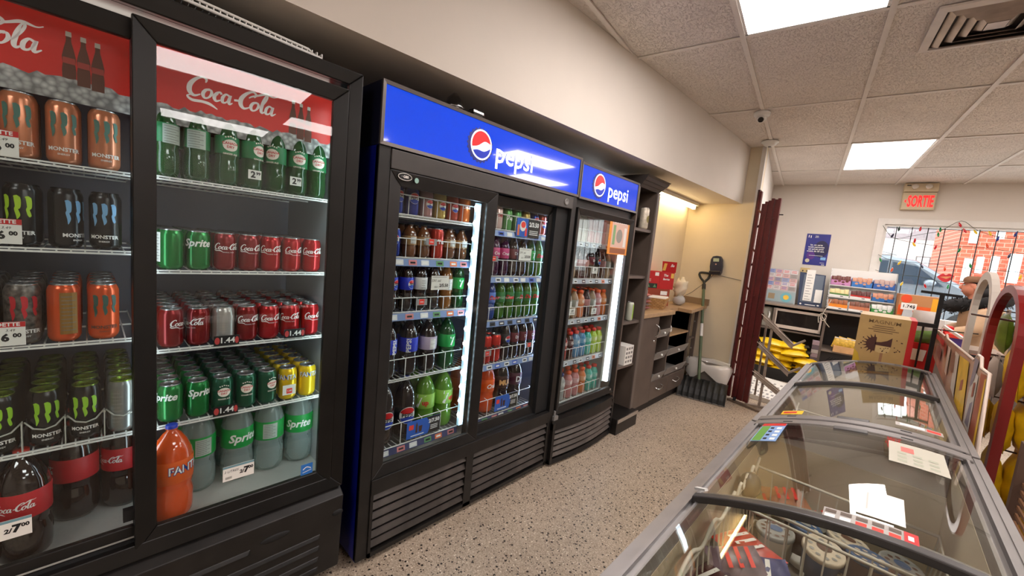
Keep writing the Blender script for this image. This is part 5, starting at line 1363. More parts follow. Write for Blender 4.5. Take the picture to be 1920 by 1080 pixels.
obj('wall_cable', MB().tube([(-1.4, 4.912, 1.32), (-1.28, 4.912, 1.305), (-1.16, 4.912, 1.29)], .0025, 5), m_grey, t)
# snow shovel leaning on the end wall
t = thing('snow_shovel', 'green-handled snow shovel with black blade leaning in the corner', 'shovel', (-1.3, 4.5, 0))
A, Bp = Vector((-1.515, 4.85, 1.2)), Vector((-1.32, 4.52, .17))
obj('shaft', MB().tube([A, Bp], .016, 10), mat('green_shaft', (88, 104, 76), .5, noise=.1), t)
obj('shaft_sticker', MB().tube([A.lerp(Bp, .42), A.lerp(Bp, .55)], .0168, 10), m_paper, t)
up = (A - Bp).normalized()
h0 = A + up * .0
sd = Vector((.93, .3, 0)).normalized()
mb = MB().tube(catmull([h0 - up * .02, h0 + up * .03 + sd * .005, h0 + up * .075 + sd * .04, h0 + up * .13 + sd * .052, h0 + up * .14, h0 + up * .13 - sd * .052, h0 + up * .075 - sd * .04, h0 + up * .03 - sd * .005, h0 - up * .02], 4), .0125, 8)
obj('grip', mb, mat('grip_black', (34, 36, 32), .5), t)
obj('ferrule', MB().tube([A - up * .06, A], .021, 10), mat('grip_black'), t)
# curved ribbed blade
bl0 = Vector((-1.47, 4.34, .004)); e1 = Vector((.455, .09, 0)); rows = []
prof_ = [(0, .004), (.015, .055), (.045, .11), (.09, .155), (.14, .185), (.17, .19)]
back = Vector((-e1.y, e1.x, 0)).normalized()
vs = []; nn = 24
for (d_, z) in prof_:
    for i in range(nn + 1):
        rib = .004 if i % 3 == 0 else 0
        p = bl0 + e1 * (i / nn) * 1.0 + back * (d_ - rib); p.z = z + rib
        vs.append(p)
fs = [(r_ * (nn + 1) + i, r_ * (nn + 1) + i + 1, (r_ + 1) * (nn + 1) + i + 1, (r_ + 1) * (nn + 1) + i) for r_ in range(len(prof_) - 1) for i in range(nn)]
obj('blade', MB().add(vs, fs), mat('black_blade', (11, 13, 12), .5, noise=.2), t, solid=.008)
obj('blade_edge', MB().bar(bl0 + Vector((0, 0, .006)), bl0 + e1 + Vector((0, 0, .006)), .012, .01), m_grey, t)
# waste bin with bag
t = thing('waste_bin', 'grey waste bin with a white bag folded over its rim behind the shovel', 'bin', (-1.29, 4.77, 0))
b0 = [(-1.45, 4.68, 0), (-1.15, 4.68, 0), (-1.15, 4.86, 0), (-1.45, 4.86, 0)]; b1 = [(-1.5, 4.62, .32), (-1.1, 4.62, .32), (-1.1, 4.88, .32), (-1.5, 4.88, .32)]
obj('bin_body', MB().hexa(b0, b1), mat('bin_grey', (120, 112, 104), .6), t)
vs = []; ring = [(-1.5, 4.62), (-1.42, 4.6), (-1.3, 4.605), (-1.18, 4.6), (-1.09, 4.62), (-1.085, 4.75), (-1.1, 4.88), (-1.3, 4.885), (-1.5, 4.88), (-1.515, 4.75)]
rs = random.Random(5); n = len(ring)
for lv, (dz, o) in enumerate(((-.13, .006), (-.09, .014), (-.04, .02), (.0, .016), (.03, .0), (.02, -.03), (-.05, -.05))):
    for i, (x, y) in enumerate(ring):
        cx, cy = -1.3, 4.75
        k = 1 + o / .2 + rs.uniform(-.02, .02)
        vs.append((cx + (x - cx) * k, min(4.905, cy + (y - cy) * k), .33 + dz * (1 + .6 * math.sin(i * 2.1)) + rs.uniform(-.008, .008) + (.02 if i < 2 else 0)))
fs = [(l * n + i, l * n + (i + 1) % n, (l + 1) * n + (i + 1) % n, (l + 1) * n + i) for l in range(6) for i in range(n)]
obj('bin_bag', MB().add(vs, fs, True), drink_mat('white_bag', (236, 232, 226), .15, .35), t)

# ================================================================== GATE AND ENTRY
m_gate = mat('oxblood_paint', (88, 20, 20), .4, noise=.2, scale=10)
t = thing('folding_gate', 'dark red folding security gate pushed together by the entry', 'gate', (-.98, 4.78, 0))
gx = [(-1.075, 4.80, 2.23), (-1.03, 4.775, 2.1), (-1.0, 4.765, 2.12), (-.972, 4.76, 2.13), (-.945, 4.755, 2.15), (-.915, 4.75, 2.14), (-.888, 4.745, 2.15)]
for i, (x, y, h) in enumerate(gx):
    mb = MB().box(x - .0125, x + .0125, y - .026 + .008 * (i % 2), y - .02 + .008 * (i % 2), .03, h).box(x - .0125, x - .0085, y - .02, y + .02, .03, h).box(x + .0085, x + .0125, y - .02, y + .02, .03, h)
    obj('upright', mb, m_gate, t)
for z in (.35, .75, 1.15, 1.55, 1.95):
    for s_ in (-1, 1):
        obj('lattice_bar', MB().bar((-1.07, 4.79 + .018 * s_, z - .09 * s_), (-.89, 4.75 + .018 * s_, z + .09 * s_), .004, .018), m_gate, t)
    for x, y, h in gx[1::2]: obj('rivet', MB().blob((x, y - .027, z), (.007, .005, .007), 8, 6), m_gate, t)
obj('latch', MB().box(-.885, -.84, 4.735, 4.745, 1.985, 1.995), m_dark, t)
obj('wall_channel', B(-1.108, -1.085, 4.80, 4.86, .03, 2.25), mat('worn_channel', (70, 36, 32), .5, noise=.6, scale=30), t)
obj('floor_track', MB().bar((-1.06, 4.73, .012), (-.62, 4.60, .012), .05, .02), mat('track_metal', (130, 116, 104), .4, .5, noise=.3), t)
obj('castor', MB(Matrix.Translation((-1.0, 4.72, .03)) @ Matrix.Rotation(R(90), 4, 'Y')).lathe([(0, -.01), (.028, -.01), (.03, 0), (.028, .01), (0, .01)], 14), m_dark, t)
# grey rack with sloping trays
m_rack = mat('worn_grey_metal', (166, 154, 144), .45, .5, noise=.25, scale=14)
t = thing('newspaper_rack', 'grey metal rack with sloping trays before the yellow bags', 'rack', (-.72, 4.78, 0))
obj('post', MB().bar((-.78, 4.78, .02), (-.78, 4.78, 1.06), .022, .022), m_rack, t)
obj('post', MB().bar((-.88, 5.05, .02), (-.88, 5.05, .85), .018, .018), m_rack, t)
for za, zb in ((.93, .68), (.64, .40), (.33, .15)):
    tr = obj('tray', MB().hexa([(-.9, 4.8, za), (-.86, 4.72, za), (-.58, 4.76, zb), (-.62, 4.86, zb)], [(-.9, 4.8, za + .065), (-.86, 4.72, za + .065), (-.58, 4.76, zb + .065), (-.62, 4.86, zb + .065)]), m_rack, t)
    for dy in (0, .06):
        obj('prong', MB().bar((-.6, 4.78 + dy, zb + .02), (-.5, 4.8 + dy, zb + .1), .012, .016), m_rack, tr)
    obj('tray_rod', MB().tube([(-.88, 4.72, za + .05), (-.58, 4.76, zb + .05)], .006), m_rack, tr)
obj('base_foot', MB().bar((-.9, 4.74, .012), (-.68, 4.82, .012), .05, .024), m_rack, t)
# white printed sheets on the floor beyond it
t = thing('flyer_pile', 'low pile of white printed flyers on the entry floor', 'flyers', (-.8, 5.5, 0))
q = [(-1.02, 5.06), (-.62, 5.0), (-.35, 5.9), (-1.15, 6.05)]
obj('flyers', MB().prism(q, lambda a, b, s_: (a, b, s_), .001, .05), m_paper, t)
mb = MB()
for i in range(9):
    for j in range(6):
        u_, v_ = (i + .3) / 10, (j + .4) / 7
        x = (q[0][0] * (1 - u_) + q[1][0] * u_) * (1 - v_) + (q[3][0] * (1 - u_) + q[2][0] * u_) * v_
        y = (q[0][1] * (1 - u_) + q[1][1] * u_) * (1 - v_) + (q[3][1] * (1 - u_) + q[2][1] * u_) * v_
        rectp(mb, lambda a, b: (a, b, .0505), x - .012, x + .012, y - .03, y + .03)
obj('flyer_print', mb, mat('flyer_grey', (150, 148, 146), .8), t)

# ================================================================== BACK COUNTER
m_ctop = mat('grey_brown_counter', (136, 122, 110), .5, noise=.08)
ct = thing('service_counter', 'dark service counter along the back wall below the window', 'counter', tuple(gw(.6, 7.0, 0)), GR)
obj('counter_top', B(-.56, 2.2, 6.72, 7.315, .945, .972, T=GT), m_ctop, ct, bevel=.003)
obj('end_panel', B(-.56, -.535, 6.76, 7.3, 0, .945, T=GT), mat('counter_black', (40, 36, 35), .5), ct)
obj('divider', B(.262, .29, 6.74, 7.3, 0, .945, T=GT), mat('counter_side', (96, 84, 76), .5), ct)
obj('counter_back', B(-.535, 2.2, 7.28, 7.312, 0, .945, T=GT), mat('counter_black'), ct)
obj('shelf', B(-.535, .262, 6.76, 7.28, .60, .62, T=GT), mat('counter_side'), ct)
obj('shelf', B(.29, 1.3, 6.76, 7.28, .425, .445, T=GT), m_ctop, ct)
obj('lower_front', B(.29, 2.2, 6.80, 6.84, 0, .425, T=GT), mat('counter_black'), ct)
obj('front_panel', B(1.3, 2.2, 6.76, 6.8, 0, .945, T=GT), mat('counter_side'), ct)
for k in range(7): obj('vent_slat', MB(GT).bar((.34 + .03 * k, 6.795, .27), (.40 + .03 * k, 6.795, .36), .008, .01), m_dark, ct)
# microwave
mwv = thing('microwave', 'silver-framed microwave with a dark door under the back counter', 'microwave', tuple(gw(-.02, 6.95, .62)), GR)
obj('case', B(-.28, .245, 6.8, 7.2, .635, .905, T=GT), mat('microwave_black', (26, 24, 24), .4), mwv)
mb = MB(GT)
for a in ((-.285, -.262, .64, .91), (.225, .248, .64, .91), (-.285, .248, .64, .685), (-.285, .248, .875, .91)): mb.box(a[0], a[1], 6.775, 6.8, a[2], a[3])
obj('door_frame', mb, mat('brushed_silver', (206, 194, 184), .4, .15), mwv)
obj('door_glass', B(-.262, .225, 6.785, 6.79, .685, .875, T=GT), mat('dark_door_glass', (24, 20, 20), .08), mwv)
for k in range(4): obj('foot', B(-.25 + (k % 2) * .44, -.22 + (k % 2) * .44, 6.84 + (k // 2) * .3, 6.87 + (k // 2) * .3, .62, .636, T=GT), m_dark, mwv)
t = thing('bread_bin', 'pale grey plastic canister left of the microwave', 'canister', tuple(gw(-.41, 6.95, .62)), GR)
obj('canister', MB(GT).lathe([(.0, 0), (.09, 0), (.1, .02), (.1, .26), (.09, .28), (0, .285)], 20, (-.41, 6.92, .621)), mat('pale_plastic', (170, 168, 158), .5), t)
obj('canister_handle', MB(GT).tube(catmull([(-.36, 6.83, .84), (-.35, 6.79, .8), (-.36, 6.79, .72), (-.37, 6.83, .68)], 4), .012), m_white, t)
# yellow bags
m_yb = mat('yellow_snack_bag', (236, 196, 22), .35, noise=.12, scale=18)
m_tray = mat('black_tray', (22, 20, 20), .6)
t = thing('bag_tray', 'low black tray holding the pile of yellow bags', 'tray', tuple(gw(-.12, 6.5, 0)), GR)
obj('tray_floor', B(-.48, .22, 6.28, 6.7, .0, .06, T=GT), m_tray, t)
obj('tray_rim', MB(GT).box(-.48, .22, 6.28, 6.3, .06, .15).box(-.48, -.46, 6.3, 6.7, .06, .15).box(.2, .22, 6.3, 6.7, .06, .15), m_tray, t)
rs = random.Random(8); k = 0
for lay, (z, row) in enumerate(((.12, 3), (.2, 3), (.29, 3), (.38, 2), (.46, 2))):
    for i in range(row):
        u = -.34 + .24 * i + rs.uniform(-.03, .03) + (.1 if row == 2 else 0); a = R(rs.uniform(-18, 18))
        ax = Vector((math.cos(a), math.sin(a) * .6, rs.uniform(-.12, .12))).normalized(); ay = Vector((-math.sin(a), math.cos(a), .15)).normalized()
        b_ = MB(GT).pillow((u, 6.46 + rs.uniform(-.04, .04), z), ax, ay, ax.cross(ay), .3, .22, .085, 6, .6)
        o = obj('snack_bag', b_, m_yb, None, f"yellow snack bag, {NUM[i]} from left in {['bottom', 'second', 'third', 'fourth', 'top'][lay]} layer of the entry pile", 'bag', 'yellow bags piled under the counter')
        pr = MB(GT); pr.disc(lambda a_, b2: tuple(Vector((u, 6.46, z)) + ax * a_ + ay * b2 - ax.cross(ay) * .0), 0, 0, .001, .001, 6)
        obj('bag_tie', MB(GT).pillow(tuple(Vector((u, 6.46, z)) + ax * .155 + Vector((0, -.02, .02))), ax, ay, ax.cross(ay), .05, .1, .012, 3), mat('bag_tie_dark', (40, 36, 20), .6) if i % 2 else m_yb, o)
# stacked cartons of cigarettes-size boxes beside the divider
for k in range(6):
    z = .23 + .055 * k
    obj('small_carton', B(.185, .258, 6.62, 6.74, z, z + .05, T=GT), [mat('carton_grey', (170, 160, 158), .6, noise=.1), mat('carton_dark', (96, 84, 92), .6), mat('carton_mauve', (150, 130, 138), .6)][k % 3], None, f"small grey carton, {['lowest', 'second', 'third', 'fourth', 'fifth', 'topmost'][k]} in the stack right of the yellow bags", 'box', 'small cartons by the yellow bags')
obj('carton_stand', B(.18, .26, 6.6, 6.745, 0, .228, T=GT), m_tray, None, 'black block under the stack of small grey cartons', 'stand')
# tray of snacks on the shelf
t = thing('snack_crate', 'light wooden crate of yellow snack bags under the candy rack', 'crate', tuple(gw(.54, 6.9, .445)), GR)
obj('crate_front', MB(GT).box(.41, .66, 6.74, 6.752, .446, .53).box(.41, .422, 6.752, 6.95, .446, .53).box(.648, .66, 6.752, 6.95, .446, .53).box(.41, .66, 6.752, 6.95, .446, .456), mat('light_wood', (206, 160, 110), .6, noise=.1), t)
for k in range(5):
    o = obj('snack_bag', MB(GT).pillow((.45 + .042 * k, 6.83, .56 + .012 * (k % 2)), (.2, .1, 1), (1, 0, -.2), (0, 1, 0), .14, .1, .05, 5), mat('bag_gold', (216, 176, 70), .35, noise=.3, scale=40), None, f"small golden snack bag, {NUM[k]} from left in the wooden crate", 'bag', 'bags in the wooden crate')
    obj('bag_seal', MB(GT).box(.415 + .042 * k, .47 + .042 * k, 6.82, 6.826, .622, .634), m_w, o)
# card rack with lottery leaflets
t = thing('leaflet_rack', 'counter rack full of small white and red leaflets', 'rack', tuple(gw(-.28, 7.1, .972)), GR)
obj('rack_back', MB(GT).hexa([(-.475, 7.02, .973), (-.085, 7.02, .973), (-.085, 7.1, .973), (-.475, 7.1, .973)], [(-.475, 7.12, 1.465), (-.105, 7.12, 1.465), (-.105, 7.14, 1.465), (-.475, 7.14, 1.465)]), mat('clear_rack', (176, 178, 180), .3), t)
cols_ = [(214, 206, 206), (210, 170, 168), (150, 160, 196), (196, 120, 116), (222, 216, 210), (160, 150, 146)]
rs = random.Random(2)
for r_ in range(5):
    for c_ in range(4):
        z = 1.16 + .06 * r_; v = 7.02 + .1 * (z - .97) / .49 - .006; u = -.468 + .092 * c_
        b_ = obj('leaflet', MB(GT).hexa([(u, v, z), (u + .086, v, z), (u + .086, v + .003, z), (u, v + .003, z)], [(u, v + .012, z + .055), (u + .086, v + .012, z + .055), (u + .086, v + .015, z + .055), (u, v + .015, z + .055)]), mat(f'leaflet_{(r_ * 4 + c_) % 6}', cols_[rs.randrange(6)], .6), t)
        mb = MB(GT); f = lambda a, b, v=v, z=z: (a, v - .0008 + .012 * (b - z) / .055, b)
        for q_ in range(2): rectp(mb, f, u + .012, u + .07, z + .018 + .02 * q_, z + .025 + .02 * q_)
        obj('leaflet_print', mb, [m_red, m_grey, mat('leaflet_blue', (70, 90, 170), .6)][rs.randrange(3)], b_)
mb = MB(GT); f = lambda a, b: (a, 7.012 + .1 * (b - .97) / .49, b)
rectp(mb, f, -.465, -.095, .985, 1.14); mb.cur = 1; mb.disc(lambda a, b: (a, 7.01 + .1 * (b - .97) / .49, b), -.2, 1.06, .07, .07, 18); mb.cur = 2; mb.disc(lambda a, b: (a, 7.008 + .1 * (b - .97) / .49, b), -.2, 1.06, .035, .035, 12); mb.cur = 3; rectp(mb, lambda a, b: (a, 7.01 + .1 * (b - .97) / .49, b), -.42, -.34, 1.02, 1.1)
obj('picture_panel', mb, [mat('panel_bluegrey', (150, 168, 172), .6), mat('panel_teal', (110, 176, 186), .6), mat('panel_yellow', (236, 190, 60), .6), mat('panel_tan', (150, 130, 100), .6)], t)
# dark blue board with hanging slips
t = thing('ticket_board', 'dark blue ticket board with long white slips on the back counter', 'board', tuple(gw(.09, 7.1, .972)), GR)
obj('board', MB(GT).hexa([(-.05, 7.05, .973), (.225, 7.05, .973), (.225, 7.07, .973), (-.05, 7.07, .973)], [(-.085, 7.14, 1.45), (.215, 7.14, 1.43), (.215, 7.16, 1.43), (-.085, 7.16, 1.45)]), mat('board_navy', (36, 52, 84), .5), t)
f = lambda o_: (lambda a, b: (a, 7.05 + .09 * (b - .973) / .47 - o_, b))
def bslab(n_, a0, a1, z0, z1, o_, m, par): return obj(n_, MB(GT).prism([(a0, z0), (a1, z0), (a1, z1), (a0, z1)], lambda a, b, s_: (a, 7.05 + .09 * (b - .973) / .47 - o_ + s_, b), 0, .004), m, par)
bslab('window_panel', -.03, .2, 1.03, 1.42, .006, mat('board_greyblue', (96, 108, 124), .4), t)
s1_ = bslab('paper_slip', -.005, .095, 1.05, 1.49, .02, m_paper, t)
mb = MB(GT)
for q_ in range(10): rectp(mb, f(.0215), .01, .075 - .02 * (q_ % 2), 1.07 + .038 * q_, 1.076 + .038 * q_)
obj('slip_print', mb, m_grey, s1_)
bslab('paper_slip', .125, .205, 1.04, 1.22, .018, m_paper, t)
mb = MB(GT); rectp(mb, f(.008), 0.03, .15, .99, 1.0); mb.disc(f(.008), -.02, 1.0, .012, .012, 12); mb.disc(f(.008), .18, 1.0, .014, .01, 12)
obj('board_print', mb, m_w, t)
t = thing('outlet_plate', 'yellowed wall outlet plate above the ticket board', 'outlet', tuple(gw(-.03, 7.31, 1.4)), GR)
obj('plate', B(-.09, .025, 7.312, 7.32, 1.42, 1.515, T=GT), mat('old_ivory', (206, 182, 126), .5), t, bevel=.002)
for u in (-.06, -.01): obj('socket', MB(GT).disc(lambda a, b: (a, 7.3105, b), u, 1.47, .009, .013, 10), mat('socket_dark', (60, 50, 40), .6), t)
# blue poster on the wall
t = thing('wall_poster', 'blue lottery poster with white text on the back wall', 'poster', tuple(gw(.06, 7.31, 1.565)), GR)
obj('sheet', B(-.081, .197, 7.314, 7.319, 1.565, 2.015, T=GT), mat('poster_blue', (40, 44, 130), .5, noise=.1, scale=6), t)
mb = MB(GT); f = fv(7.3125)
mb.cur = 1; mb.disc(fv(7.3132), .11, 1.80, .085, .12, 24); mb.cur = 2; mb.disc(fv(7.3133), .0, 1.7, .05, .06, 18); mb.cur = 0
for k, s_ in enumerate(('Ici, on carte', 'toute personne', 'qui parait avoir', 'moins de 25 ans.')): mb.text(s_, .03, f, .05, 1.855 - .03 * k, .02)
mb.text('loto', .022, f, .04, 1.985, .02); mb.text('quebec', .016, f, .04, 1.967, .02); rectp(mb, f, -.06, -.05, 1.96, 1.995); rectp(mb, f, -.035, -.025, 1.955, 1.99)
rectp(mb, f, -.02, .14, 1.7, 1.704); mb.cur = 3; mb.disc(f, -.03, 1.625, .026, .028, 16); mb.cur = 4; rectp(mb, f, .12, .18, 1.645, 1.685); mb.cur = 0; rectp(mb, f, .12, .17, 1.6, 1.605); rectp(mb, f, .14, .175, 1.572, 1.582)
obj('poster_print', mb, [m_w, mat('poster_navy', (28, 26, 74), .5), mat('poster_violet', (84, 40, 130), .5), mat('poster_stamp', (196, 190, 170), .5), mat('poster_sky', (130, 180, 226), .5)], t)
# candy rack: three tiers of open boxes
t = thing('candy_rack', 'white tiered rack of candy bars on the back counter', 'rack', tuple(gw(.6, 6.95, .972)), GR)
obj('rack_base', B(.265, .93, 6.78, 7.12, .973, 1.0, T=GT), m_dark, t)
obj('rack_back', B(.265, .93, 7.1, 7.115, 1.0, 1.54, T=GT), m_white, t)
for u in (.262, .93): obj('rack_side', MB(GT).prism([(6.78, 1.0), (7.11, 1.0), (7.11, 1.55), (7.04, 1.55)], lambda a, b, s_: (u + s_, a, b), 0, .004), glass_mat('acrylic', (236, 238, 238), 1.5), t)
tier = [(6.79, 1.005, 1.125), (6.89, 1.165, 1.265), (6.99, 1.32, 1.44)]
bx = [[((236, 140, 40), (150, 84, 40)), ((196, 120, 84), (120, 70, 50)), ((60, 140, 66), (226, 226, 220))], [((86, 130, 70), (220, 206, 150)), ((186, 44, 40), (90, 40, 36)), ((50, 110, 176), (200, 140, 110))], [((200, 140, 186), (110, 60, 50)), ((60, 120, 190), (206, 150, 120)), ((50, 96, 170), (190, 160, 150))]]
cn = {0: 'lowest', 1: 'middle', 2: 'top'}
for r_, (v, z0, z1) in enumerate(tier):
    obj('tier_shelf', B(.268, .928, v - .008, 7.1, z0 - .012, z0 - .002, T=GT), m_white, t)
    for c_ in range(3):
        u0 = .272 + .219 * c_; u1 = u0 + .21
        b_ = thing('candy_box', f"open candy bar box, {['left', 'centre', 'right'][c_]} of the {cn[r_]} tier", 'candy box', tuple(gw((u0 + u1) / 2, v + .05, z0)), GR, 'candy boxes in the tiered rack')
        fc, bc_ = bx[r_][c_]
        mf = mat(f'candy_front_{r_}{c_}', fc, .5, noise=.1, scale=20)
        obj('box_tray', MB(GT).box(u0, u1, v, v + .003, z0, z1 - .055).box(u0, u0 + .003, v, v + .09, z0, z1 - .03).box(u1 - .003, u1, v, v + .09, z0, z1 - .03).box(u0, u1, v, v + .09, z0, z0 + .003).box(u0, u1, v + .087, v + .09, z0, z1 - .01), m_white if c_ < 2 and r_ != 2 else mf, b_)
        mb = MB(GT); mb.flat([(u0 + .004, z0 + .03), (u1 - .004, z0 + .024), (u1 - .004, z1 - .054), (u0 + .004, z1 - .05)], fv(v - .001)); mb.cur = 1; rectp(mb, fv(v - .002), u0 + .12, u0 + .15, z0 + .008, z0 + .016)
        if c_ == 2 or r_ == 2:
            for q_ in range(4): mb.cur = 2; mb.disc(fv(v - .002), u0 + .05 + .04 * q_, z0 + .045 + .012 * (q_ % 2), .018, .014, 10)
        obj('box_print', mb, [mf, m_ink, mat(f'candy_bar_{r_}{c_}', bc_, .5)], b_)
        for q_ in range(4):
            obj('candy_bar', MB(GT).pillow((u0 + .03 + .05 * q_, v + .045, z1 - .045 + .008 * (q_ % 2)), (0, .2, 1), (1, 0, 0), (0, 1, -.2), .09, .05, .02, 4), mat(f'candy_bar_{r_}{c_}', bc_, .5), b_)
# orange and brown boxes right of the rack with a price card
t = thing('orange_carton', 'brown and orange carton right of the candy rack', 'box', tuple(gw(1.1, 6.75, .972)), GR)
obj('box_body', B(.94, 1.3, 6.7, 6.95, .973, 1.3, T=GT), mat('carton_tan', (186, 130, 82), .6), t)
mb = MB(GT); rectp(mb, fv(6.699), .94, 1.3, 1.05, 1.17); obj('box_band', mb, mat('print_orange', (232, 96, 36), .5), t)
obj('box_emblem', MB(GT).disc(fv(6.698), 1.0, 1.25, .05, .05, 16), mat('print_deep_orange', (226, 80, 40), .5), t)
mb = MB(GT); rectp(mb, fv(6.698), 1.22, 1.3, 1.1, 1.28); obj('box_panel', mb, mat('print_yellow', (236, 170, 40), .5), t)
t = thing('price_stand', 'white card stand reading 1.74 in front of the orange carton', 'price tag', tuple(gw(1.02, 6.66, .972)), GR)
obj('card', B(.955, 1.09, 6.64, 6.645, 1.12, 1.2, T=GT), m_paper, t)
obj('card_print', MB(GT).text('1.74$', .05, fv(6.6385), 1.022, 1.16, .02), m_ink, t)
obj('stand', MB(GT).hexa([(.97, 6.62, .973), (1.08, 6.62, .973), (1.08, 6.68, .973), (.97, 6.68, .973)], [(.985, 6.646, 1.13), (1.06, 6.646, 1.13), (1.06, 6.652, 1.13), (.985, 6.652, 1.13)]), mat('clear_rack'), t)
t = thing('tied_cord', 'pale cord tied at the end of the back counter', 'cord', tuple(gw(.24, 6.7, .7)), GR)
obj('cord_line', MB(GT).tube(catmull([(.30, 6.72, 1.12), (.25, 6.7, .96), (.22, 6.7, .86), (.26, 6.69, .84), (.28, 6.7, .9), (.23, 6.69, .93), (.2, 6.7, .88), (.21, 6.7, .8)], 5), .005, 5), mat('cord_cream', (196, 186, 170), .7), t)
obj('cord_end', MB(GT).tube(catmull([(.23, 6.69, .9), (.28, 6.69, .82), (.33, 6.71, .76)], 5), .005, 5), mat('cord_cream'), t)
# exit sign with emergency lamps
t = thing('exit_sign', 'beige exit sign with red SORTIE letters above the window', 'exit sign', tuple(gw(1.0, 7.25, 2.38)), GR)
m_beige = mat('beige_plastic', (206, 190, 158), .5)
obj('sign_box', B(.852, 1.16, 7.24, 7.319, 2.382, 2.6, T=GT), m_beige, t, bevel=.003)
mb = MB(GT).text('SORTIE', .118, fv(7.2385), 1.02, 2.488, .035, .62, .0)
for p_ in mb.v: pass
vs_, fs_ = text2d('SORTIE', 1., .03)
xs_ = [p_[0] for p_ in vs_]; sx_ = .24 / (max(xs_) - min(xs_)); ys2 = [p_[1] for p_ in vs_]; sy_ = .15 / (max(ys2) - min(ys2)); yc_ = (max(ys2) + min(ys2)) / 2
mb = MB(GT).add([(1.024 + x * sx_, 7.2385, 2.488 + (y - yc_) * sy_) for x, y in vs_], fs_)
mb.flat([(.872, 2.488), (.892, 2.462), (.892, 2.514)], fv(7.2385))
obj('sign_letters', mb, mat('lit_red_letters', (240, 30, 30), .4, emit=(255, 26, 30), es=1.6), t)
eb = obj('emergency_unit', B(.85, 1.165, 7.22, 7.319, 2.606, 2.712, T=GT), m_beige, t, bevel=.003)
for u in (.945, 1.07): obj('lamp_head', MB(GT @ Matrix.Translation((u, 7.2, 2.66)) @ Matrix.Rotation(R(70), 4, 'X')).lathe([(0, -.03), (.02, -.03), (.034, .02), (.03, .026), (0, .02)], 16), mat('lamp_glass', (220, 216, 206), .15), eb)
obj('unit_slot', B(.87, .91, 7.217, 7.22, 2.68, 2.69, T=GT), m_dark, eb)
# string lights on the window
t = thing('string_lights', 'coloured string lights looped across the window bars', 'string lights', tuple(gw(1.4, 7.2, 1.45)), GR)
m_cord = mat('green_cord', (52, 62, 46), .6)
for st in ([(.72, 2.17), (.85, 2.01), (1.02, 2.05), (1.15, 2.09), (1.27, 2.13), (1.43, 2.26), (1.57, 2.16), (1.74, 2.09), (1.93, 2.07), (2.3, 2.1)], [(.85, 2.01), (1.01, 1.97), (1.17, 1.95), (1.31, 1.94), (1.48, 1.95), (1.61, 1.95), (1.73, 1.94), (1.96, 1.91), (2.3, 1.86)], [(.73, 1.78), (.86, 1.72), (1.06, 1.71), (1.29, 1.71), (1.45, 1.7), (1.65, 1.68), (1.92, 1.69), (1.99, 1.68), (2.3, 1.6)], [(.73, 1.57), (.92, 1.53), (1.17, 1.53), (1.45, 1.48), (1.9, 1.45)]):
    obj('wire', MB(GT).tube([(a, 7.3, b) for a, b in catmull(st, 4)], .0028, 5), m_cord, t)
LC = {'g': (30, 150, 80), 'd': (30, 62, 50), 'r': (222, 40, 52), 'y': (240, 206, 40), 'b': (40, 60, 150), 'n': (40, 46, 84), 'o': (240, 100, 50)}
bulbs = zip([(0.88, 2.13), (1.08, 2.14), (1.26, 2.14), (1.25, 2.08), (0.83, 2.04), (1.05, 1.99), (1.05, 1.94), (1.25, 1.92), (1.42, 2.21), (1.47, 2.14), (1.56, 2.13), (1.68, 2.12), (1.88, 2.12), (1.75, 2.06), (1.68, 1.97), (1.46, 1.9), (1.87, 1.87), (0.76, 1.71), (0.95, 1.69), (0.89, 1.59), (1.16, 1.67), (1.37, 1.66), (1.58, 1.72), (0.77, 1.52), (1.01, 1.42), (1.23, 1.42), (1.43, 1.44), (1.99, 1.63)], 'drggnryrrryybbogngyonogoyrgy')
bmesh_ = {}
for (u, z), k in bulbs:
    if k not in bmesh_: bmesh_[k] = MB().lathe([(0, -.034), (.008, -.026), (.013, -.008), (.011, .008), (.007, .018), (.007, .03), (0, .03)], 10).mesh('bulb', drink_mat('bulb_' + k, LC[k], .35, .2))
    o = bpy.data.objects.new('bulb', bmesh_[k]); COL.objects.link(o); o.parent = t
    lv = WM[t.name].inverted() @ gw(u, 7.27, z)
    o.location = lv; o.rotation_euler = (R(random.uniform(-25, 25)), R(random.uniform(-35, 35)), 0)
# red lips cut-out on the pane
t = thing('lips_sticker', 'red lips sticker on the window glass', 'sticker', tuple(gw(1.42, 7.42, 1.5)), GR)
mb = MB(GT); up_ = catmull([(1.345, 1.555), (1.39, 1.60), (1.42, 1.585), (1.45, 1.605), (1.5, 1.58)], 4); lo_ = catmull([(1.5, 1.58), (1.46, 1.51), (1.42, 1.495), (1.38, 1.515), (1.345, 1.555)], 4)
obj('lips', mb.prism((lo_ + up_[1:-1])[::1], lambda a, b, s_: (a, 7.43 - s_, b), 0, .003), mat('lips_red', (220, 50, 60), .4), t)
obj('teeth', MB(GT).prism(catmull([(1.37, 1.556), (1.42, 1.565), (1.475, 1.57), (1.43, 1.535)], 3), lambda a, b, s_: (a, 7.426 - s_, b), 0, .002), mat('lips_inside', (236, 160, 110), .4), t)
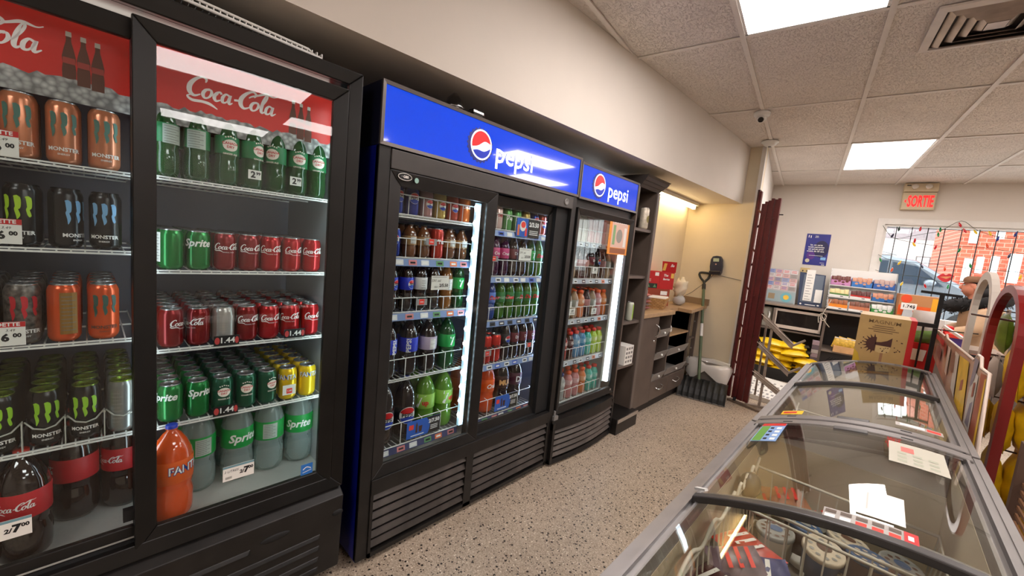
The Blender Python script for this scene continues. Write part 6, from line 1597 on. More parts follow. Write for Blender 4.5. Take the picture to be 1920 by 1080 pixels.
# ================================================================== CHEST FREEZERS
XL_, XR_, ZL_, ZR_, RISE = -.325, .285, .77, .88, .045
def LP(s, y, o=0.):
    return Vector((XL_ + (XR_ - XL_) * s, y, ZL_ + (ZR_ - ZL_) * s + RISE * 4 * s * (1 - s) + o))
def arc_bar(mb, y0, y1, h0, h1, s0=0., s1=1., n=14):
    """bar that follows the arched lid, from height offset h0 to h1"""
    vs = []
    for i in range(n + 1):
        a = s0 + (s1 - s0) * i / n
        vs += [LP(a, y0, h0), LP(a, y1, h0), LP(a, y1, h1), LP(a, y0, h1)]
    fs = [(4 * i + k, 4 * i + 4 + k, 4 * i + 4 + (k + 1) % 4, 4 * i + (k + 1) % 4) for i in range(n) for k in range(4)]
    return mb.add(vs, fs + [(3, 2, 1, 0)[::-1], (4 * n, 4 * n + 1, 4 * n + 2, 4 * n + 3)[::-1]])
def arc_sheet(mb, poly_uv, o, n=1):
    """flat print on the lid: list of quads ((s0, s1, y0, y1))"""
    for s0, s1, y0, y1 in poly_uv:
        k = 4
        mb.add([LP(s0 + (s1 - s0) * i / k, y, o) for i in range(k + 1) for y in (y0, y1)], [(2 * i, 2 * i + 2, 2 * i + 3, 2 * i + 1) for i in range(k)])
    return mb
m_alum = mat('aluminium_rail', (172, 170, 170), .3, .75, noise=.06)
m_fgrey = mat('freezer_grey_plastic', (118, 113, 110), .45, noise=.06)
m_fdark = mat('freezer_dark_trim', (58, 55, 54), .45)
m_fbody = mat('freezer_white_body', (206, 202, 198), .45)
m_fliner = mat('freezer_liner', (206, 192, 166), .5, noise=.05)
lidglass = glass_mat('lid_glass', (250, 251, 248), 1.0, 1.5)
def freezer(label, y0, y1, ym):
    t = thing('chest_freezer', label, 'freezer', ((XL_ + XR_) / 2, (y0 + y1) / 2, 0))
    xl, xr = XL_ - .012, XR_ + .012
    obj('body', MB().box(xl, xl + .04, y0, y1, .06, ZL_ - .03).box(xr - .04, xr, y0, y1, .06, ZR_ - .03)
        .hexa([(xl + .04, y0, .06), (xr - .04, y0, .06), (xr - .04, y0 + .04, .06), (xl + .04, y0 + .04, .06)], [(xl + .04, y0, ZL_ - .03), (xr - .04, y0, ZR_ - .03), (xr - .04, y0 + .04, ZR_ - .03), (xl + .04, y0 + .04, ZL_ - .03)])
        .hexa([(xl + .04, y1 - .04, .06), (xr - .04, y1 - .04, .06), (xr - .04, y1, .06), (xl + .04, y1, .06)], [(xl + .04, y1 - .04, ZL_ - .03), (xr - .04, y1 - .04, ZR_ - .03), (xr - .04, y1, ZR_ - .03), (xl + .04, y1, ZL_ - .03)]).box(xl + .04, xr - .04, y0 + .04, y1 - .04, .06, .1), m_fbody, t)
    a, b = xl + .042, xr - .042
    obj('liner', MB().box(a, a + .008, y0 + .042, y1 - .042, .1, ZL_ - .035).box(b - .008, b, y0 + .042, y1 - .042, .1, ZR_ - .035).box(a, b, y0 + .042, y0 + .05, .1, ZL_ - .03).box(a, b, y1 - .05, y1 - .042, .1, ZL_ - .03), m_fliner, t)
    obj('freezer_floor_shaded', B(a, b, y0 + .05, y1 - .05, .1, .34), mat('freezer_floor_shaded', (104, 96, 88), .6, noise=.3, scale=9), t)  # shade at the bottom put into a colour darker than the liner
    obj('plinth', B(xl + .03, xr - .03, y0 + .03, y1 - .03, 0, .06), m_dark, t)
    # stepped side rails
    for nm, s0, sg in (('left', 0, 1), ('right', 1, -1)):
        mb = MB(); p = LP(s0, 0)
        for k, (d0, d1, h0, h1) in enumerate(((-.022, -.004, -.055, .004), (-.004, .010, -.055, -.006), (.010, .017, -.055, .004), (.017, .029, -.055, -.010), (.029, .037, -.055, -.001))):
            x0, x1 = sorted((p.x + sg * d0, p.x + sg * d1))
            zz = lambda d: p.z + (ZR_ - ZL_) / (XR_ - XL_) * sg * d + .01 * (d > .0)
            mb.box(x0, x1, y0, y1, p.z + h0, zz((d0 + d1) / 2) + h1)
        obj('side_rail', mb, m_alum if nm == 'left' else m_fgrey, t)
    e0 = obj('end_cap', arc_bar(MB(), y0, y0 + .055, -.05, .012), m_fgrey, t, bevel=.004)
    e1 = obj('end_cap', arc_bar(MB(), y1 - .055, y1, -.05, .012), m_fgrey, t, bevel=.004)
    for ec, yy in ((e0, y0 + .055), (e1, y1 - .055)):
        arc = MB(); arc_bar(arc, yy - .002 if ec is e0 else yy - .018, yy + .018 if ec is e0 else yy + .002, -.01, .006, .04, .96)
        obj('seal', arc, m_fdark, ec)
        arc = MB(); arc_bar(arc, yy - .01 if ec is e0 else yy - .03, yy + .03 if ec is e0 else yy + .01, .004, .0125, .42, .58, 6)
        obj('handle_slot', arc, m_fdark, ec, bevel=.003)
        for s in (.16, .72): obj('vent_plug', arc_bar(MB(), yy - .028 if ec is e0 else yy + .012, yy - .018 if ec is e0 else yy + .022, .011, .0128, s, s + .05, 1), m_dark, ec)
    for nm, a0, a1, o in (('lower', y0 + .05, ym + .04, -.004), ('upper', ym, y1 - .05, .006)):
        g = MB(); n = 14
        g.add([LP(.055 + .89 * i / n, y, o + q) for q in (0, .004) for i in range(n + 1) for y in (a0, a1)], [(2 * i, 2 * i + 1, 2 * i + 3, 2 * i + 2) for i in range(n)] + [(30 + 2 * i, 30 + 2 * i + 2, 30 + 2 * i + 3, 30 + 2 * i + 1) for i in range(n)], True)
        lid = obj('lid', g, lidglass, t)
        if nm == 'upper':
            obj('lid_bar', arc_bar(MB(), ym - .022, ym + .006, -.004, .018, .03, .97), m_fdark, lid, bevel=.004)
        else:
            obj('lid_bar', arc_bar(MB(), ym + .03, ym + .045, -.012, .002, .04, .96), m_fgrey, lid)
    obj('lid_clip', MB().bar(LP(.02, ym + .03, .02), LP(.07, ym + .015, .022), .012, .006), m_white, t)
    return t
fz1 = freezer('near chest freezer with curved sliding glass lids and ice cream tubs', .34, 2.0, 1.165)
fz2 = freezer('far chest freezer with curved sliding glass lids, mirroring the window', 2.02, 3.68, 2.84)
# wire baskets and hangers
def basket(par_label, x0, x1, y0, y1, z0, z1, cat='basket'):
    t = thing('wire_basket', par_label, 'wire basket', ((x0 + x1) / 2, (y0 + y1) / 2, z0), group='freezer baskets')
    mw = mat('cream_wire', (206, 200, 186), .45)
    obj('top_rim', MB().tube([(x0, y0, z1), (x1, y0, z1), (x1, y1, z1), (x0, y1, z1)], .005, 6, True), mw, t)
    obj('bottom_rim', MB().tube([(x0 + .02, y0 + .02, z0), (x1 - .02, y0 + .02, z0), (x1 - .02, y1 - .02, z0), (x0 + .02, y1 - .02, z0)], .004, 6, True), mw, t)
    mb = MB(); n = max(3, int((x1 - x0) / .045))
    for i in range(n + 1):
        a = i / n
        for ya, yb in ((y0, y0 + .02), (y1, y1 - .02)): mb.bar((x0 + (x1 - x0) * a, ya, z1), (x0 + .02 + (x1 - x0 - .04) * a, yb, z0), .0035)
        mb.bar((x0 + .02 + (x1 - x0 - .04) * a, y0 + .02, z0), (x0 + .02 + (x1 - x0 - .04) * a, y1 - .02, z0), .0035)
    m = max(3, int((y1 - y0) / .045))
    for i in range(m + 1):
        a = i / m
        for xa, xb in ((x0, x0 + .02), (x1, x1 - .02)): mb.bar((xa, y0 + (y1 - y0) * a, z1), (xb, y0 + .02 + (y1 - y0 - .04) * a, z0), .0035)
    obj('basket_wires', mb, mw, t)
    mb = MB()
    mb.tube(catmull([(x0, y0 + (y1 - y0) * q, z1 + (.035 if k % 2 else 0)) for k, q in enumerate((0, .12, .24, .4, .55, .68, .82, 1))], 4), .005, 6)
    obj('hanger', mb, mw, t)
basket('nearest wire basket in the near freezer, holding coloured bags', -.255, .225, .75, 1.41, .49, .69)
basket('second wire basket in the near freezer, full of round tubs', -.255, .225, 1.45, 1.75, .49, .69)
basket('wire basket in the near half of the far freezer', -.26, .22, 2.2, 2.72, .5, .68)
# tubs: short tapered cups with printed lids
m_tubs = [mat('tub_cream', (206, 192, 170), .5), mat('tub_blue', (60, 90, 130), .5), mat('tub_brown', (96, 66, 50), .5), mat('tub_grey', (150, 150, 146), .5)]
tubs = [(-.03, 1.53, .62, 0), (.075, 1.55, .63, 1), (.02, 1.64, .61, 0), (.16, 1.52, .63, 2), (.14, 1.64, .61, 3), (-.1, 1.64, .6, 1), (-.14, 1.53, .6, 3), (.1, 1.3, .62, 0), (-.02, 1.28, .6, 3), (.02, 1.85, .46, 2), (.13, 1.84, .46, 0)]
for i, (x, y, z, k) in enumerate(tubs):
    lab = ['cream-lidded tub, front middle of the second freezer basket', 'blue tub, front right of middle in the second freezer basket', 'cream tub, back middle of the second freezer basket', 'brown tub at the front right corner of the second freezer basket', 'grey tub at the back right of the second freezer basket', 'blue tub at the back left of the second freezer basket', 'grey tub at the front left of the second freezer basket', 'cream tub at the right of the nearest freezer basket', 'grey tub in the middle of the nearest freezer basket', 'brown tub low at the far end of the near freezer', 'cream tub low at the far right end of the near freezer'][i]
    t = thing('ice_cream_tub', lab, 'tub', (x, y, z - .09), group='ice cream tubs')
    Tm = Matrix.Translation((x, y, z - .09)) @ Matrix.Rotation(R(random.uniform(-14, 14)), 4, 'X') @ Matrix.Rotation(R(random.uniform(-10, 10)), 4, 'Y')
    obj('cup', MB(Tm).lathe([(0, 0), (.042, 0), (.05, .08), (.05, .085)], 20), m_tubs[(k + 1) % 4], t)
    lid = obj('tub_lid', MB(Tm).lathe([(.05, .078), (.054, .08), (.054, .092), (.05, .095), (.046, .092), (0, .092)], 20), m_tubs[k], t)
    mb = MB(Tm); mb.disc(lambda a, b: (a, b, .0935), 0, .008, .02, .016, 12); mb.cur = 1
    for q in range(10):
        a = 2 * math.pi * q / 10
        mb.disc(lambda a_, b_: (a_, b_, .0935), .034 * math.cos(a), .034 * math.sin(a), .007, .005, 8)
    obj('lid_print', mb, [m_tubs[(k + 2) % 4], m_tubs[(k + 3) % 4]], lid)
packs = [((-.19, 1.35, .6), (198, 60, 40), 'red and cream frozen bag at the left of the nearest basket', .17), ((-.15, 1.26, .6), (66, 70, 120), 'purple blue frozen bag in the nearest basket', .18), ((-.2, 1.12, .6), (80, 40, 40), 'maroon frozen bag nearest the camera in the nearest basket', .16), ((-.1, 1.15, .6), (206, 180, 80), 'yellow frozen bag at the front of the nearest basket', .15), ((-.19, 1.23, .62), (120, 100, 110), 'mauve frozen bag against the left freezer wall', .15),
         ((-.2, 1.84, .52), (150, 140, 90), 'green striped frozen pack at the far end of the near freezer', .16), ((-.17, 1.88, .55), (190, 120, 80), 'orange striped frozen pack at the far end of the near freezer', .15), ((-.06, 1.9, .5), (150, 148, 140), 'grey frozen pack at the far end of the near freezer', .13)]
for (c, col, lab, L_) in packs:
    a = R(random.uniform(-50, 50))
    ax, ay = Vector((math.cos(a), math.sin(a), .1)).normalized(), Vector((-math.sin(a), math.cos(a), .25)).normalized()
    o = obj('frozen_bag', MB().pillow(c, ax, ay, ax.cross(ay), L_, L_ * .7, .05, 6), mat('pk_%d_%d_%d' % col, col, .35, noise=.25, scale=30), None, lab, 'bag', 'frozen packs')
    nz = ax.cross(ay)
    mb = MB(); C = Vector(c) + nz * .026
    for q in range(3): mb.add([C + ax * (-.04 + .03 * q) - ay * .03, C + ax * (-.028 + .03 * q) - ay * .03, C + ax * (-.02 + .03 * q) + ay * .03, C + ax * (-.032 + .03 * q) + ay * .03], [(0, 1, 2, 3)])
    obj('pack_print', mb, m_w if sum(col) < 330 else m_redtag, o)
for i, (x, y, col) in enumerate(((-.1, 2.35, (176, 150, 120)), (.05, 2.4, (120, 130, 150)), (-.08, 2.55, (190, 180, 160)), (.1, 2.6, (150, 110, 100)), (-.15, 3.2, (200, 140, 140)), (.0, 3.3, (150, 156, 166)), (.12, 3.15, (196, 190, 180)))):
    o = obj('frozen_bag', MB().pillow((x, y, .56 if y < 2.8 else .45), (1, .2, 0), (-.2, 1, .1), (0, -.1, 1), .16, .12, .05, 5), mat('pkf%d' % i, col, .4, noise=.2, scale=25), None, ['tan frozen pack, front left in the far freezer', 'blue grey frozen pack, front right in the far freezer', 'pale frozen pack, second left in the far freezer', 'brown frozen pack, second right in the far freezer', 'pink frozen pack, left at the far freezer end', 'grey blue frozen pack, middle of the far freezer end', 'cream frozen pack, right at the far freezer end'][i], 'bag', 'packs in the far freezer')
    obj('pack_print', MB().add([(x - .03, y - .02, (.56 if y < 2.8 else .45) + .0255), (x + .03, y - .01, (.56 if y < 2.8 else .45) + .0255), (x + .03, y + .02, (.56 if y < 2.8 else .45) + .024), (x - .03, y + .01, (.56 if y < 2.8 else .45) + .024)], [(0, 1, 2, 3)]), m_w, o)
for k, y in enumerate((.9, 1.9, 2.5, 3.4)):
    obj('frost_pile', MB().blob((.0, y, .37), (.2, .14, .045), 12, 8, .12), mat('frost', (216, 214, 208), .8), None, f"frosty white bundle at the bottom of the {['near freezer front', 'near freezer far end', 'far freezer front', 'far freezer back'][k]}", 'bundle')
obj('light_housing', MB().blob(LP(.13, 1.58, -.12), (.035, .05, .045), 12, 8), mat('housing_black', (40, 40, 42), .4), None, 'dark round light housing inside the near freezer wall', 'fixture')  # dark knob standing for the freezer's light housing, gives no light
# sheets on the lids
def lid_sheet(name, label, s0, s1, y0, y1, m, draw, mats, o=.0115, grp=None):
    mb = MB(); arc_bar(mb, y0, y1, o, o + .0008, s0, s1, 4)
    r_ = obj(name, mb, m, None, label, 'sign', grp)
    pr = MB(); draw(pr, o + .0014)
    obj('print', pr, mats, r_)
def d_chart(pr, o):
    arc_sheet(pr, [(.065, .19, 1.89, 1.925)], o); pr.cur = 1; arc_sheet(pr, [(.07, .115, 1.69, 1.885)], o); pr.cur = 2
    for k in range(4): arc_sheet(pr, [(.155, .18, 1.7 + .047 * k, 1.725 + .047 * k)], o + .0004)
    pr.cur = 3
    for k in range(4): arc_sheet(pr, [(.122, .14, 1.705 + .047 * k, 1.725 + .047 * k)], o + .0004)
lid_sheet('price_chart', 'blue and green price chart with red top on the near freezer lid', .065, .192, 1.685, 1.925, mat('chart_blue', (130, 166, 214), .5), d_chart, [m_red, mat('chart_green', (90, 150, 60), .5), m_paper, m_ink])
def d_faded(pr, o):
    arc_sheet(pr, [(.715, .765, 1.8, 1.85)], o); pr.cur = 1
    for i in range(3):
        for j in range(3): arc_sheet(pr, [(.7 + .058 * i, .735 + .058 * i, 1.7 + .035 * j, 1.72 + .035 * j)], o)
lid_sheet('faded_sheet', 'faded pale sheet with a red square on the near freezer lid', .668, .882, 1.68, 1.89, mat('faded_paper', (186, 182, 166), .6), d_faded, [mat('faded_red', (226, 110, 100), .6), mat('faded_green', (168, 170, 150), .6)])
lid_sheet('blank_sheet', 'blank white sheet of paper lying on the near freezer lid', .572, .712, 1.245, 1.4, m_paper, lambda pr, o: arc_sheet(pr, [(.6, .605, 1.28, 1.38)], o), [mat('pencil', (210, 206, 200), .8)])
def d_strip(pr, o):
    for k in range(5):
        s0 = .483 + .045 * k
        pr.cur = 0 if k > 1 else 1; arc_sheet(pr, [(s0 + .003, s0 + .034, 1.172, 1.192)], o)
        pr.cur = 2; arc_sheet(pr, [(s0 + .003, s0 + .036, 1.2, 1.217)], o)
    pr.cur = 3; arc_sheet(pr, [(.705, .742, 1.168, 1.222)], o + .0004); pr.cur = 1; arc_sheet(pr, [(.715, .73, 1.185, 1.205)], o + .0008)
lid_sheet('price_strip', 'price strip with red tags along the near freezer lid bar', .48, .742, 1.166, 1.224, mat('strip_grey', (170, 164, 158), .4), d_strip, [m_redtag, m_w, mat('strip_brown', (90, 74, 62), .5), m_red], .0125)
def d_yel(pr, o): arc_sheet(pr, [(.125, .2, 2.1, 2.13)], o)
lid_sheet('yellow_sticker', 'small yellow and red sticker on the far freezer lid', .115, .235, 2.085, 2.145, mat('sticker_yellow', (236, 190, 40), .5), d_yel, [m_red])
def d_str2(pr, o):
    arc_sheet(pr, [(.84, .9, 2.13, 2.16)], o); pr.cur = 1; arc_sheet(pr, [(.72, .83, 2.13, 2.16)], o)
lid_sheet('price_strip', 'small red and white price strip at the right of the far freezer lid', .7, .91, 2.12, 2.17, mat('strip_grey'), d_str2, [m_redtag, m_w])

# ================================================================== BEHIND AND RIGHT OF THE FREEZERS
# gold ice cream display box
t = thing('ice_cream_display', 'gold display box with a bitten chocolate bar picture behind the freezers', 'display', (.02, 4.05, 0))
obj('display_box', B(-.105, .16, 3.85, 4.25, 0, 1.185), mat('gold_card', (186, 152, 96), .42, noise=.06), t)
obj('red_side', B(.16, .19, 3.85, 4.25, 0, 1.185), mat('display_red', (190, 26, 24), .45), t)
mb = MB(); f = fv(3.849)
mb.text('MAGNUM', .035, f, .03, 1.145, .01, 1.1); mb.cur = 1
for k, w_ in enumerate((.1, .12, .16, .1)): rectp(mb, f, .03 - w_ / 2, .03 + w_ / 2, 1.115 - .014 * k, 1.12 - .014 * k)
pts = []
for q in range(28):
    a = R(90 + 180 * q / 27); rr = .075 if q % 3 == 1 else .05
    pts.append((-.0 + rr * .95 * math.cos(a), .985 + rr * math.sin(a)))
mb.cur = 2; mb.flat([(.005, .935)] + pts[::-1] + [(.005, 1.035)], f)
mb.flat([(.0, .98), (.085, .98), (.085, 1.045), (.06, 1.02), (.03, 1.005), (.0, 1.0)], f)
mb.cur = 3; mb.flat([(.008, .978), (.083, .978), (.08, .945), (.06, .93), (.03, .928), (.008, .935)], fv(3.8485))
mb.cur = 2
rs = random.Random(4)
for q in range(10): mb.disc(f, .1 + rs.uniform(0, .04), .99 + rs.uniform(-.05, .05), .004, .004, 6)
for q in range(8): mb.disc(fv(3.848), .045 + rs.uniform(-.03, .03), .955 + rs.uniform(-.018, .018), .004, .003, 6)
for q in range(6): mb.disc(f, -.075 + rs.uniform(-.012, .012), .985 + rs.uniform(-.05, .05), .0045, .0045, 6)
mb.cur = 4; rectp(mb, f, .035, .05, .86, .93); mb.cur = 5; mb.flat([(-.105, .8), (-.05, .8), (-.08, .9), (-.105, .93)], f)
obj('display_print', mb, [mat('gold_dark', (120, 90, 50), .5), mat('brown_text', (104, 74, 44), .5), mat('choc', (70, 34, 24), .5), mat('gold_light', (206, 178, 122), .5), mat('stick', (160, 116, 80), .5), mat('yellow_corner', (206, 170, 50), .5)], t)
# red bin with bags and black pole stand next to it
t = thing('red_bin', 'red display bin beside the gold display box', 'bin', (.27, 4.6, 0))
obj('bin_body', MB().hexa([(.2, 4.5, 0), (.34, 4.5, 0), (.34, 4.8, 0), (.2, 4.8, 0)], [(.195, 4.48, .98), (.36, 4.48, .98), (.36, 4.82, .98), (.195, 4.82, .98)]), mat('display_red'), t)
obj('bin_label', MB().add([(.22, 4.478, .84), (.29, 4.478, .84), (.3, 4.478, .93), (.21, 4.478, .93)], [(0, 1, 2, 3)]), m_w, t)
obj('snack_bag', MB().pillow((.255, 4.6, 1.1), (0.1, 0, 1), (1, 0, 0), (0, 1, 0), .26, .16, .09, 6), mat('bag_white', (214, 206, 200), .4, noise=.1), None, 'white bag standing in the red display bin', 'bag')
obj('snack_bag', MB().pillow((.275, 4.52, 1.03), (1, 0, .2), (0, .3, 1), (0, 1, 0), .15, .1, .05, 5), mat('bag_green', (90, 120, 50), .4, noise=.3, scale=30), None, 'green bag lying at the front of the red display bin', 'bag')
t = thing('wire_stand', 'black metal pole stand with wire arms beside the red bin', 'stand', (.3, 4.35, 0))
obj('pole', MB().bar((.315, 4.4, 0), (.315, 4.4, 1.38), .026, .026), m_dark, t)
obj('crossbar', MB().bar((.2, 4.38, 1.385), (.42, 4.44, 1.375), .012, .02), m_dark, t)
obj('arm', MB().tube([(.3, 4.3, 1.12), (.42, 4.2, 1.13), (.5, 4.15, 1.14)], .004), m_dark, t)
obj('arm', MB().tube([(.25, 4.38, .8), (.25, 4.38, 1.12)], .007), m_dark, t)
obj('bracket', B(.21, .31, 4.36, 4.4, 1.12, 1.15), m_dark, t)
# long thin rod on top of the racks
obj('thin_rod', MB().tube([(.36, 3.3, 1.305), (.62, 2.6, 1.31), (.95, 2.2, 1.33)], .006, 6), mat('rod_maroon', (60, 26, 22), .5), None, 'thin dark rod sticking out over the arch frames', 'rod')
# acrylic sign panel on the freezer's right edge (colour shapes only)
t = thing('printed_panel', 'clear edged panel with a faded yellow and brown print along the freezer', 'sign panel', (.33, 3.5, .8))
out = [(2.27, .78), (4.85, .93), (4.85, 1.095), (3.95, 1.105), (3.9, 1.125), (3.8, 1.105), (2.75, 1.12), (2.68, 1.155), (2.6, 1.155), (2.56, 1.115), (2.38, 1.122)]
obj('panel', MB().prism(out, lambda a, b, s_: (.335 + s_, a, b), 0, .006), mat('panel_beige', (196, 164, 142), .25, noise=.3, scale=3), t)
mb = MB(); f = fx(.3335)
shapes = [([(2.36, .83), (2.5, .84), (2.52, 1.1), (2.4, 1.11)], 1), ([(2.33, .82), (2.37, .82), (2.42, 1.09), (2.39, 1.1)], 0), ([(2.5, .84), (2.66, .85), (2.7, 1.09), (2.55, 1.08)], 3), ([(2.53, .86), (2.62, .86), (2.6, .95), (2.55, .97)], 5), ([(2.62, 1.05), (2.69, 1.0), (2.7, 1.14), (2.6, 1.14)], 5), ([(2.56, .99), (2.6, .98), (2.61, 1.04), (2.57, 1.05)], 1),
          ([(2.68, .85), (3.0, .87), (3.12, 1.09), (2.82, 1.1)], 0), ([(2.84, .96), (2.92, .94), (2.93, .99), (2.86, 1.01)], 1), ([(3.04, .88), (3.2, .9), (3.3, 1.09), (3.15, 1.09)], 3), ([(3.2, .98), (3.36, .97), (3.42, 1.07), (3.26, 1.07)], 2), ([(3.45, .92), (3.55, .93), (3.62, 1.08), (3.5, 1.08)], 3), ([(3.66, .99), (3.76, 1.0), (3.8, 1.08), (3.7, 1.08)], 1), ([(3.85, 1.05), (4.8, 1.05), (4.8, 1.08), (3.85, 1.085)], 4), ([(3.85, .94), (4.2, .96), (4.2, 1.03), (3.9, 1.02)], 2)]
for q_, (pl, k) in enumerate(shapes):
    mb.cur = k; mb.flat(pl, fx(.3338 - .0005 * q_))
obj('panel_print', mb, [mat('pp_yellow', (226, 182, 60), .4, noise=.2, scale=10), mat('pp_rust', (160, 84, 60), .4), mat('pp_brown', (130, 100, 86), .4), mat('pp_white', (206, 196, 184), .4), mat('pp_red', (196, 50, 52), .4), mat('pp_slate', (136, 128, 138), .4)], t)
mb = MB(); mb.tube([(.338, a, b) for a, b in out[1:] + [out[0]]], .006, 6)
obj('panel_edge', mb, mat('panel_edge_white', (226, 206, 190), .3), t)
# arch-topped rack side frames
def arch(label, y0, y1, ztop, x, m, w_=.075, th=.02):
    t = thing('arch_frame', label, 'rack frame', (x, (y0 + y1) / 2, 0), group='arched rack frames')
    c = (y0 + y1) / 2; r_o = (y1 - y0) / 2; n = 16
    outp = [(y1, 0)] + [(c + r_o * math.cos(R(180 * i / n)), ztop - r_o * .75 + r_o * .75 * math.sin(R(180 * i / n))) for i in range(n + 1)] + [(y0, 0)]
    ri = r_o - w_
    inp = [(y1 - w_, 0)] + [(c + ri * math.cos(R(180 * i / n)), ztop - r_o * .75 + (r_o * .75 - w_ * .7) * math.sin(R(180 * i / n))) for i in range(n + 1)] + [(y0 + w_, 0)]
    mb = MB()
    for i in range(len(outp) - 1):
        a, b, c2, d_ = outp[i], outp[i + 1], inp[i + 1], inp[i]
        mb.hexa([(x, *a), (x, *b), (x, *c2), (x, *d_)], [(x + th, *a), (x + th, *b), (x + th, *c2), (x + th, *d_)])
    obj('arch_band', mb, m, t)
    obj('cross_rail', B(x, x + th, y0 + w_, y1 - w_, .35, .4), m, t)
arch('dark red arched rack frame right of the near freezer', 2.5, 3.16, 1.475, .40, mat('arch_red', (118, 14, 16), .3), .05, .03)
arch('white arched rack frame behind the dark red one', 3.32, 4.0, 1.55, .42, mat('arch_white', (212, 202, 190), .35), .065, .03)
# hanging snack bags
m_chip = [mat('chip_yellow', (206, 166, 24), .35, noise=.18, scale=22), mat('chip_green', (104, 124, 40), .35, noise=.2, scale=22), mat('chip_teal', (60, 124, 134), .35, noise=.15, scale=22), mat('chip_white', (190, 180, 170), .4, noise=.1)]
rk = thing('peg_rack', 'tall dark peg rack holding hanging bags right of the freezers', 'rack', (.95, 2.9, 0))
obj('rack_board', B(.98, 1.0, 2.1, 4.2, .05, 1.6), mat('rack_brown', (84, 62, 50), .5), rk)
obj('rack_foot', B(.6, 1.05, 2.1, 4.2, 0, .05), mat('rack_brown'), rk)
rows_ = [(2.86, 1.19, 0), (2.86, .95, 0), (2.86, .715, 0), (2.86, .48, 0)]
for ri, (y, z, mk) in enumerate(rows_):
    obj('peg', MB().tube([(.98, y, z + .01), (.46, y, z + .01), (.45, y, z + .025)], .004), mat('peg_dark', (60, 40, 36), .4, .5), rk)
    for i in range(7):
        x = .475 + .06 * i
        lean = R(random.uniform(-4, 10))
        o = obj('chip_bag', MB().pillow((x, y + random.uniform(-.01, .01), z - .115), (math.sin(lean), 0, -math.cos(lean)), (0, 1, 0), (math.cos(lean), 0, math.sin(lean)), .225, .16, .062, 6, .5), m_chip[mk], None, f"yellow snack bag, {NUM[i]} from the aisle on the {['top', 'second', 'third', 'lowest'][ri]} peg", 'bag', 'yellow bags on the pegs')
        obj('bag_header', MB().box(x - .0015, x + .0015, y - .05, y + .05, z - .008, z + .022), m_chip[3] if i % 3 == 2 else m_chip[mk], o)
for ri, (y, z, mk, word) in enumerate(((3.62, 1.32, 1, 'green'), (3.62, 1.06, 3, 'white'), (3.62, .82, 0, 'yellow'), (2.9, 1.44, 2, 'teal'))):
    obj('peg', MB().tube([(.98, y, z + .01), (.5, y, z + .01), (.49, y, z + .025)], .004), mat('peg_dark'), rk)
    for i in range(5):
        x = (.53 if word != 'teal' else .6) + .065 * i
        if word == 'teal' and i > 3: continue
        o = obj('chip_bag', MB().pillow((x, y, z - .115), (.05, 0, -1), (0, 1, 0), (1, 0, .05), .225, .16, .06, 6, .5), m_chip[mk], None, f"{word} snack bag, {NUM[i]} from the aisle on its {'near' if word == 'teal' else 'far'} peg", 'bag', f'{word} bags on the pegs')
        obj('bag_header', MB().box(x - .0015, x + .0015, y - .05, y + .05, z - .008, z + .022), m_chip[3], o)
# brown slatted panel at the right picture edge
t = thing('slatted_panel', 'brown slatted rack panel at the lower right picture edge', 'rack panel', (.5, 2.2, 0))
obj('post', MB().bar((.435, 2.22, 0), (.435, 2.22, .93), .03, .03), mat('rack_brown'), t)
for k in range(22):
    obj('slat', MB().bar((.44, 2.215, .2 + .028 * k), (.44, 1.6, .2 + .028 * k), .006, .012), mat('slat_brown', (120, 84, 58), .5), t)
# goods seen between the stand and the panel
t = thing('red_carton', 'red and white carton on the far counter beyond the black pole', 'box', (.42, 5.1, .9))
obj('box_body', B(.37, .47, 5.05, 5.2, .95, 1.1), m_box_red, t)
obj('box_cap', B(.355, .4, 5.04, 5.2, 1.07, 1.12), m_white, t)
t = thing('purple_carton', 'purple carton with orange top on the far counter', 'box', (.47, 5.0, .9))
obj('box_body', B(.44, .56, 4.95, 5.1, .95, 1.02), mat('box_purple', (84, 64, 140), .5), t)
obj('box_cap', B(.42, .52, 4.94, 5.1, 1.02, 1.05), m_redtag, t)
t = thing('goods_table', 'low table holding cartons beyond the freezers', 'table', (.47, 5.08, 0))
obj('table_top', B(.32, .75, 4.9, 5.3, .92, .949), m_ctop, t)
for x, y in ((.35, 4.93), (.72, 4.93), (.35, 5.27), (.72, 5.27)): obj('leg', B(x - .015, x + .015, y - .015, y + .015, 0, .92), m_dark, t)
t = thing('price_scanner', 'white plastic arm fixture over the cartons', 'fixture', (.45, 4.9, 1.06))
obj('arm', MB().bar((.38, 4.9, 1.12), (.5, 4.8, 1.04), .02, .02), m_white, t)
obj('head', B(.36, .4, 4.88, 4.93, 1.1, 1.16), m_white, t, bevel=.004)
obj('support', MB().tube([(.4, 4.93, .95), (.39, 4.91, 1.11)], .006), m_white, t)

# ================================================================== PERSON
def skin(name, pts, edges, m, parent, sub=2, label=None):
    W_ = WM[parent.name].inverted()
    me = bpy.data.meshes.new(name)
    me.from_pydata([tuple(W_ @ Vector(p[:3])) for p in pts], edges, [])
    me.materials.append(m)
    o = bpy.data.objects.new(name, me); COL.objects.link(o); o.parent = parent
    WM[o.name] = WM[parent.name]
    md = o.modifiers.new('skin', 'SKIN'); md.use_smooth_shade = True
    for i, p in enumerate(pts):
        r_ = p[3] if isinstance(p[3], tuple) else (p[3], p[3])
        me.skin_vertices[0].data[i].radius = r_
    me.skin_vertices[0].data[0].use_root = True
    s_ = o.modifiers.new('sub', 'SUBSURF'); s_.levels = sub; s_.render_levels = sub
    if label: o['label'] = label
    return o
pn = thing('person', 'person in a beige coat with black fur collar and brown cap, facing left', 'person', (.76, 6.05, 0))
px, py = .72, 6.05
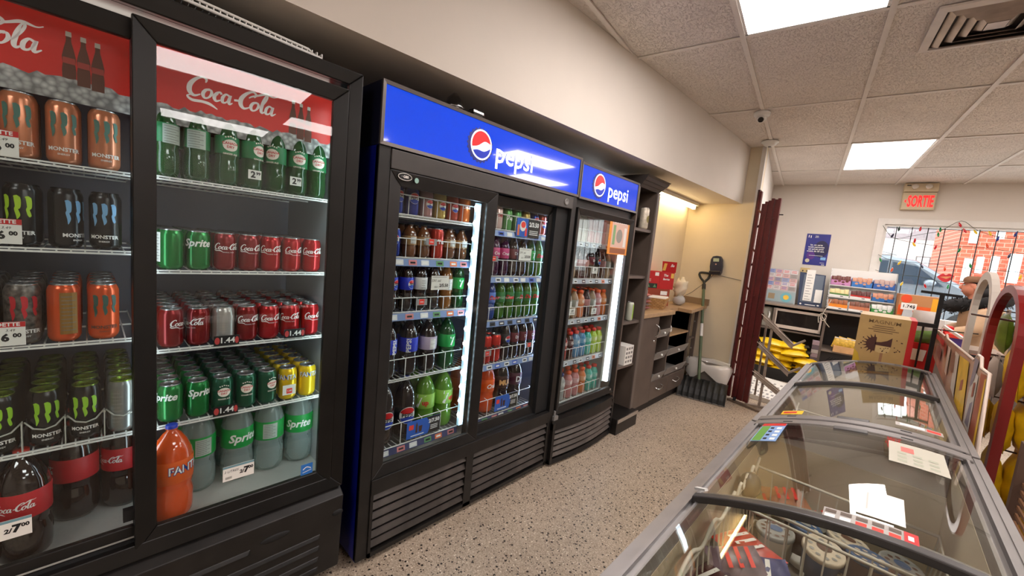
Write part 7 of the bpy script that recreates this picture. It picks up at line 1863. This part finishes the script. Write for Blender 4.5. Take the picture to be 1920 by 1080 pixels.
m_skin = mat('skin', (206, 132, 104), .5); m_coat = mat('beige_coat', (186, 154, 122), .8, noise=.08, scale=8); m_fur = mat('black_fur', (20, 18, 18), .95, bump=1., bscale=200)
body = [(px + .04, py, .86, (.13, .16)), (px + .02, py, 1.05, (.12, .15)), (px - .0, py, 1.22, (.12, .17)), (px - .05, py, 1.33, .06), (px - .075, py, 1.40, .055), (px - .085, py, 1.46, (.085, .075)), (px - .08, py, 1.52, (.08, .07)),
        (px, py - .19, 1.25, .06), (px - .04, py - .24, 1.04, .05), (px - .2, py - .2, .98, .042), (px - .27, py - .17, .98, .03), (px, py + .19, 1.25, .06), (px - .04, py + .24, 1.04, .05), (px - .2, py + .2, .98, .042), (px - .27, py + .17, .98, .03),
        (px + .04, py - .09, .8, .09), (px + .02, py - .1, .46, .065), (px + .04, py - .1, .08, .045), (px - .1, py - .1, .03, .035), (px + .04, py + .09, .8, .09), (px + .02, py + .1, .46, .065), (px + .04, py + .1, .08, .045), (px - .1, py + .1, .03, .035)]
be = [(0, 1), (1, 2), (2, 3), (3, 4), (4, 5), (5, 6), (2, 7), (7, 8), (8, 9), (9, 10), (2, 11), (11, 12), (12, 13), (13, 14), (0, 15), (15, 16), (16, 17), (17, 18), (0, 19), (19, 20), (20, 21), (21, 22)]
skin('body', body, be, m_skin, pn)
for sg in (-1, 1):
    for k in range(4): skin('finger', [(px - .27, py + sg * .17 + (k - 1.5) * .016, .98, .009), (px - .31, py + sg * .165 + (k - 1.5) * .018, .985, .0085), (px - .34 + .006 * abs(k - 1), py + sg * .16 + (k - 1.5) * .018, .968, .007)], [(0, 1), (1, 2)], m_skin, pn, 1)
    skin('thumb', [(px - .25, py + sg * .14, .985, .011), (px - .285, py + sg * .115, .985, .009), (px - .305, py + sg * .11, .975, .0075)], [(0, 1), (1, 2)], m_skin, pn, 1)
coat = [(px + .045, py, .72, (.19, .2)), (px + .035, py, .95, (.165, .19)), (px + .02, py, 1.1, (.16, .19)), (px + .0, py, 1.23, (.15, .19)), (px - .03, py, 1.31, (.09, .12)), (px, py - .2, 1.245, .085), (px - .04, py - .26, 1.04, .075), (px - .2, py - .21, .98, .062), (px, py + .2, 1.245, .085), (px - .04, py + .26, 1.04, .075), (px - .2, py + .21, .98, .062)]
skin('coat', coat, [(0, 1), (1, 2), (2, 3), (3, 4), (3, 5), (5, 6), (6, 7), (3, 8), (8, 9), (9, 10)], m_coat, pn)
tr = [(px + .04, py, .8, (.14, .17)), (px + .03, py - .1, .7, .1), (px + .02, py - .1, .46, .08), (px + .04, py - .1, .1, .065), (px + .03, py + .1, .7, .1), (px + .02, py + .1, .46, .08), (px + .04, py + .1, .1, .065)]
skin('trousers', tr, [(0, 1), (1, 2), (2, 3), (0, 4), (4, 5), (5, 6)], mat('dark_trousers', (40, 40, 48), .8), pn)
for sg in (-1, 1): skin('boot', [(px + .05, py + sg * .1, .06, .06), (px - .05, py + sg * .1, .045, .045), (px - .13, py + sg * .1, .04, .036)], [(0, 1), (1, 2)], m_dark, pn, 1)
mb = MB(); rs = random.Random(9); n = 22
ringp = [(px - .045 + .175 * math.cos(2 * math.pi * i / n), py + .19 * math.sin(2 * math.pi * i / n), 1.305 + .055 * math.cos(2 * math.pi * i / n)) for i in range(n)]
mb.tube(ringp, .06, 10, True, rs=[.062 + rs.uniform(-.008, .008) for _ in range(n)])
for i in range(n * 14):
    a = 2 * math.pi * rs.random(); th = 2 * math.pi * rs.random()
    c = Vector((px - .045 + .175 * math.cos(a), py + .19 * math.sin(a), 1.305 + .055 * math.cos(a)))
    dv = Vector((math.cos(a) * math.cos(th), math.sin(a) * math.cos(th), math.sin(th)))
    mb.bar(c + dv * .05, c + dv * (.078 + rs.random() * .016) + Vector((0, 0, -.006)), .004)
obj('fur_collar', mb, m_fur, pn)
hair = MB().blob((px - .05, py, 1.475), (.085, .083, .085), 14, 10, .03).blob((px - .01, py, 1.41), (.07, .085, .08), 12, 8, .04)
obj('hair', hair, mat('black_hair', (22, 18, 18), .7), pn)
obj('face', MB().blob((px - .095, py, 1.45), (.075, .068, .095), 16, 12), m_skin, pn)
obj('nose', MB().blob((px - .168, py, 1.45), (.02, .014, .022), 10, 8), m_skin, pn)
obj('mouth', MB().blob((px - .158, py, 1.41), (.012, .026, .007), 10, 6), mat('lips', (160, 80, 72), .5), pn)
for sg in (-1, 1):
    obj('eye', MB().blob((px - .155, py + sg * .03, 1.475), (.01, .012, .008), 10, 6), mat('eye_white', (230, 226, 220), .3), pn)
    obj('ear', MB().blob((px - .075, py + sg * .07, 1.455), (.018, .01, .028), 10, 8), m_skin, pn)
cap = MB().lathe([(.092, 0), (.095, .015), (.09, .04), (.07, .058), (.0, .064)], 22, (px - .07, py, 1.505), 1.05, .9)
cp = obj('cap', cap, mat('brown_cap', (112, 76, 50), .8, noise=.15, scale=20), pn)
obj('cap_brim', MB().prism([(px - .13, py - .08), (px - .18, py - .055), (px - .195, py), (px - .18, py + .055), (px - .13, py + .08)][::-1], lambda a, b, s_: (a, b, s_), 1.5, 1.51), mat('brown_cap'), cp)
